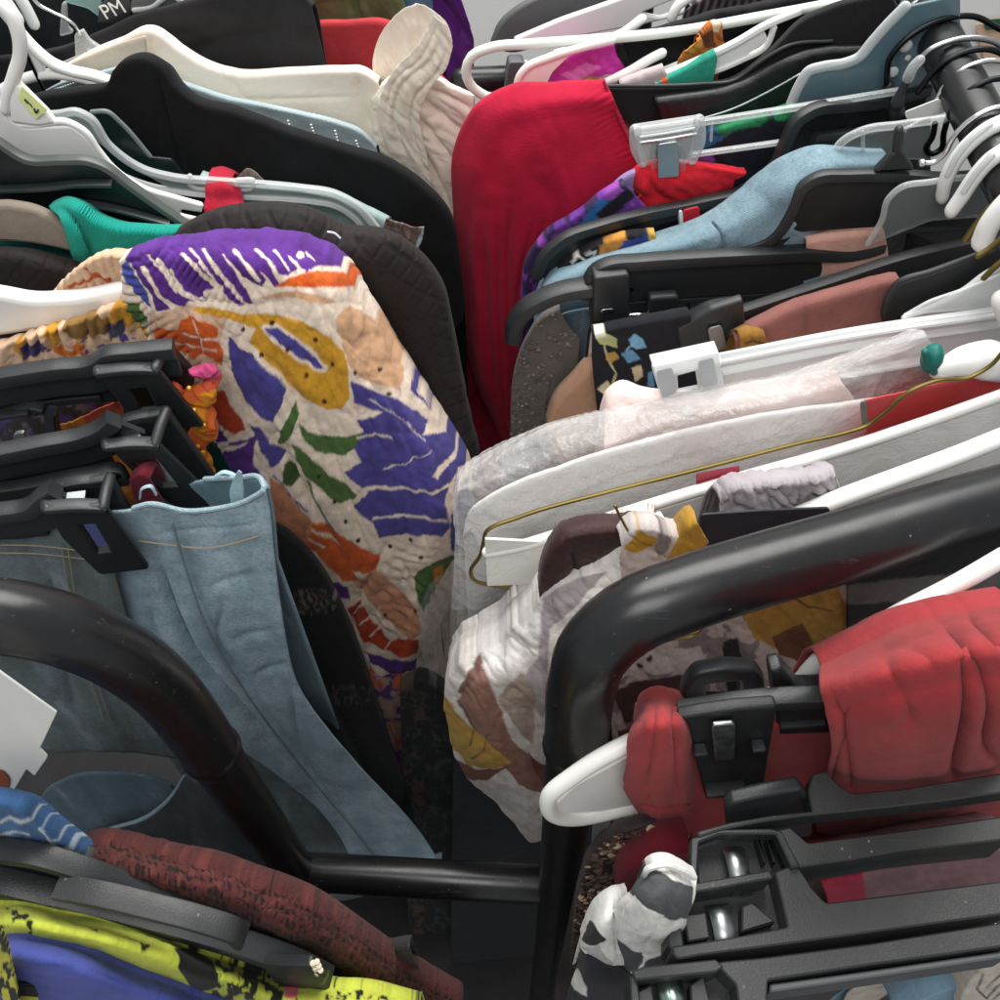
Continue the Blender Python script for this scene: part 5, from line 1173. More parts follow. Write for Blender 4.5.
# black sized hanger
pl = (.845, 0)
t = Thing('clothes_hanger', 'black hanger printed PM in white at its neck, top left', 'hanger', HL)
t.part('neck', plate([(98, 22, 2), (100, 4, 5), (112, -4), (128, -8), (136, 14), (134, 20), (118, 24)], pl, 6, 1.5), BLACKP)
t.part('shoulder', plate([(128, 14), (134, -6, 3), (165, -10), (185, 0, 4), (196, 12), (150, 18)], pl, 6, 1.5), GREYP)
t.part('rim', tube([(134, 10), (150, 8), (172, -4), (190, 8)], (pl[0]-.004, pl[1]), 2, 20), FROST2)
def text_on(txt, u, v, size_px, pl, dy, rot=0):
    cu = bpy.data.curves.new('txt', 'FONT'); cu.body = txt; cu.extrude = .0002; cu.align_x = 'CENTER'; cu.align_y = 'CENTER'
    tt = pl[0] / float(ray(u, v)[1] - pl[1]*ray(u, v)[0])
    cu.size = size_px * tt / 1000
    o = bpy.data.objects.new('txt', cu); COL.objects.link(o)
    dg = bpy.context.evaluated_depsgraph_get(); me = o.evaluated_get(dg).to_mesh()
    V = np.array([x.co[:] for x in me.vertices]); F = [tuple(p.vertices) for p in me.polygons]
    o.evaluated_get(dg).to_mesh_clear(); bpy.data.objects.remove(o); bpy.data.curves.remove(cu)
    ex, ez, nn_ = plane_axes(pl); c, s_ = math.cos(rot), math.sin(rot)
    ax = ex*c + ez*s_; ay = -ex*s_ + ez*c
    return G(P(u, v, pl, dy) + V[:, :1]*ax + V[:, 1:2]*ay + V[:, 2:]*nn_, F)
t.part('lettering', text_on('PM', 113, 10, 20, pl, -.0036, .32), WHITEP)
pl = (.86, 0)
t = Thing('clothes_hanger', 'clear teal tinted hanger behind the metal hook at the top left', 'hanger', HL)
t.part('body', plate([(62, -6), (100, -10), (104, 20), (88, 8, 3), (66, 2)], pl, 3, 1), clearp('teal_clear', '9fc4c0', .5, .15))
t.part('foot', plate([(62, 2), (67, 2), (68, 26), (75, 32), (60, 36)], pl, 5, 1.4), CLEAR2)
t = Thing('clip_hanger', 'clear hanger on a shiny bent wire hook above the cream dress', 'clip hanger', HL)
pl = (.80, 0)
t.part('hook', tube([(30, -6), (38, 4), (52, 12), (66, 19), (74, 25), (80, 34)], pl, 1.5, 24), CHROME)
t.part('neck', plate([(75, 34, 2), (83, 29, 2), (90, 40), (106, 50), (96, 54), (88, 48), (82, 56), (76, 58)], pl, 6, 1.5), CLEAR2)
t.part('bar', tube([(64, 63), (90, 52), (120, 42), (145, 36)], pl, 1.4, 16), CLEAR2)
# cream dress with chiffon bow
CREAM = fabric('cream_crepe', 'eee4d6', 'e8dccb', rough=.8, weave=1000, wb=.2, var=.08, sheen=.05)
cd = Thing('cream_dress', 'cream crepe dress with a gauzy chiffon sleeve bunched at its right end', 'dress')
g = cloth([[(60, 70, .01), (90, 54), (120, 42), (146, 31), (152, 32), (175, 48), (205, 66), (230, 74), (290, 73), (340, 71), (362, 72), (378, 82)],
           [(62, 84), (94, 70), (124, 60), (148, 52), (158, 56), (182, 76), (210, 92), (240, 98), (294, 92), (342, 88), (366, 88), (384, 98)],
           [(70, 130), (100, 120), (130, 110), (150, 105), (166, 110), (196, 120), (224, 126), (256, 128), (300, 122), (344, 116), (372, 112), (392, 116)],
           [(80, 200), (110, 190), (140, 180), (160, 175), (180, 175), (210, 175), (240, 175), (270, 175), (310, 170), (350, 165), (380, 160), (400, 160)]], (.785, 0), step=2.6, back=(.04, .3), wr=[(.7, 40, 20, 3)], drop=.35,
          creases=[([(150, 34), (153, 58), (158, 80)], 3, 3), ([(232, 100), (300, 98), (356, 96)], 2, 1.5), ([(228, 76), (245, 100)], 4, 2), ([(356, 72), (362, 100), (372, 130)], 3, 3)])
cd.part('bodice', g, CREAM, solid=1.6, angle=None)
g = cloth([[(64, 66), (90, 55), (120, 43), (146, 35)], [(66, 72), (92, 62), (122, 52), (147, 46)], [(70, 90), (96, 84), (126, 76), (148, 70)]], (.772, 0), step=3, back=None, drop=.1)
cd.part('lining', g, fabric('beige_lining', 'cdbfae'), solid=1, angle=None)
CHIF = fabric('cream_chiffon', 'f3ecdf', 'eadfd0', rough=.8, weave=1300, wb=.12, var=.06, sheen=.1)
SHEER = fabric('sheer_chiffon', 'f3ecdf', 'eadfd0', rough=.8, weave=1300, wb=.12, var=.06, sheen=.1, alpha=.72)
g = cloth([[(374, 84), (373, 58), (380, 36), (392, 18), (408, 6), (422, 4), (438, 13), (449, 28), (452, 44), (446, 60)], [(380, 86), (382, 64), (390, 46), (400, 32), (412, 22), (423, 20), (434, 28), (441, 40), (443, 52), (439, 64)], [(390, 88), (392, 74), (398, 62), (405, 54), (413, 48), (420, 47), (427, 52), (431, 58), (432, 66), (430, 72)], [(398, 90), (402, 84), (406, 80), (410, 77), (414, 76), (418, 76), (421, 78), (422, 80), (422, 83), (421, 86)]], (.806, 0), step=1.4, wr=[(4.5, 17, 75, 2.5), (1.6, 7, 60, 2.5)], seed=71, back=None)
cd.part('chiffon_bow', g, SHEER, solid=.5, angle=None)
g = cloth([[(434, 16), (446, 24), (453, 46)], [(420, 42), (435, 50), (447, 66)], [(394, 70), (412, 76), (432, 86)], [(380, 98), (400, 104), (420, 112)], [(384, 138), (404, 150), (428, 162)], [(400, 168), (416, 182), (434, 196)]], (.770, 0), step=1.4, wr=[(3, 12, 60, 3), (1, 6, 40, 3)], seed=75, back=None, creases=[([(444, 36), (430, 62), (404, 84), (394, 120), (410, 160)], 3, 4), ([(438, 26), (420, 60), (396, 80), (386, 115)], 2, 3), ([(448, 50), (436, 74), (416, 96), (412, 130), (424, 170)], 2, 3)])
cd.part('chiffon_bow', g, SHEER, solid=.5, angle=None)
g = cloth([[(372, 100), (385, 84), (410, 74), (436, 78), (456, 90), (474, 98)], [(374, 120), (388, 108), (412, 98), (438, 104), (458, 114), (474, 120)], [(376, 145), (392, 138), (416, 130), (440, 136), (458, 142), (472, 146)], [(398, 175), (412, 168), (428, 162), (444, 166), (456, 172), (466, 178)], [(420, 205), (430, 198), (440, 194), (448, 198), (455, 205), (460, 215)], [(430, 260), (438, 258), (446, 256), (452, 258), (458, 262), (464, 268)]], (.782, 0), step=1.5, wr=[(3, 18, 38, 3.5), (1.2, 7, 40, 3)], seed=73, drop=.3,
          creases=[([(424, 88), (448, 96), (474, 112)], 2.5, 4), ([(418, 96), (444, 118), (472, 140)], 3.5, 6), ([(414, 112), (438, 142), (464, 176)], 3, 5), ([(408, 130), (430, 165), (452, 210)], 3, 5), ([(378, 112), (384, 130), (396, 150)], 3, 4)])
cd.part('chiffon_sleeve', g, CHIF, solid=.8, angle=None)
# grey blue sparkle top
g = cloth([[(30, 100), (60, 84), (90, 76), (130, 68), (180, 84), (230, 100), (270, 108), (300, 114), (340, 124), (360, 132), (376, 148)], [(30, 110), (60, 96), (92, 90), (134, 88), (182, 104), (232, 118), (274, 124), (304, 128), (340, 138), (362, 150), (380, 160)], [(34, 150), (64, 140), (98, 136), (140, 140), (190, 150), (240, 156), (280, 158), (310, 162), (344, 170), (366, 180), (384, 190)]], (.752, 0), step=2.4, wr=(1, 20, 20, 2), drop=.3, ruch=[(.8, 5, [(270, 112), (330, 122)], 12)])
gs = [ (288+a*1.2, 121+a*3.3) for a in range(6)] + [(311+a*1.0, 125+a*3.0) for a in range(7)] + [(335+a*.8, 131+a*3.2) for a in range(6)] + [(356+a, 141+a*3) for a in range(4)]
sp = G()
for u, v in gs: sp = sp + ball(P(u, v, (.745, 0)), .0011, 6)
sp2 = G()
for a in range(14): sp2 = sp2 + ball(P(48 + a*2.5, 92 - a*.85, (.745, 0)), .0010, 6)
g.M = [0]*len(g.F); sp.slot(1); sp2.slot(1)
garment('sparkle_shirt', 'pale grey blue top with short rows of tiny sparkling studs', 'top', g + sp + sp2, [fabric('misty_blue', 'a3b2b6', '93a4a8', var=.1), plastic('stud', 'f2f4f4', .1, .02, 0)], solid=None)
# white Y hanger
pl = (.725, -.05)
t = Thing('clothes_hanger', 'white plastic hanger with a forked Y neck above the black suit shoulder', 'hanger', HL)
t.part('upper_arm', tube([(-20, -10), (2, 10), (20, 32), (36, 50), (52, 63), (72, 71), (95, 76), (118, 84)], pl, [5, 5, 5, 5.5, 5.5, 5.5, 5], 40, flat=.8), WHITEP)
t.part('lower_arm', tube([(-10, 100), (8, 86), (24, 79), (50, 74), (82, 78), (112, 88)], pl, 5, 36, flat=.8), WHITEP)
t.part('strut', plate([(24, 48), (34, 50), (46, 68), (38, 78)], pl, 5, 1), WHITEP)
t.part('wire_hook', tube([(20, 40), (32, 66), (46, 95)], (pl[0]-.004, pl[1]), 1.3, 8), BLKWIRE)
t.part('hook_end', tube([(0, -4), (8, 8), (16, 20)], (pl[0]+.02, pl[1]), 6, 10), FR3)
t.part('hook_end', tube([(16, -8), (26, 8), (34, 24)], (pl[0]+.05, pl[1]), 4.6, 10), FR3)
# the black suit
g = cloth([[(0, 110, .01), (40, 98), (80, 92), (108, 86), (116, 70), (128, 62), (144, 60), (156, 66), (172, 86), (192, 102), (230, 112), (290, 134), (340, 150), (390, 166), (425, 190), (445, 212), (456, 260), (462, 320)],
           [(10, 120), (44, 110), (84, 104), (112, 98), (122, 88), (134, 80), (148, 78), (160, 84), (176, 104), (198, 120), (234, 132), (292, 152), (340, 168), (386, 184), (416, 205), (434, 226), (446, 270), (454, 330)],
           [(20, 150), (50, 140), (90, 136), (116, 134), (132, 130), (146, 124), (156, 124), (166, 128), (182, 140), (206, 150), (240, 158), (292, 178), (338, 192), (380, 206), (404, 222), (420, 240), (434, 290), (444, 350)],
           [(30, 210), (60, 200), (100, 195), (124, 195), (142, 195), (156, 195), (166, 195), (178, 195), (196, 195), (220, 198), (250, 202), (300, 215), (340, 228), (370, 240), (390, 255), (405, 275), (424, 320), (440, 400)]],
          (.70, 0), step=2.8, back=(.04, .3), wr=[(1.2, 36, 30, 2.5)], drop=.4, creases=[([(156, 64), (162, 90), (172, 130), (186, 180)], 3.5, 3.5), ([(120, 75), (150, 100), (165, 150)], 8, 2), ([(236, 116), (246, 150), (256, 200)], 4, 2), ([(300, 140), (290, 170)], 3, 1)])
garment('black_suit', 'plain black suit jacket with a peaked shoulder, between cream dress and clear hanger', 'jacket', g, fabric('black_suiting', '1b1c1e', '141415', rough=.85, weave=1000, wb=.3, var=.25, sheen=.02, spec=.15), solid=1.8)
# dark translucent hanger
pl = (.672, 0)
t = Thing('clothes_hanger', 'smoky black translucent hanger shoulder between suit and frosted hanger', 'hanger', HL)
t.part('body', plate([(60, 118), (92, 112, 5), (112, 112, 5), (150, 156, 4), (172, 158), (186, 176), (100, 176)], pl, 3, 1), DKCLEAR)
t.part('rim', tube([(92, 112), (108, 112), (120, 122), (150, 156)], pl, 1.8, 24), SMOKE)
# frosted grey hanger with aqua garment
pl = (.652, .0)
t = Thing('clothes_hanger', 'frosted grey hanger whose long arm curls down at the tip past the red strap', 'hanger', HL)
t.part('upper_arm', bar([(40, 112), (56, 111), (78, 109), (92, 116), (112, 144), (143, 166), (172, 174), (215, 178), (258, 181), (300, 185), (336, 191), (360, 204), (376, 222), (386, 236)], pl, 6, 6, 80, rnd=2), FROST)
t.part('lower_arm', tube([(112, 172), (150, 186), (190, 193), (230, 196), (270, 198), (310, 201), (336, 206), (356, 219), (370, 236), (378, 239), (386, 236)], pl, 2.6, 70), FROST2)
t.part('web', plate([(60, 116), (80, 114), (92, 124), (112, 152), (143, 172), (172, 180), (215, 184), (300, 191), (334, 198), (356, 210), (378, 234), (370, 234), (352, 217), (332, 205), (300, 199), (230, 194), (170, 188), (120, 160), (90, 135)], pl, 1.6, .5), SMOKE)
t.part('strap_notch', tube([(190, 176), (190, 184), (196, 188), (206, 189)], pl, 2, 12), FROST2)
t.part('strap_notch', tube([(238, 180), (254, 181), (252, 188), (240, 190)], pl, 2, 12), FROST2)
g = cloth([[(200, 176), (240, 188), (280, 190), (330, 196), (364, 210), (388, 222)], [(205, 190), (245, 196), (285, 202), (330, 208), (362, 222), (386, 238)], [(215, 240), (250, 240), (290, 244), (330, 250), (360, 262), (384, 275)]], (.664, 0), step=3, wr=(1, 14, 10, 2), drop=.3)
aq = Thing('aqua_dress', 'aqua satin dress with brown lace trim caught under the frosted hanger tip', 'dress')
aq.part('body', g, fabric('aqua', '9fb3b0', '8aa09e', rough=.5), solid=1.2, angle=None)
g = cloth([[(386, 218), (400, 222), (414, 226), (424, 226)], [(384, 232), (398, 238), (412, 244), (422, 240)], [(390, 240), (404, 246), (414, 252), (418, 250)]], (.65, 0), step=1.3, back=None, base='6d5954', wr=[(1.2, 6, 20, 2)], paint=[('fn', '8e7a70', lambda u, v, s, t: fbm(u/4, v/4, 3) > .2), ('fn', '4a3733', lambda u, v, s, t: fbm(u/3, v/5, 8) > .35), ('line', 'a9c0c4', [(414, 254), (425, 226)], 2)])
aq.part('lace_trim', g, fabric('lace_trim', '6d5954', vc=True), solid=1, angle=None)
g = cloth([[(238, 176), (248, 168), (256, 172), (262, 178)], [(236, 182), (248, 178), (264, 180)], [(236, 186), (250, 184), (266, 184)]], (.66, 0), step=1.5, back=None, base='8a7a72', paint=[('fn', '5f504b', lambda u, v, s, t: fbm(u/3, v/3, 3) > .1)])
aq.part('lace_trim', g, fabric('lace_trim2', '6d5954', vc=True), solid=1, angle=None)
g = cloth([[(210, 174, .01), (220, 172, .012), (232, 178, .01)], [(207, 184, -.004), (222, 184, -.006), (240, 188, -.004)], [(206, 198, -.012), (224, 200, -.014), (244, 202, -.012)], [(205, 212, -.02), (226, 214, -.022), (249, 210, -.02)], [(215, 224, -.022), (230, 226, -.024), (246, 220, -.022)]], (.655, 0), step=1.5, wr=(.8, 9, 80, 2), creases=[([(234, 180), (238, 195), (244, 210)], 3, 2)])
garment('red_strap', 'crimson strap looped over the frosted and the white hanger', 'strap', g, fabric('crimson_strap', 'b01530', '90102a'))
# big white hanger with the size sticker
pl = (.622, 0)
t = Thing('clothes_hanger', 'big white plastic hanger with a yellow size sticker on its neck', 'hanger', HL)
t.part('body', plate([(-30, 96), (0, 104), (8, 118, 5), (24, 126, 5), (72, 124, 6), (86, 135, 5), (112, 169, 8), (143, 189, 8), (180, 199), (203, 206, 2), (202, 211, 1), (182, 208, 2), (180, 214, 1), (214, 222, 1), (216, 216, 1), (222, 213, 2), (262, 221, 2), (258, 228), (212, 231), (163, 208, 8), (112, 172, 6), (88, 159, 6), (27, 157, 4), (0, 141), (-30, 126)], pl, 5, 1.5), WHITEP)
t.part('rim', tube([(6, 100), (6, 112), (14, 123), (30, 125), (70, 123), (84, 131), (98, 150), (112, 167), (143, 188), (175, 198), (200, 205)], pl, 2.6, 70), WHITEP)
t.part('hook', tube([(-14, -14), (-4, 0), (10, 14), (18, 32), (20, 54), (14, 76), (7, 96), (6, 108)], pl, [5, 5.4, 5.6, 5.6, 5.6, 5.2, 5], 50, flat=.8), WHITEP)
t.part('neck', plate([(8, 84, 4), (20, 82, 3), (50, 112), (56, 121, 3), (40, 124), (12, 120, 4)], pl, 7, 2), WHITEP)
stick = t.part('sticker', plate([(22, 86, 1), (48, 110, 1), (36, 119, 1), (18, 98, 1)], pl, 1, .3, dy=-.0045), plastic('lime_sticker', 'e3ecA0'.lower(), .6, .05))
t.part('ink_mark', tube([(25, 100), (28, 103)], (pl[0]-.0056, 0), .7, 6, 6) + tube([(30, 104), (32, 107)], (pl[0]-.0056, 0), .4, 6, 6) + tube([(34, 109), (36, 113), (38, 110)], (pl[0]-.0056, 0), .6, 8, 6), BLACKP, stick)
# smoky dark hanger below
pl = (.595, 0)
t = Thing('clothes_hanger', 'dark green black hanger with a grey rim just below the big white one', 'hanger', HL)
t.part('rim', bar([(-20, 128), (0, 140), (26, 156), (60, 157), (90, 158), (106, 164), (130, 182), (165, 207), (200, 230), (230, 244)], pl, 8, 5, 60), plastic('dark_rim', '4c5250', .4))
t.part('body', plate([(-20, 136), (0, 146), (26, 162), (90, 164), (130, 188), (200, 236), (235, 252), (200, 262), (-20, 262)], pl, 3, .6), plastic('dark_green_black', '10191b', .35))
t.part('ledge', bar([(-20, 188), (40, 186), (80, 182), (112, 182)], (pl[0]-.006, 0), 8, 3, 20), plastic('dark_rim2', '242c2c', .4))
t.part('ledge', bar([(60, 199), (110, 206), (170, 222)], (pl[0]-.006, 0), 7, 3, 20), plastic('dark_rim3', '2c3434', .4))
# taupe velvet hanger, teal knit
pl = (.575, 0)
t = Thing('clothes_hanger', 'taupe flocked hanger curving into the teal knit', 'hanger', HL)
t.part('arm', plate([(-20, 202), (8, 201), (36, 205, 14), (62, 219, 10), (78, 238, 6), (82, 252), (62, 246, 10), (30, 240, 12), (-20, 238)], pl, 9, 3.5), fabric('taupe_flock', '93887c', '857a6e', rough=.85, weave=1400, var=.1))
g = cloth([[(52, 209, .01), (64, 205, .006), (74, 209), (88, 219), (108, 227), (135, 232), (165, 233), (200, 232), (235, 228)], [(64, 222, -.004), (74, 224, -.006), (84, 230), (98, 236), (118, 240), (140, 241), (170, 240), (204, 238), (240, 236)], [(70, 240, -.006), (80, 244, -.008), (90, 252), (104, 258), (124, 258), (144, 255), (174, 252), (206, 248), (240, 250)], [(76, 262), (90, 268), (100, 280), (114, 290), (130, 290), (150, 285), (180, 280), (210, 276), (240, 275)]], (.565, 0), step=2, wr=[(1.2, 16, 10, 2)], drop=.3, ruch=[(.6, 4.5, [(108, 235), (180, 240)], 14)], creases=[([(70, 212), (82, 236), (92, 256)], 4, 3)])
tk = Thing('teal_sweater', 'bright teal knitted sweater on the taupe hanger', 'sweater')
tk.part('knit', g, fabric('teal_knit', '12a08f', '0d8f80', kind='knit', wb=.6, var=.1, rough=.95), solid=2.5, angle=None)
g = cloth([[(-20, 238), (20, 238), (60, 240), (96, 254)], [(-20, 250), (20, 248), (62, 252), (98, 262)], [(-20, 280), (24, 276), (66, 280), (100, 285)]], (.588, 0), step=4, drop=.3)
tk.part('back_panel', g, fabric('teal_knit_back', '0c7468', '0a665b', kind='knit', wb=.5), solid=2, angle=None)
# brown quilted jacket
QU = fabric('brown_quilt', '1e1716', '171211', kind='quilt', wb=.35, var=.2, rough=.7)
g = cloth([[(145, 262, .02), (165, 246, .015), (190, 230, .01), (215, 218, .01), (245, 213, .01), (285, 213, .01), (312, 220, .01), (335, 232, .01), (385, 240, .01), (418, 262, .01), (438, 290, .01), (448, 330, .01), (460, 390, .015), (476, 460, .02)],
           [(150, 272), (172, 258), (200, 244), (226, 234), (252, 230), (286, 230), (310, 238), (334, 250), (376, 260), (402, 280), (420, 306), (432, 342), (446, 400), (462, 470)],
           [(170, 300), (190, 285), (215, 275), (240, 268), (264, 264), (290, 264), (310, 272), (330, 284), (360, 296), (380, 312), (398, 336), (414, 370), (430, 420), (446, 490)],
           [(190, 340), (210, 330), (235, 320), (256, 315), (276, 312), (296, 312), (314, 318), (330, 328), (350, 340), (366, 352), (384, 375), (400, 410), (416, 455), (432, 520)]], (.548, 0), step=2.6, back=(.035, .3), drop=.35, wr=[(1.2, 30, 40, 2)])
qj = Thing('quilted_jacket', 'dark brown quilted jacket behind the flowered blouse', 'jacket')
qj.part('shell', g, QU, solid=3, angle=None)
g = cloth([[(-20, 256), (20, 258), (50, 266), (90, 274)], [(-20, 268), (20, 272), (52, 278), (94, 284)], [(-20, 300), (24, 300), (60, 304), (98, 308)]], (.55, 0), step=4, drop=.3)
qj.part('far_shoulder', g, QU, solid=3, angle=None)
single('loose_thread', 'short white thread curl on the quilted jacket', 'thread', tube([(328, 232), (334, 233), (340, 238)], (.538, 0), .7, 10, 6), WHITEP)
# the big white hanger in the blouse
pl = (.505, 0)
t = Thing('clothes_hanger', 'broad white hanger end holding the flowered blouse at the left edge', 'hanger', HL)
t.part('arm', plate([(-40, 284), (0, 288, 10), (34, 295, 14), (82, 292, 14), (112, 285, 8), (127, 283, 5), (134, 298, 5), (104, 311, 10), (62, 322, 14), (26, 328, 14), (0, 332, 8), (-40, 334)], pl, 13, 5), WHITEP)

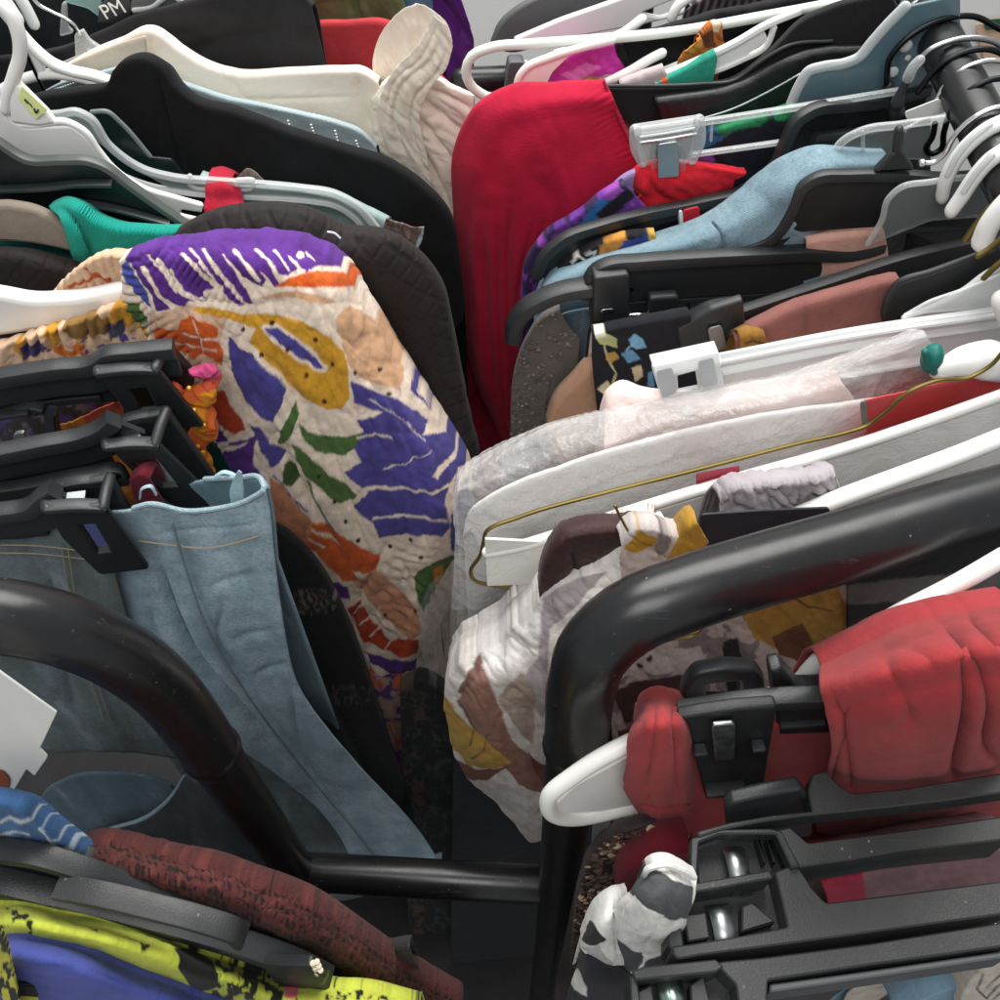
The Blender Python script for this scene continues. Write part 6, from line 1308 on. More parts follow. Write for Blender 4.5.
# ------------------------------------------------------------------ the flowered blouse
def z6(p): return [(200 + a/2.941, 230 + b/2.941) for a, b in p]
def z5(p): return [(a/2.941, 230 + b/2.941) for a, b in p]
def z4(p): return [(200 + a/2.941, 550 + b/2.941) for a, b in p]
PUR, VIO, ORA, YEL, GRN, TAN, CRM = '5b2f86', '4f4892', 'd66026', 'dba232', '50703a', 'd8ab86', 'f2dfcc'
MOT = [
 ('poly', 'e3bda0', z5([(440, 250), (560, 215), (660, 260), (640, 420), (560, 420), (450, 320)])),
 ('poly', PUR, z5([(385, 90), (395, 60), (520, 60), (640, 45), (720, 20), (820, 15), (940, 45), (1010, 80), (1060, 110), (1000, 108), (930, 112), (900, 128), (880, 105), (860, 120), (850, 135), (800, 120), (830, 160), (810, 170), (760, 120), (780, 150), (770, 170), (700, 130), (745, 215), (730, 225), (660, 150), (715, 225), (700, 230), (640, 170), (600, 180), (610, 215), (560, 205), (540, 225), (500, 205), (520, 225), (470, 235), (440, 190)])),
 ('poly', PUR, [(127, 262), (126, 236), (250, 222), (350, 250), (342, 268), (300, 262), (230, 264), (150, 274)]),
 ('line', CRM, z5([(425, 110), (470, 190), (510, 220)]), 3), ('line', CRM, z5([(560, 55), (585, 85), (620, 130), (640, 165)]), 1.8), ('line', CRM, z5([(655, 70), (700, 130), (735, 190)]), 1.5), ('line', CRM, z5([(810, 60), (835, 95), (850, 118)]), 1.6), ('line', CRM, z5([(440, 75), (480, 120), (520, 180)]), 1.6), ('line', CRM, z5([(900, 70), (925, 95)]), 1.2),
 ('line', CRM, z5([(470, 90), (520, 165), (580, 205)]), 3), ('line', CRM, z5([(505, 120), (545, 185), (600, 205)]), 2.4),
 ('line', CRM, z5([(540, 75), (600, 130), (650, 175)]), 2.8), ('line', CRM, z5([(600, 60), (640, 120), (690, 180), (720, 220)]), 2.4), ('line', CRM, z5([(690, 65), (730, 110), (760, 150)]), 2.2), ('line', CRM, z5([(755, 55), (790, 90), (815, 125)]), 2), ('line', CRM, z5([(850, 80), (880, 110)]), 1.6),
 ('poly', '4d54a8', z5([(350, 110), (380, 90), (430, 190), (450, 235), (400, 190)])), ('poly', GRN, z5([(375, 210), (405, 215), (440, 270), (410, 285), (380, 250)])), ('poly', YEL, z5([(380, 270), (430, 290), (440, 320), (390, 310)])),
 ('poly', ORA, z6([(215, 165), (255, 145), (300, 128), (400, 124), (450, 135), (478, 150), (470, 162), (380, 172), (290, 170)])),
 ('poly', 'd9ab84', z6([(160, 205), (220, 188), (290, 182), (360, 195), (410, 215), (330, 212), (250, 200)])),
 ('poly', TAN, z6([(395, 260), (420, 235), (440, 222), (490, 250), (540, 290), (575, 340), (600, 400), (598, 440), (585, 472), (540, 455), (480, 440), (440, 400), (420, 340)])),
 ('poly', YEL, z6([(-20, 228), (60, 232), (120, 248), (200, 250), (260, 255), (320, 275), (380, 315), (425, 360), (440, 420), (438, 500), (415, 522), (370, 525), (300, 490), (250, 455), (200, 395), (155, 350), (140, 320), (160, 290), (130, 275), (60, 258), (0, 245)])),
 ('poly', CRM, z6([(178, 283), (235, 280), (280, 310), (330, 350), (380, 405), (368, 418), (330, 408), (275, 372), (215, 325)])),
 ('poly', VIO, z6([(190, 290), (235, 290), (280, 322), (325, 362), (368, 408), (345, 405), (285, 368), (222, 320)])),
 ('line', CRM, z6([(150, 290), (140, 330), (170, 370)]), 1.6),
 ('dot', '4a2a1a', [(x, y, 2.6) for x, y in z6([(210, 275), (340, 324), (258, 349), (390, 398), (312, 427), (366, 502), (179, 371), (128, 293)])]),
 ('poly', VIO, z6([(80, 315), (150, 365), (205, 425), (255, 470), (235, 520), (215, 568), (180, 548), (130, 500), (100, 430)])),
 ('poly', ORA, z5([(530, 262), (570, 250), (600, 270), (640, 290), (645, 330), (662, 350), (655, 400), (630, 375), (600, 365), (560, 372), (515, 350), (520, 320), (480, 315), (450, 300), (470, 280), (520, 290)])),
 ('line', CRM, z5([(540, 300), (600, 320), (640, 320)]), 1), ('line', CRM, z5([(520, 330), (590, 345), (640, 350)]), 1), ('line', CRM, z5([(570, 260), (590, 310), (600, 360)]), .9),
 ('poly', 'b8401f', z5([(612, 480), (650, 475), (690, 530), (725, 590), (690, 605), (640, 570), (615, 520)])),
 ('poly', PUR, z5([(612, 560), (650, 585), (672, 622), (640, 625), (620, 600)])), ('poly', PUR, z5([(640, 660), (700, 640), (750, 620), (740, 690), (780, 735), (720, 740), (660, 720)])), ('line', PUR, z5([(675, 630), (730, 622), (760, 612)]), 2.5),
 ('poly', VIO, z6([(150, 575), (175, 580), (205, 630), (250, 660), (230, 690), (205, 705), (180, 655)])),
 ('poly', GRN, z6([(280, 503), (292, 540), (268, 600), (250, 640), (228, 640), (240, 590), (262, 545)])),
 ('poly', GRN, z6([(288, 565), (320, 588), (370, 606), (430, 608), (474, 596), (466, 640), (430, 665), (390, 668), (340, 648), (306, 612)])),
 ('poly', GRN, z6([(272, 622), (300, 640), (340, 680), (385, 718), (430, 755), (462, 778), (452, 798), (405, 803), (360, 770), (310, 720), (285, 680)])),
 ('poly', '3c5528', z6([(246, 690), (280, 690), (296, 735), (270, 750), (242, 750)])),
 ('line', GRN, z6([(318, 740), (350, 830), (395, 892)]), 2.6), ('line', VIO, z6([(215, 725), (260, 770), (315, 828)]), 1.2),
 ('dot', '2d2418', [(x, y, 2.2) for x, y in z6([(350, 722), (395, 798), (428, 858), (455, 420), (465, 912), (560, 935), (620, 910), (650, 962), (224, 790), (252, 858), (530, 410), (556, 482)])]),
 ('poly', VIO, z6([(445, 445), (500, 470), (560, 490), (640, 535), (672, 560), (655, 602), (720, 595), (765, 600), (745, 655), (680, 722), (735, 750), (718, 805), (735, 870), (712, 902), (600, 895), (525, 908), (510, 865), (450, 822), (492, 770), (428, 715), (472, 682), (455, 640), (478, 590), (458, 560), (545, 545), (455, 508)])),
 ('poly', VIO, z6([(580, 285), (640, 365), (712, 465), (778, 555), (806, 640), (795, 690), (760, 700), (740, 750), (700, 735), (765, 640), (755, 600), (700, 545), (640, 490), (608, 470), (622, 440), (655, 472), (612, 370)])),
 ('line', CRM, z6([(470, 762), (580, 755), (680, 775), (760, 740), (800, 700)]), 2), ('line', CRM, z6([(690, 722), (745, 672), (768, 612)]), 1.8), ('line', CRM, z6([(510, 852), (600, 838), (725, 856)]), 1.3), ('line', CRM, z6([(460, 610), (520, 600), (570, 620)]), 1), ('line', CRM, z6([(640, 470), (690, 530), (730, 575)]), 1.2), ('line', CRM, z6([(500, 500), (600, 560), (660, 620)]), .7), ('line', CRM, z6([(540, 700), (600, 690), (680, 650)]), .7),
 ('poly', VIO, z6([(735, 840), (790, 720), (800, 800), (760, 960), (735, 940)])),
 ('poly', ORA, z6([(325, 858), (400, 890), (500, 945), (528, 975), (520, 1010), (440, 1000), (370, 960), (300, 920), (250, 870)])),
 ('line', CRM, z6([(330, 880), (420, 940), (500, 985)]), 1.6), ('line', CRM, z6([(290, 880), (380, 950), (450, 1010)]), 1.2),
 ('poly', 'd08a66', z6([(205, 730), (250, 760), (330, 860), (320, 920), (230, 880), (205, 820)])),
 ('poly', 'd99c7a', z4([(440, 90), (530, 60), (640, 170), (655, 240), (620, 270), (540, 190)])),
 ('poly', ORA, z4([(340, 0), (450, -10), (525, 20), (520, 55), (430, 40), (470, 90), (420, 95), (380, 50)])),
 ('poly', 'c0401c', z4([(430, 172), (480, 150), (500, 195), (560, 265), (640, 265), (642, 308), (590, 318), (530, 290), (470, 250)])), ('line', CRM, z4([(470, 215), (500, 190), (530, 165)]), 1.3), ('line', CRM, z4([(500, 250), (540, 215)]), 1.3), ('line', CRM, z4([(545, 290), (575, 255)]), 1.3), ('line', CRM, z4([(450, 190), (480, 160)]), 1.1),
 ('poly', PUR, z4([(490, 290), (560, 328), (645, 325), (620, 368), (560, 365), (505, 330)])), ('poly', PUR, z4([(380, 90), (430, 110), (440, 150), (400, 140)])),
 ('poly', GRN, z4([(630, 70), (700, 30), (760, 10), (700, 90), (660, 180), (640, 150)])), ('poly', 'd58a2a', z4([(680, 60), (715, 40), (705, 100), (685, 100)])),
 ('dot', '2d2418', [(x, y, 1.8) for x, y in z4([(545, 183), (632, 183), (650, 20)])]),
 ('dot', 'f3ece6', [(300, 256, 3.6)]),
]
BLO = fabric('printed_cotton', CRM, rough=.9, weave=1100, wb=.3, vc=True, sheen=.05, spec=.15, trans=.06)
fl = Thing('flowered_blouse', 'cream cotton blouse with bold purple, orange, yellow and green flower print', 'blouse')
R0 = [(120, 262, .0), (150, 250, .0), (190, 244, .004), (245, 238, .008), (295, 244, .01), (335, 262, .012), (362, 300, .014), (392, 348, .016), (424, 398, .018), (452, 440, .02), (470, 472, .02), (468, 520, .02), (458, 575, .02), (440, 625, .02), (420, 668, .02)]
R1 = [(121, 268, -.002), (152, 258, -.004), (192, 256, -.006), (242, 254, -.008), (284, 262, -.01), (318, 284, -.012), (344, 320, -.014), (372, 366, -.014), (402, 414, -.014), (428, 456, -.014), (444, 490, -.014), (444, 535, -.014), (436, 585, -.012), (424, 630, -.008), (408, 672, -.004)]
R2 = [(122, 282, -.006), (150, 284, -.010), (184, 290, -.014), (224, 298, -.018), (258, 312, -.022), (286, 336, -.026), (310, 368, -.028), (334, 406, -.03), (358, 448, -.03), (380, 490, -.028), (394, 525, -.026), (400, 560, -.022), (402, 600, -.018), (400, 640, -.012), (394, 674, -.006)]
R3 = [(124, 298, -.006), (142, 312, -.010), (168, 330, -.016), (198, 350, -.02), (228, 374, -.024), (254, 402, -.028), (276, 434, -.03), (298, 470, -.03), (320, 506, -.03), (340, 540, -.028), (356, 568, -.024), (368, 594, -.02), (376, 622, -.016), (382, 650, -.01), (384, 676, -.006)]
R4 = [(127, 320, 0), (140, 340, -.004), (160, 364, -.008), (182, 390, -.01), (206, 424, -.012), (226, 462, -.012), (246, 500, -.012), (270, 536, -.012), (292, 566, -.012), (314, 594, -.01), (334, 616, -.008), (350, 636, -.006), (362, 652, -.004), (370, 664, -.002), (376, 678, 0)]
main = cloth([R0, R1, R2, R3, R4], (.49, 0), step=1.15, back=(.05, .25), base=CRM, paint=MOT, seed=81, wr=[(1.6, 26, 50, 2.5), (.8, 8, 60, 2), (-1.3, 15, 70, 2.5)],
             ruch=[(2.0, 11, [(372, 640), (415, 600)], 30), (1.8, 9, [(128, 262), (120, 330)], 16), (1.2, 7, [(150, 250), (230, 300)], 18), (1.4, 8, [(150, 330), (215, 440)], 22), (.8, 9, [(410, 560), (380, 660)], 26)],
             creases=[([(300, 262), (296, 300)], 3, 1), ([(240, 330), (300, 400), (340, 470), (370, 560)], 5, 2.5), ([(215, 300), (240, 360), (300, 480), (340, 560)], 4, 2.5), ([(400, 420), (420, 470), (425, 560)], 5, 2), ([(260, 420), (320, 520), (360, 590)], 4, 3), ([(345, 330), (380, 400), (400, 480)], 6, 1.5), ([(200, 300), (250, 305), (300, 300)], 4, 1.5), ([(390, 540), (360, 600), (350, 640)], 3, 3)])
fl.part('sleeve', main, BLO, solid=.9, angle=None)
MOT2 = [('fn', 'd0702c', lambda u, v, s, t: fbm(u/20, v/14, 51) > .3), ('fn', 'c8902e', lambda u, v, s, t: fbm(u/18, v/14, 55) > .42), ('fn', '564a98', lambda u, v, s, t: fbm(u/15, v/12, 59) > .55)]
g = cloth([[(52, 294), (66, 280), (84, 266), (102, 257), (120, 257), (134, 264)], [(58, 300), (74, 290), (90, 280), (106, 272), (122, 270), (136, 276)], [(66, 312), (84, 304), (100, 296), (114, 290), (128, 288), (140, 292)]], (.512, 0), step=1.2, base='dfbd9e', paint=[('line', 'b8542c', [(70, 285), (95, 276)], 2), ('line', 'b8542c', [(84, 268), (110, 280)], 2)] , seed=83, drop=.2, ruch=[(2.6, 9, [(58, 296), (134, 268)], 22)])
fl.part('neck_ruffle', g, BLO, solid=.9, angle=None)
g = cloth([[(-20, 352), (10, 344), (40, 334), (80, 322), (110, 310), (134, 304)], [(-20, 362), (12, 356), (44, 346), (84, 336), (116, 328), (140, 322)], [(-20, 380), (14, 376), (48, 368), (88, 360), (124, 352), (152, 346)], [(-20, 420), (16, 420), (50, 412), (92, 408), (130, 400), (165, 395)]], (.484, 0), step=1.2, base='dfbd9e', paint=MOT2 + [('poly', '8d6a3a', [(60, 325), (100, 314), (110, 330), (70, 340)]), ('poly', '4a4070', [(20, 345), (45, 340), (45, 352), (24, 358)]), ('poly', '474b62', [(106, 325), (120, 318), (126, 330), (112, 340)])], seed=85, drop=.3, ruch=[(2.8, 13, [(-10, 352), (136, 318)], 18)], wr=[(1, 9, 0, 1)])
fl.part('front_ruffle', g, BLO, solid=.9, angle=None)
tsl = cloth([[(368, 665, .02), (385, 672, .02), (405, 668, .02)], [(372, 700), (392, 706), (410, 700)], [(385, 745), (402, 750), (416, 745)], [(392, 800), (408, 804), (420, 800)]], (.47, 0), step=1.5, base='9c8478', paint=[('fn', '4a3a6a', lambda u, v, s, t: fbm(u/10, v/9, 61) > .2), ('fn', 'b0583a', lambda u, v, s, t: fbm(u/9, v/12, 65) > .3)], drop=.3, back=None, wr=(2, 12, 80, 2))
fl.part('body', tsl, BLO, solid=.9, angle=None)
# orange braided scarf
g = None
sc1 = tube([(172, 384, .0), (178, 396, -.002), (196, 398, -.004), (206, 394, -.003), (214, 376, 0)], (.45, 0), [4, 7, 7, 6, 3], 60, 20) + tube([(178, 390), (186, 404), (202, 412), (208, 430), (196, 440), (200, 460), (208, 480)], (.445, 0), [5, 7, 8, 7.5, 7, 6.5, 5], 90, 20) + tube([(196, 372), (206, 370), (216, 380)], (.45, 0), [4, 5.5, 4], 40, 16)
jv = np.stack([fbm(sc1.V[:, 0]*160+sc1.V[:, 1]*90, sc1.V[:, 2]*160, 31+q) for q in range(3)], 1); sc1.V = sc1.V + jv*.0034
sc1.C = np.empty((len(sc1.V), 3)); sc1.C[:] = lin('d98a1e')
nz = fbm(sc1.V[:, 0]*90, sc1.V[:, 2]*90, 5); sc1.C[nz > .25] = lin('d8662a'); zz = sc1.V[:, 2]; sc1.C[(zz > zz.max()-.018)] = lin('d2583c'); sc1.C[(zz > zz.max()-.010) & (sc1.V[:, 0] > np.median(sc1.V[:, 0]))] = lin('c2467a')
st = Thing('knotted_scarf', 'orange, yellow and pink knotted beaded scarf beside the black clips', 'scarf')
st.part('knot', sc1, fabric('scarf_cotton', 'd98a1e', vc=True, rough=.7), angle=None)
bd = G()
for u, v in ((189, 388), (194, 410), (192, 416), (204, 425), (199, 421), (198, 446), (203, 452), (191, 410)): bd = bd + ball(P(u, v, (.434, 0)), .0016, 6)
st.part('bead_trim', bd, plastic('amber_bead', 'e8a838', .15))
g = cloth([[(52, 428), (72, 420), (96, 410), (118, 400)], [(54, 434), (76, 428), (100, 418), (122, 406)], [(56, 446), (80, 440), (104, 430), (124, 418)]], (.452, 0), step=1.2, base='c7782c', back=None, wr=[(2, 7, 30, 2)], paint=[('poly', 'c2523a', [(82, 410), (122, 396), (124, 416), (88, 430)]), ('line', 'e0a040', [(54, 440), (120, 420)], 1.5)], drop=.1)
st.part('tail', g, fabric('scarf_cotton2', 'd98a1e', vc=True, rough=.7), solid=1, angle=None)
g = cloth([[(-10, 400), (30, 398), (60, 396), (90, 394), (120, 392)], [(-10, 430), (40, 425), (80, 415), (125, 405)], [(-10, 470), (50, 460), (90, 450), (130, 440)]], (.468, 0), step=1.6, base='3a3236', back=None, seed=88, wr=[(2, 12, 30, 2)], drop=.3, paint=[('fn', '6d6264', lambda u, v, s, t: fbm(u/9, v/9, 3) > .2), ('fn', '52407a', lambda u, v, s, t: fbm(u/8, v/8, 9) > .4)])
garment('grey_print_shirt', 'murky grey and violet print seen through the black clip hangers on the left', 'top', g, fabric('murky', '3a3236', vc=True))

# ------------------------------------------------------------------ black clip hangers on the left
LG = 'black clip hangers on the left'
def left_clip(label, beam, pl, front, win, rear, extra=()):
    """front, rear: the jaws' corner points TL TR BR BL; win: the front jaw's window"""
    t = Thing('clip_hanger', label, 'clip hanger', LG)
    t.part('beam', bar(beam, pl, 11, 10, 36, web=(4, 26)), BLACKP)
    for e in extra: t.part('web', e, BLACKP2)
    pr = (pl[0]+.010, pl[1]); pf = (pl[0]-.012, pl[1])
    b = t.part('back_jaw', plate([(rear[0][0], rear[0][1], 5), (rear[1][0], rear[1][1], 7), (rear[2][0], rear[2][1], 4), (rear[3][0], rear[3][1], 4)], pr, 7, 2), BLACKP2)
    f = t.part('front_jaw', plate([(front[0][0], front[0][1], 3), (front[1][0], front[1][1], 5), (front[2][0], front[2][1], 4), (front[3][0], front[3][1], 5)] + [tuple(q) for q in front[4:]], pf, 4, 1.4, holes=[win]), BLACKP2)
    t.part('rim', bar([(front[0][0]-1, front[0][1]-1), ((front[0][0]+front[1][0])/2, (front[0][1]+front[1][1])/2-2), (front[1][0], front[1][1])], (pf[0]+.001, pf[1]), 9, 5, 14, rnd=2), BLACKP, f)
    t.part('rim', bar([(rear[0][0], rear[0][1]+2), (rear[0][0]*.6+rear[1][0]*.4, rear[0][1]*.6+rear[1][1]*.4-2), (rear[1][0]-1, rear[1][1]+1)], (pr[0]+.001, pr[1]), 9, 7, 14, rnd=2.5), BLACKP, b)
    for k in (0, 1):
        p0 = P(front[k][0] + (1, -3)[k], front[k][1] + 3, pf); p1 = P(rear[k][0] + (2, -2)[k], rear[k][1] + 3, pr)
        t.part('hinge_arm', sweep_tube(np.array([p0, (p0+p1)/2 + np.array([0, 0, .001]), p1]), .0034, 10), BLACKP)
    wc = np.mean([q[:2] for q in win], axis=0)
    t.part('spring', plate([tuple(q[:2]) + (1,) for q in win], (pf[0]+.0012, pf[1]), 1.0, .3), CHROME)
    cx, cy = (front[0][0]+front[1][0])/2, (front[0][1]+front[1][1])/2
    q0, q1 = P(cx, cy-1, (pf[0]+.002, pf[1])), P(cx, cy-6, (pf[0]+.014, pf[1]))
    ex, ez, nn_ = plane_axes(pl)
    t.part('spring', box3((q0+q1)/2 + ez*.001, ex, nn_, ez, .011, .013, .001, .0003), SPRING)
    return t
pl = PL2((20, 372, .44), (150, 358, .44))
left_clip('black clip hanger highest of the three on the left, over the blouse ruffle', [(-40, 380), (0, 372), (50, 364), (92, 358), (100, 352), (134, 347), (172, 343)], pl,
          [(97, 370), (158, 366), (205, 425), (140, 430)], [(128, 388, 1), (146, 386, 1), (158, 408, 1), (141, 410, 1)], [(100, 356), (170, 344), (196, 372), (190, 400)],
          [plate([(-40, 380), (72, 366), (76, 376, 3), (96, 374), (120, 400), (-40, 402)], (pl[0]+.004, pl[1]), 5, 1), bar([(-40, 406), (40, 398), (100, 392)], (pl[0]+.003, pl[1]), 8, 6, 20)])
pl = PL2((10, 445, .455), (100, 428, .455))
left_clip('black clip hanger second of three on the left, its clip pointing at the jeans waist', [(-40, 455), (0, 448), (40, 440), (80, 432), (98, 424), (106, 416)], pl,
          [(106, 444), (158, 441), (222, 504), (176, 507), (140, 477)], [(130, 462, 1), (156, 457, 1), (178, 484, 1), (163, 485, 1)], [(102, 424), (168, 408), (226, 490), (188, 498)],
          [plate([(-40, 450), (60, 440), (102, 434), (116, 466), (60, 474), (-40, 482)], (pl[0]+.002, pl[1]), 6, 1.2)])
pl = PL2((10, 505, .465), (60, 488, .465))
pl = (PLH(60, 495, .465, .15)[0], .15)
left_clip('black clip hanger lowest of three on the left, clipped over the jeans', [(-40, 512), (0, 508), (24, 504), (36, 494), (48, 486)], pl,
          [(46, 506), (106, 504), (150, 567), (100, 573), (62, 536)], [(80, 523, 1), (95, 522, 1), (111, 549, 1), (98, 551, 1)], [(44, 486), (112, 475), (156, 555), (112, 562)],
          [plate([(-40, 508), (30, 504), (52, 532), (20, 536), (-40, 538)], (pl[0]+.002, pl[1]), 6, 1.2), bar([(-40, 490), (20, 484), (80, 472), (122, 468), (130, 480)], (pl[0]+.026, pl[1]), 9, 14, 24)])
t = Thing('clip_hanger', 'black clip hanger end cut by the left edge, between the upper two clips', 'clip hanger', LG)
pl = (.425, 0)
t.part('beam', bar([(-30, 412), (0, 409), (30, 404), (42, 406), (46, 420), (50, 440)], pl, 9, 7, 24), BLACKP)
t.part('rib', bar([(-30, 416), (28, 411)], (pl[0]-.006, 0), 6, 4, 10), BLACKP)
t.part('spring', plate([(14, 432), (26, 431), (26, 440), (14, 440)], pl, 3, .6), SPRING)

# ------------------------------------------------------------------ the jeans
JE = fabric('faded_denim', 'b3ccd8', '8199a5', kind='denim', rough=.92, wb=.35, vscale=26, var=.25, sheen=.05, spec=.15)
JE2 = fabric('shaded_denim', '6c7f87', '565c58', kind='denim', rough=.9, wb=.45, vscale=26, var=.3, spec=.15)  # darker jeans denim; shade as well as dye goes into this colour
je = Thing('blue_jeans', 'faded blue jeans hanging by the waistband from the black clips on the left', 'jeans')
g = cloth([[(-20, 530), (30, 522), (80, 515), (130, 507), (150, 503), (185, 510), (215, 508), (250, 498), (266, 488)],
           [(-20, 545), (30, 538), (82, 532), (132, 526), (156, 522), (190, 528), (220, 526), (252, 518), (270, 508)],
           [(-20, 575), (34, 570), (86, 566), (136, 562), (162, 560), (196, 564), (226, 562), (256, 556), (274, 548)],
           [(-20, 630), (50, 632), (104, 634), (150, 634), (176, 634), (206, 636), (236, 634), (264, 630), (284, 624)],
           [(150, 700), (172, 704), (190, 706), (208, 707), (226, 708), (244, 708), (264, 707), (286, 704), (306, 698)],
           [(272, 768), (284, 770), (295, 771), (306, 772), (317, 772), (328, 772), (339, 770), (349, 768), (358, 764)],
           [(344, 842), (354, 845), (364, 846), (374, 847), (384, 847), (394, 846), (404, 845), (414, 843), (425, 838)],
           [(356, 868), (366, 869), (377, 870), (387, 870), (397, 870), (408, 869), (418, 868), (428, 866), (440, 862)]], (.36, 0), step=2.2, back=None, drop=.012, wr=[(1.4, 40, 70, 3), (.5, 12, 60, 2)], seed=91,
          creases=[([(156, 545), (172, 600), (200, 660), (240, 705), (290, 770)], 5, 7), ([(196, 600), (222, 650), (280, 730), (345, 815)], 6, 4), ([(150, 600), (160, 640), (190, 690)], 7, 4), ([(205, 588), (235, 575), (262, 572)], 5, 2), ([(228, 640), (250, 632), (276, 630)], 5, 2.5), ([(250, 676), (274, 664), (292, 662)], 4, 2), ([(150, 532), (268, 520)], 1.6, 1.2), ([(290, 680), (300, 740), (320, 800)], 4, 3), ([(60, 600), (130, 640), (200, 730)], 8, 6), ([(225, 600), (218, 640), (260, 690)], 4, 3)])
je.part('front', g, JE, solid=2.2, angle=None)
g = cloth([[(60, 560), (110, 570), (150, 600), (190, 640), (240, 690)], [(100, 650), (140, 660), (180, 680), (220, 705), (270, 740)], [(150, 730), (190, 735), (225, 750), (265, 770), (315, 790)], [(200, 800), (235, 810), (270, 825), (310, 840), (352, 850)], [(240, 870), (270, 880), (300, 890), (335, 900), (372, 892)]], (.385, 0), step=2.6, back=None, drop=.01, wr=[(2, 30, 60, 3)], seed=92, creases=[([(180, 650), (230, 730), (290, 830)], 6, 5)])
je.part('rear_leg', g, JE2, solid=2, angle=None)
g = cloth([[(266, 488, .0), (264, 483, .004), (256, 480, .010), (236, 480, .022), (215, 480, .03), (190, 484, .034), (150, 492, .034)], [(270, 505, .0), (266, 500, .006), (258, 497, .014), (238, 497, .026), (216, 498, .034), (190, 502, .036), (150, 510, .036)], [(276, 560, .0), (270, 556, .008), (262, 552, .016), (240, 550, .03), (216, 552, .036), (190, 556, .038), (150, 560, .038)]], (.36, 0), step=2.2, back=None, drop=.3)
je.part('back', g, fabric('inner_denim', '76929c', '648089', kind='denim', rough=.9), solid=2, angle=None)
je.part('waist_hem', tube([(134, 508, -.001), (150, 504, -.001), (185, 511, -.001), (215, 509, -.001), (250, 499, -.001), (264, 488, 0), (262, 481, .006), (236, 478, .022), (205, 479, .032)], (.359, 0), 1.7, 50, 8), fabric('hem_denim', '9fb4bc', '8ea5ad', kind='denim'))
je.part('stitching', tube([(140, 541, -.003), (170, 545, -.003), (205, 548, -.003), (235, 543, -.003), (258, 536, -.002)], (.358, 0), .45, 40, 6), fabric('stitch', 'bfae8a'))
g = cloth([[(-20, 520), (30, 518), (80, 518), (104, 524)], [(-20, 590), (40, 590), (90, 596), (126, 610)], [(-20, 680), (50, 690), (110, 700), (160, 716)], [(-20, 740), (60, 750), (130, 750), (190, 758)]], (.354, 0), step=2.6, back=None, drop=.02, wr=[(1.6, 24, 60, 2.5)], seed=93, creases=[([(50, 560), (60, 640), (80, 720)], 6, 3)])
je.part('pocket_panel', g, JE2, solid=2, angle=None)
STI = fabric('stitch2', '9c8f72')
for q in ([(-10, 545), (40, 546), (90, 552)], [(-10, 553), (40, 554), (92, 560)], [(62, 548), (70, 600), (84, 660), (104, 720)], [(68, 548), (76, 600), (90, 660), (110, 720)]):
    je.part('stitching', tube([(u, v, -.003) for u, v in q], (.352, 0), .4, 30, 6), STI)
BL = fabric('ribbon_blue', 'a9c6d2', rough=.45)
g = cloth([[(236, 474), (239, 470), (242, 472)], [(230, 490), (237, 488), (244, 492)], [(232, 508), (238, 507), (243, 508)]], (.366, 0), step=1.2, back=None)
SEAM = fabric('seam_denim', '8ba1a9', '6a7b80', kind='denim')
je.part('seam', tube([(172, 522, -.004), (186, 570, -.004), (208, 630, -.004), (244, 690, -.004), (300, 765, -.003), (352, 828, -.002), (392, 880, -.001)], (.358, 0), .9, 70, 6), SEAM)
je.part('hanger_loop', g, BL, solid=.8, angle=None)
je.part('hanger_loop', tube([(216, 476), (224, 472), (236, 476), (240, 484)], (.385, 0), 1.6, 20, 8, flat=.5), BL)
je.part('hanger_loop', tube([(140, 498), (143, 488), (150, 486), (156, 494)], (.37, 0), 1.4, 16, 8, flat=.5), BL)
single('wine_strap', 'scrap of wine red cloth between two black clips above the jeans', 'strap', cloth([[(130, 480), (140, 474), (150, 478)], [(134, 494), (146, 490), (160, 494)], [(140, 506), (150, 504), (165, 504)]], (.377, 0), step=2, drop=.1), fabric('winered', '641226'), solid=1, angle=None)
# second pair: open leg hem
d2 = Thing('folded_jeans', 'dark blue jeans leg with its frayed hem open towards the viewer', 'jeans')
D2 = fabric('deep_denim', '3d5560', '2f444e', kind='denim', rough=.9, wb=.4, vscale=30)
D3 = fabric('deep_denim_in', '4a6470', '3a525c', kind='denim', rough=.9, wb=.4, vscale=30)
g = cloth([[(34, 812), (46, 790), (70, 776), (104, 770), (140, 772), (172, 782)], [(46, 822), (60, 806), (82, 795), (110, 790), (142, 790), (174, 786)], [(70, 833), (88, 820), (105, 810), (125, 806), (147, 800), (178, 786)], [(84, 837), (105, 829), (128, 823), (148, 815), (165, 803), (184, 779)]], (.30, 0), step=2.4, back=None, wr=(1.5, 30, 30, 2))
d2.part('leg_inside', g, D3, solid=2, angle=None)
g = cloth([[(84, 838), (112, 828), (140, 820), (162, 806), (184, 778), (188, 760)], [(92, 860), (122, 852), (152, 844), (178, 830), (200, 806), (210, 790)], [(110, 900), (140, 900), (180, 890), (210, 880), (240, 870), (262, 860)]], (.285, 0), step=2.4, back=None, drop=.2, wr=(1.5, 30, 60, 2))
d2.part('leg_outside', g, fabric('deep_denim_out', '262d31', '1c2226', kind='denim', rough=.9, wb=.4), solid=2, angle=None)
d2.part('frayed_hem', tube([(84, 837), (112, 828), (140, 820), (162, 806), (176, 790), (184, 776)], (.284, 0), [1, 1.6, 1.8, 1.9, 1.5, .8], 30, 8), fabric('hem_fray', '7f949b', '5f757d', weave=300, wb=1))
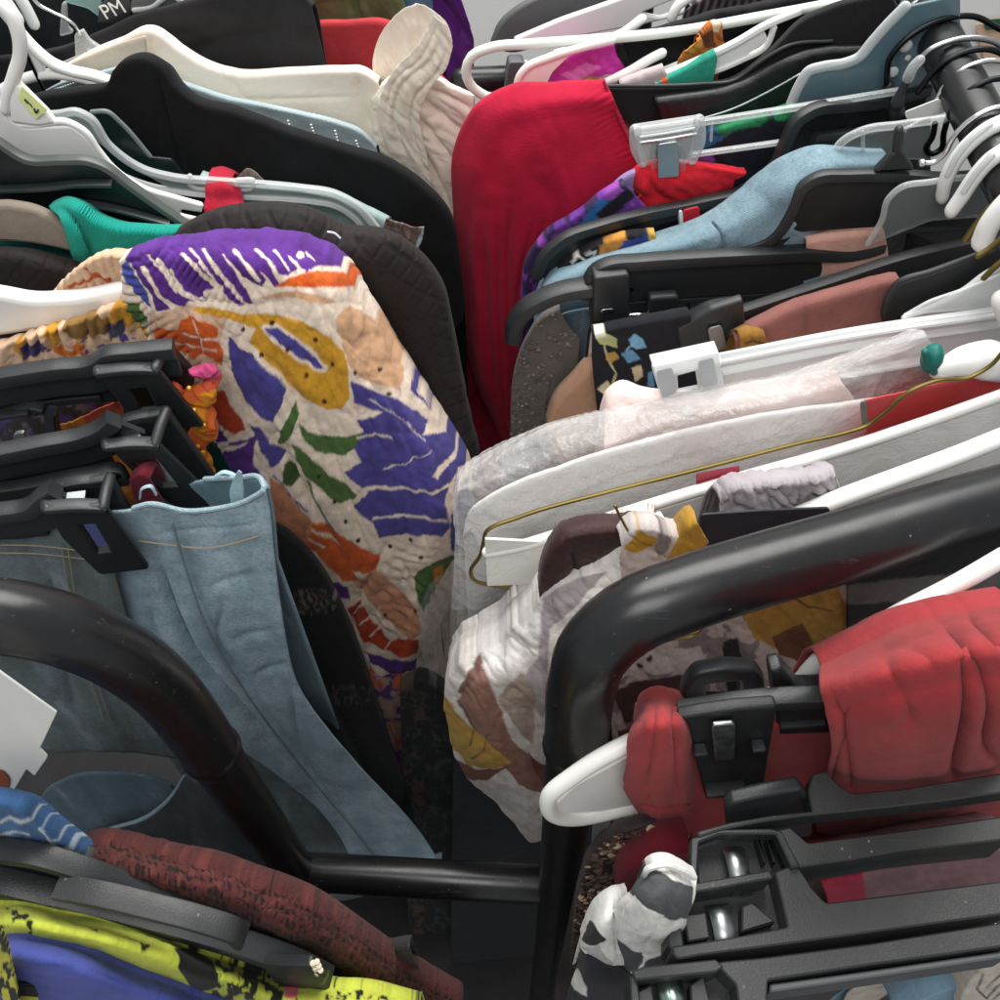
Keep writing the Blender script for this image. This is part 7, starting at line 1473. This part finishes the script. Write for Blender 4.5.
# black embroidered garment
g = cloth([[(262, 525, .006), (278, 530, .004), (298, 545, .002), (322, 575, 0), (340, 610), (356, 650), (370, 690), (386, 740), (404, 790)], [(262, 560), (284, 566), (306, 580), (326, 606), (340, 640), (354, 680), (368, 720), (384, 770), (402, 810)], [(262, 620), (284, 630), (304, 645), (320, 670), (334, 700), (350, 735), (366, 770), (384, 805), (404, 840)]], (.425, 0), step=1.6, back=(.012, .3), base='121214', drop=.3, seed=95, wr=(1.5, 24, 60, 3), paint=[('fn', '4c3338', lambda u, v, s, t: (np.hypot((u-308)/24, (v-598)/12) < 1) & (fbm(u/3, v/3, 4) > .12)), ('fn', '6a6a66', lambda u, v, s, t: (np.hypot((u-312)/26, (v-600)/14) < 1) & (fbm(u/2.4, v/3.2, 14) > .32)), ('fn', '4a4442', lambda u, v, s, t: (np.hypot((u-352)/20, (v-695)/12) < 1) & (fbm(u/3, v/3, 24) > .2)), ('fn', '55403a', lambda u, v, s, t: (np.hypot((u-330)/10, (v-690)/6) < 1) & (fbm(u/3, v/3, 34) > .2))])
garment('embroidered_dress', 'black dress with small red and silver embroidered sprays next to the jeans', 'dress', g, fabric('embroidered', '121214', vc=True))
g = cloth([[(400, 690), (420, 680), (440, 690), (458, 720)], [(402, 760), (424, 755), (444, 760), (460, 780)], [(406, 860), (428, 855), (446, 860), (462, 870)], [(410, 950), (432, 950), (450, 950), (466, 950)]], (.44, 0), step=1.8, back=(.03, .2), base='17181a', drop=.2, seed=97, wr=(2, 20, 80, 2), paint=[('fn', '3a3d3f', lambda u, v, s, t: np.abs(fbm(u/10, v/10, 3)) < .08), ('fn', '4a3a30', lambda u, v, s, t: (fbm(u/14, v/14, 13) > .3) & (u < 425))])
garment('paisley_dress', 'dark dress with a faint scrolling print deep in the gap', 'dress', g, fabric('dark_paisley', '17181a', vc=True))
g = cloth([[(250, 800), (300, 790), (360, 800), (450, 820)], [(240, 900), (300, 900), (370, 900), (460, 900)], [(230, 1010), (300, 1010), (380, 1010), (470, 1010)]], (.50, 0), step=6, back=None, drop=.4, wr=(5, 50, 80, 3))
garment('charcoal_backdrop', 'charcoal coat added to fill the dark gap behind the crossbar', 'backdrop', g, fabric('charcoal', '17191b'))  # plain added sheet that keeps the gap between the racks dark

# ------------------------------------------------------------------ front left, below the arch
pt = Thing('price_tag', 'white cardboard price tag with a notched corner and a brown mark at the left edge', 'tag'); pt.part('card', plate([(-20, 660, 1), (0, 671, 1), (57, 712, 1), (40, 748, 1), (48, 756, 2), (35, 775, 2), (27, 768, 1), (8, 800, 1), (-20, 830, 1)], PLH(25, 735, .41, -.1), 1.2, .3), plastic('tag_card', 'e0e0dc', .7, .03, .03))
tg = plate([(-20, 768), (2, 770, 4), (10, 778, 4), (6, 802), (-20, 820)], (PLH(25, 735, .41, -.1)[0]-.0012, -.1), .6, .1)
pt.part('mark', tg, plastic('brown_ink', '8a4630', .7))
bw = cloth([[(-20, 800), (0, 803), (18, 808), (40, 824), (66, 843), (92, 860)], [(-20, 820), (2, 822), (22, 827), (43, 839), (69, 855), (93, 866)], [(-20, 845), (4, 846), (26, 850), (46, 858), (72, 868), (94, 874)]], PLH(40, 830, .455, -.12), step=1.3, base='3a5f8c', back=(.01, .2), drop=.3, seed=101, wr=(1, 16, 30, 2), paint=[('line', 'b9c4cc', [(-10, 826), (10, 816), (22, 820), (36, 815)], 1.6), ('line', 'b9c4cc', [(2, 834), (18, 828), (30, 832)], 1.6), ('line', 'aebcc6', [(40, 826), (52, 838), (64, 836)], 1.6), ('line', 'aebcc6', [(48, 836), (60, 846), (76, 846), (86, 852)], 1.8), ('line', '5e86b0', [(0, 842), (30, 846), (60, 856)], 2)])
garment('ikat_shirt', 'blue and white wavy print cloth under the white price tag', 'top', bw, fabric('ikat', '3f6a9c', vc=True))
PE = PL2((100, 886, .465), (320, 955, .52))
def lace_holes(u, v, s, t):
    a_, b_ = s*62 + .25*vn(u/9, v/9, 3), t*11 + .25*vn(u/9, v/9, 6)
    r_ = np.hypot((a_ % 1) - .5, (b_ % 1) - .5)
    p, q = s*11 + t*2.2, s*11 - t*2.2
    dia = (np.abs((p % 1) - .5) < .2) | (np.abs((q % 1) - .5) < .2)
    return (r_ < np.where(dia, .36, .2)) & (vn(u/5, v/5, 9) > -.5)
LAC = fabric('rust_lace', '6a3230', '512422', weave=260, wb=.8, crease=.5, crs=160, rough=.95, vc=True)
g = cloth([[(60, 858, .01), (95, 846, .01), (125, 851, .01), (170, 862, .01), (210, 870, .01), (250, 884, .01), (285, 896, .01), (308, 906, .01), (340, 926, .01), (375, 950, .01), (410, 972, .01), (460, 1000, .01)],
           [(70, 872), (105, 866), (135, 872), (176, 884), (214, 894), (250, 908), (282, 920), (306, 932), (336, 950), (370, 972), (404, 994), (450, 1020)],
           [(85, 890, -.006), (118, 888, -.006), (148, 896), (184, 908), (220, 920), (254, 934), (282, 948), (306, 960), (334, 978), (364, 998), (396, 1018), (440, 1045)],
           [(100, 920), (130, 925), (160, 932), (196, 944), (230, 956), (262, 970), (290, 984), (314, 998), (340, 1015), (366, 1035), (396, 1055), (436, 1080)]], (PE[0]+.014, PE[1]), step=1.05, back=(.012, .3), drop=.3, base='4a2321', wr=[(1.4, 26, 20, 2), (.8, 7, 0, 1)], seed=103,
          paint=[('fn', '582a27', lambda u, v, s, t: fbm(u/6, v/6, 5) > .15), ('fn', '1f1212', lace_holes)])
garment('lace_cardigan', 'rust brown crochet lace cardigan sloping along the black hanger', 'cardigan', g, LAC, solid=2.5)
# black hangers at bottom left
pl = (PE[0]+.008, PE[1])
t = Thing('clothes_hanger', 'dusty black hanger with a stepped rubber grip at the bottom left, behind the longer one', 'hanger', HL)
t.part('arm', bar([(-40, 842), (0, 848), (30, 852), (80, 866), (130, 884), (190, 905), (250, 925)], pl, 11, 8, 40), BLACKP)
t.part('grip', bar([(26, 845), (50, 848), (80, 856), (108, 866)], (pl[0]+.008, pl[1]), 13, 6, 20, rnd=3), GREYBLK)
for a, b in ((40, 852), (57, 857), (75, 862)): t.part('ridge', box3(P(a, b, pl, .002), plane_axes(pl)[0], plane_axes(pl)[2], (0, 0, 1), .0025, .010, .003), GREYBLK)
pl = PE
t = Thing('clothes_hanger', 'long dusty black hanger with a smooth rounded pad, sloping over the lime cloth', 'hanger', HL)
t.part('arm', bar([(-40, 874), (0, 880), (60, 894), (120, 908), (190, 926), (250, 944), (300, 962), (332, 978)], pl, 13, 12, 50, web=(4, 20)), BLACKP)
t.part('pad', bar([(56, 885), (100, 893), (150, 905), (200, 918), (236, 930), (246, 938)], (pl[0]-.002, pl[1]), 12, 5, 40, rnd=2.4), GREYBLK)
t.part('grip', bar([(-40, 868), (0, 874), (30, 880), (56, 888)], (pl[0]+.004, pl[1]), 10, 6, 20), GREYBLK)
t.part('end_block', plate([(262, 958, 3), (312, 960, 4), (330, 972, 3), (325, 982), (280, 986)], (pl[0]-.004, pl[1]), 6, 2), BLACKP)
# lime print
PF = PL2((60, 925, .47), (300, 985, .52))
lime = cloth([[(-20, 908, .01), (20, 908, .01), (60, 915, .01), (110, 925, .01), (160, 940, .01), (200, 955, .01), (240, 968, .01), (285, 984, .01), (330, 988, .01), (370, 992, .01), (420, 1004, .01)],
              [(-20, 922), (24, 922), (64, 930), (114, 941), (164, 956), (202, 970), (240, 984), (280, 1000), (326, 1006), (366, 1012), (416, 1024)],
              [(-20, 945), (30, 946), (70, 952), (118, 966), (166, 984), (202, 1000), (236, 1016), (274, 1034), (320, 1040), (360, 1045), (410, 1055)]], PF, step=1.2, back=(.008, .25), base='b6c044', drop=.3, seed=107, wr=[(1, 24, 20, 2.5)],
             paint=[('poly', '131410', [(172, 952), (190, 950), (212, 962), (220, 985), (196, 990), (188, 978)]), ('fn', '15160f', lambda u, v, s, t: (u > 212) & (u < 300) & (fbm(u/7, v/6, 3) > .12)), ('fn', '15160f', lambda u, v, s, t: (u < 34) & (fbm(u/8, v/5, 8) > .32)), ('poly', '20220f', [(49, 938), (57, 940), (56, 943), (50, 942)]), ('poly', '20220f', [(112, 959), (124, 960), (122, 963), (114, 963)]), ('poly', '20220f', [(138, 945), (149, 948), (147, 950), (140, 949)]), ('poly', '20220f', [(88, 932), (98, 933), (97, 936)]), ('poly', 'c85a6a', [(285, 984), (300, 985), (298, 1000), (284, 998)]), ('fn', '15160f', lambda u, v, s, t: (u > 310) & (fbm(u/8, v/5, 33) > .3)), ('line', '2a2c14', [(20, 942), (90, 956), (150, 972), (190, 988)], 1.2)])
garment('lime_print_shirt', 'lime yellow top with black brush spots under the long black hanger', 'top', lime, fabric('lime_print', 'c3cf45', rough=.8, vc=True))
blu = cloth([[(-10, 946, .008), (14, 940, .008), (40, 944, .008), (80, 954, .008), (130, 972, .008), (180, 990, .008), (240, 1012, .008)], [(-10, 960), (14, 956), (42, 960), (84, 972), (132, 990), (182, 1008), (240, 1030)], [(-10, 985), (16, 982), (46, 986), (88, 998), (136, 1016), (184, 1034), (240, 1055)], [(-10, 1030), (18, 1030), (50, 1034), (92, 1046), (140, 1064), (190, 1080), (240, 1095)]], (PF[0]-.014, PF[1]), step=2.2, back=(.006, .2), drop=.2, wr=[(1.2, 18, 15, 4)], seed=109, creases=[([(14, 962), (80, 968), (140, 990)], 2, 1.5), ([(30, 972), (90, 980)], 2, 1.2)])
garment('blue_shirt', 'plain periwinkle blue top in the bottom left corner', 'top', blu, fabric('periwinkle', '4a55a0', '414a90', rough=.8, var=.1))
yb = cloth([[(-20, 920), (0, 926), (8, 940), (12, 960), (18, 985), (24, 1010)], [(-20, 940), (-4, 944), (4, 955), (8, 972), (14, 992), (20, 1015)], [(-20, 980), (-8, 980), (-2, 985), (4, 995), (10, 1010), (16, 1030)]], (PF[0]-.022, PF[1]), step=1.2, base='c2bd3e', back=None, drop=.1, seed=111, paint=[('fn', '1a1a12', lambda u, v, s, t: fbm(u/7, v/9, 3) > .1)])
garment('leopard_shirt', 'yellow and black spotted cloth at the very left edge of the bottom', 'top', yb, fabric('yellow_spot', 'c2bd3e', vc=True))
g = cloth([[(320, 968), (350, 960), (395, 950), (410, 948)], [(324, 978), (352, 974), (398, 966), (416, 960)], [(330, 990), (356, 988), (400, 986), (440, 990)]], (PE[0]+.03, PE[1]), step=2.2, back=(.01, .2), wr=(1.5, 12, 10, 2), drop=.2)
garment('mesh_shirt', 'black mesh edge at the lower end of the lace cardigan', 'top', g, fabric('black_mesh', '2a2a2b', weave=400, wb=.8))
single('beaded_tassel', 'tiny cream and teal beaded tassel at the end of the long black hanger', 'tassel', sum([ball(P(314+3*math.cos(i*2.1)+i*.6, 962+i*1.4, (PE[0]-.006, PE[1])), .0017, 7) for i in range(9)], G()), plastic('cream_bead', 'cfc3a8', .4))

# ------------------------------------------------------------------ camera and light
cam = bpy.data.cameras.new('camera'); co = bpy.data.objects.new('camera', cam); COL.objects.link(co)
co.location = (0, 0, CAMZ); co.rotation_euler = (math.radians(90) - PITCH, 0, 0)
cam.sensor_width = 36; cam.lens = 36; cam.clip_start = .01; cam.clip_end = 50
scene.camera = co
w = bpy.data.worlds.new('World'); scene.world = w; w.use_nodes = True
w.node_tree.nodes['Background'].inputs[0].default_value = (.97, .985, 1, 1)
w.node_tree.nodes['Background'].inputs[1].default_value = .46
def area(name, loc, target, sx, sy, power, col):
    l = bpy.data.lights.new(name, 'AREA'); l.shape = 'RECTANGLE'; l.size = sx; l.size_y = sy; l.energy = power; l.color = col
    o = bpy.data.objects.new(name, l); o.location = loc
    o.rotation_euler = (Vector(target) - Vector(loc)).to_track_quat('-Z', 'Y').to_euler(); COL.objects.link(o)
area('ceiling_panel', (.15, 1.35, 3.1), (.05, .55, 1.35), 2.2, 1.3, 66, (1, .985, .955))
area('ceiling_panel_near', (-.2, -.5, 3.2), (.0, .4, 1.35), 1.4, .8, 20, (1, .985, .96))
vs = scene.view_settings
vs.view_transform = 'Standard'; vs.look = 'None'; vs.exposure = .14; vs.gamma = 1; vs.use_curve_mapping = False
scene.cycles.max_bounces = 8; scene.cycles.transparent_max_bounces = 24
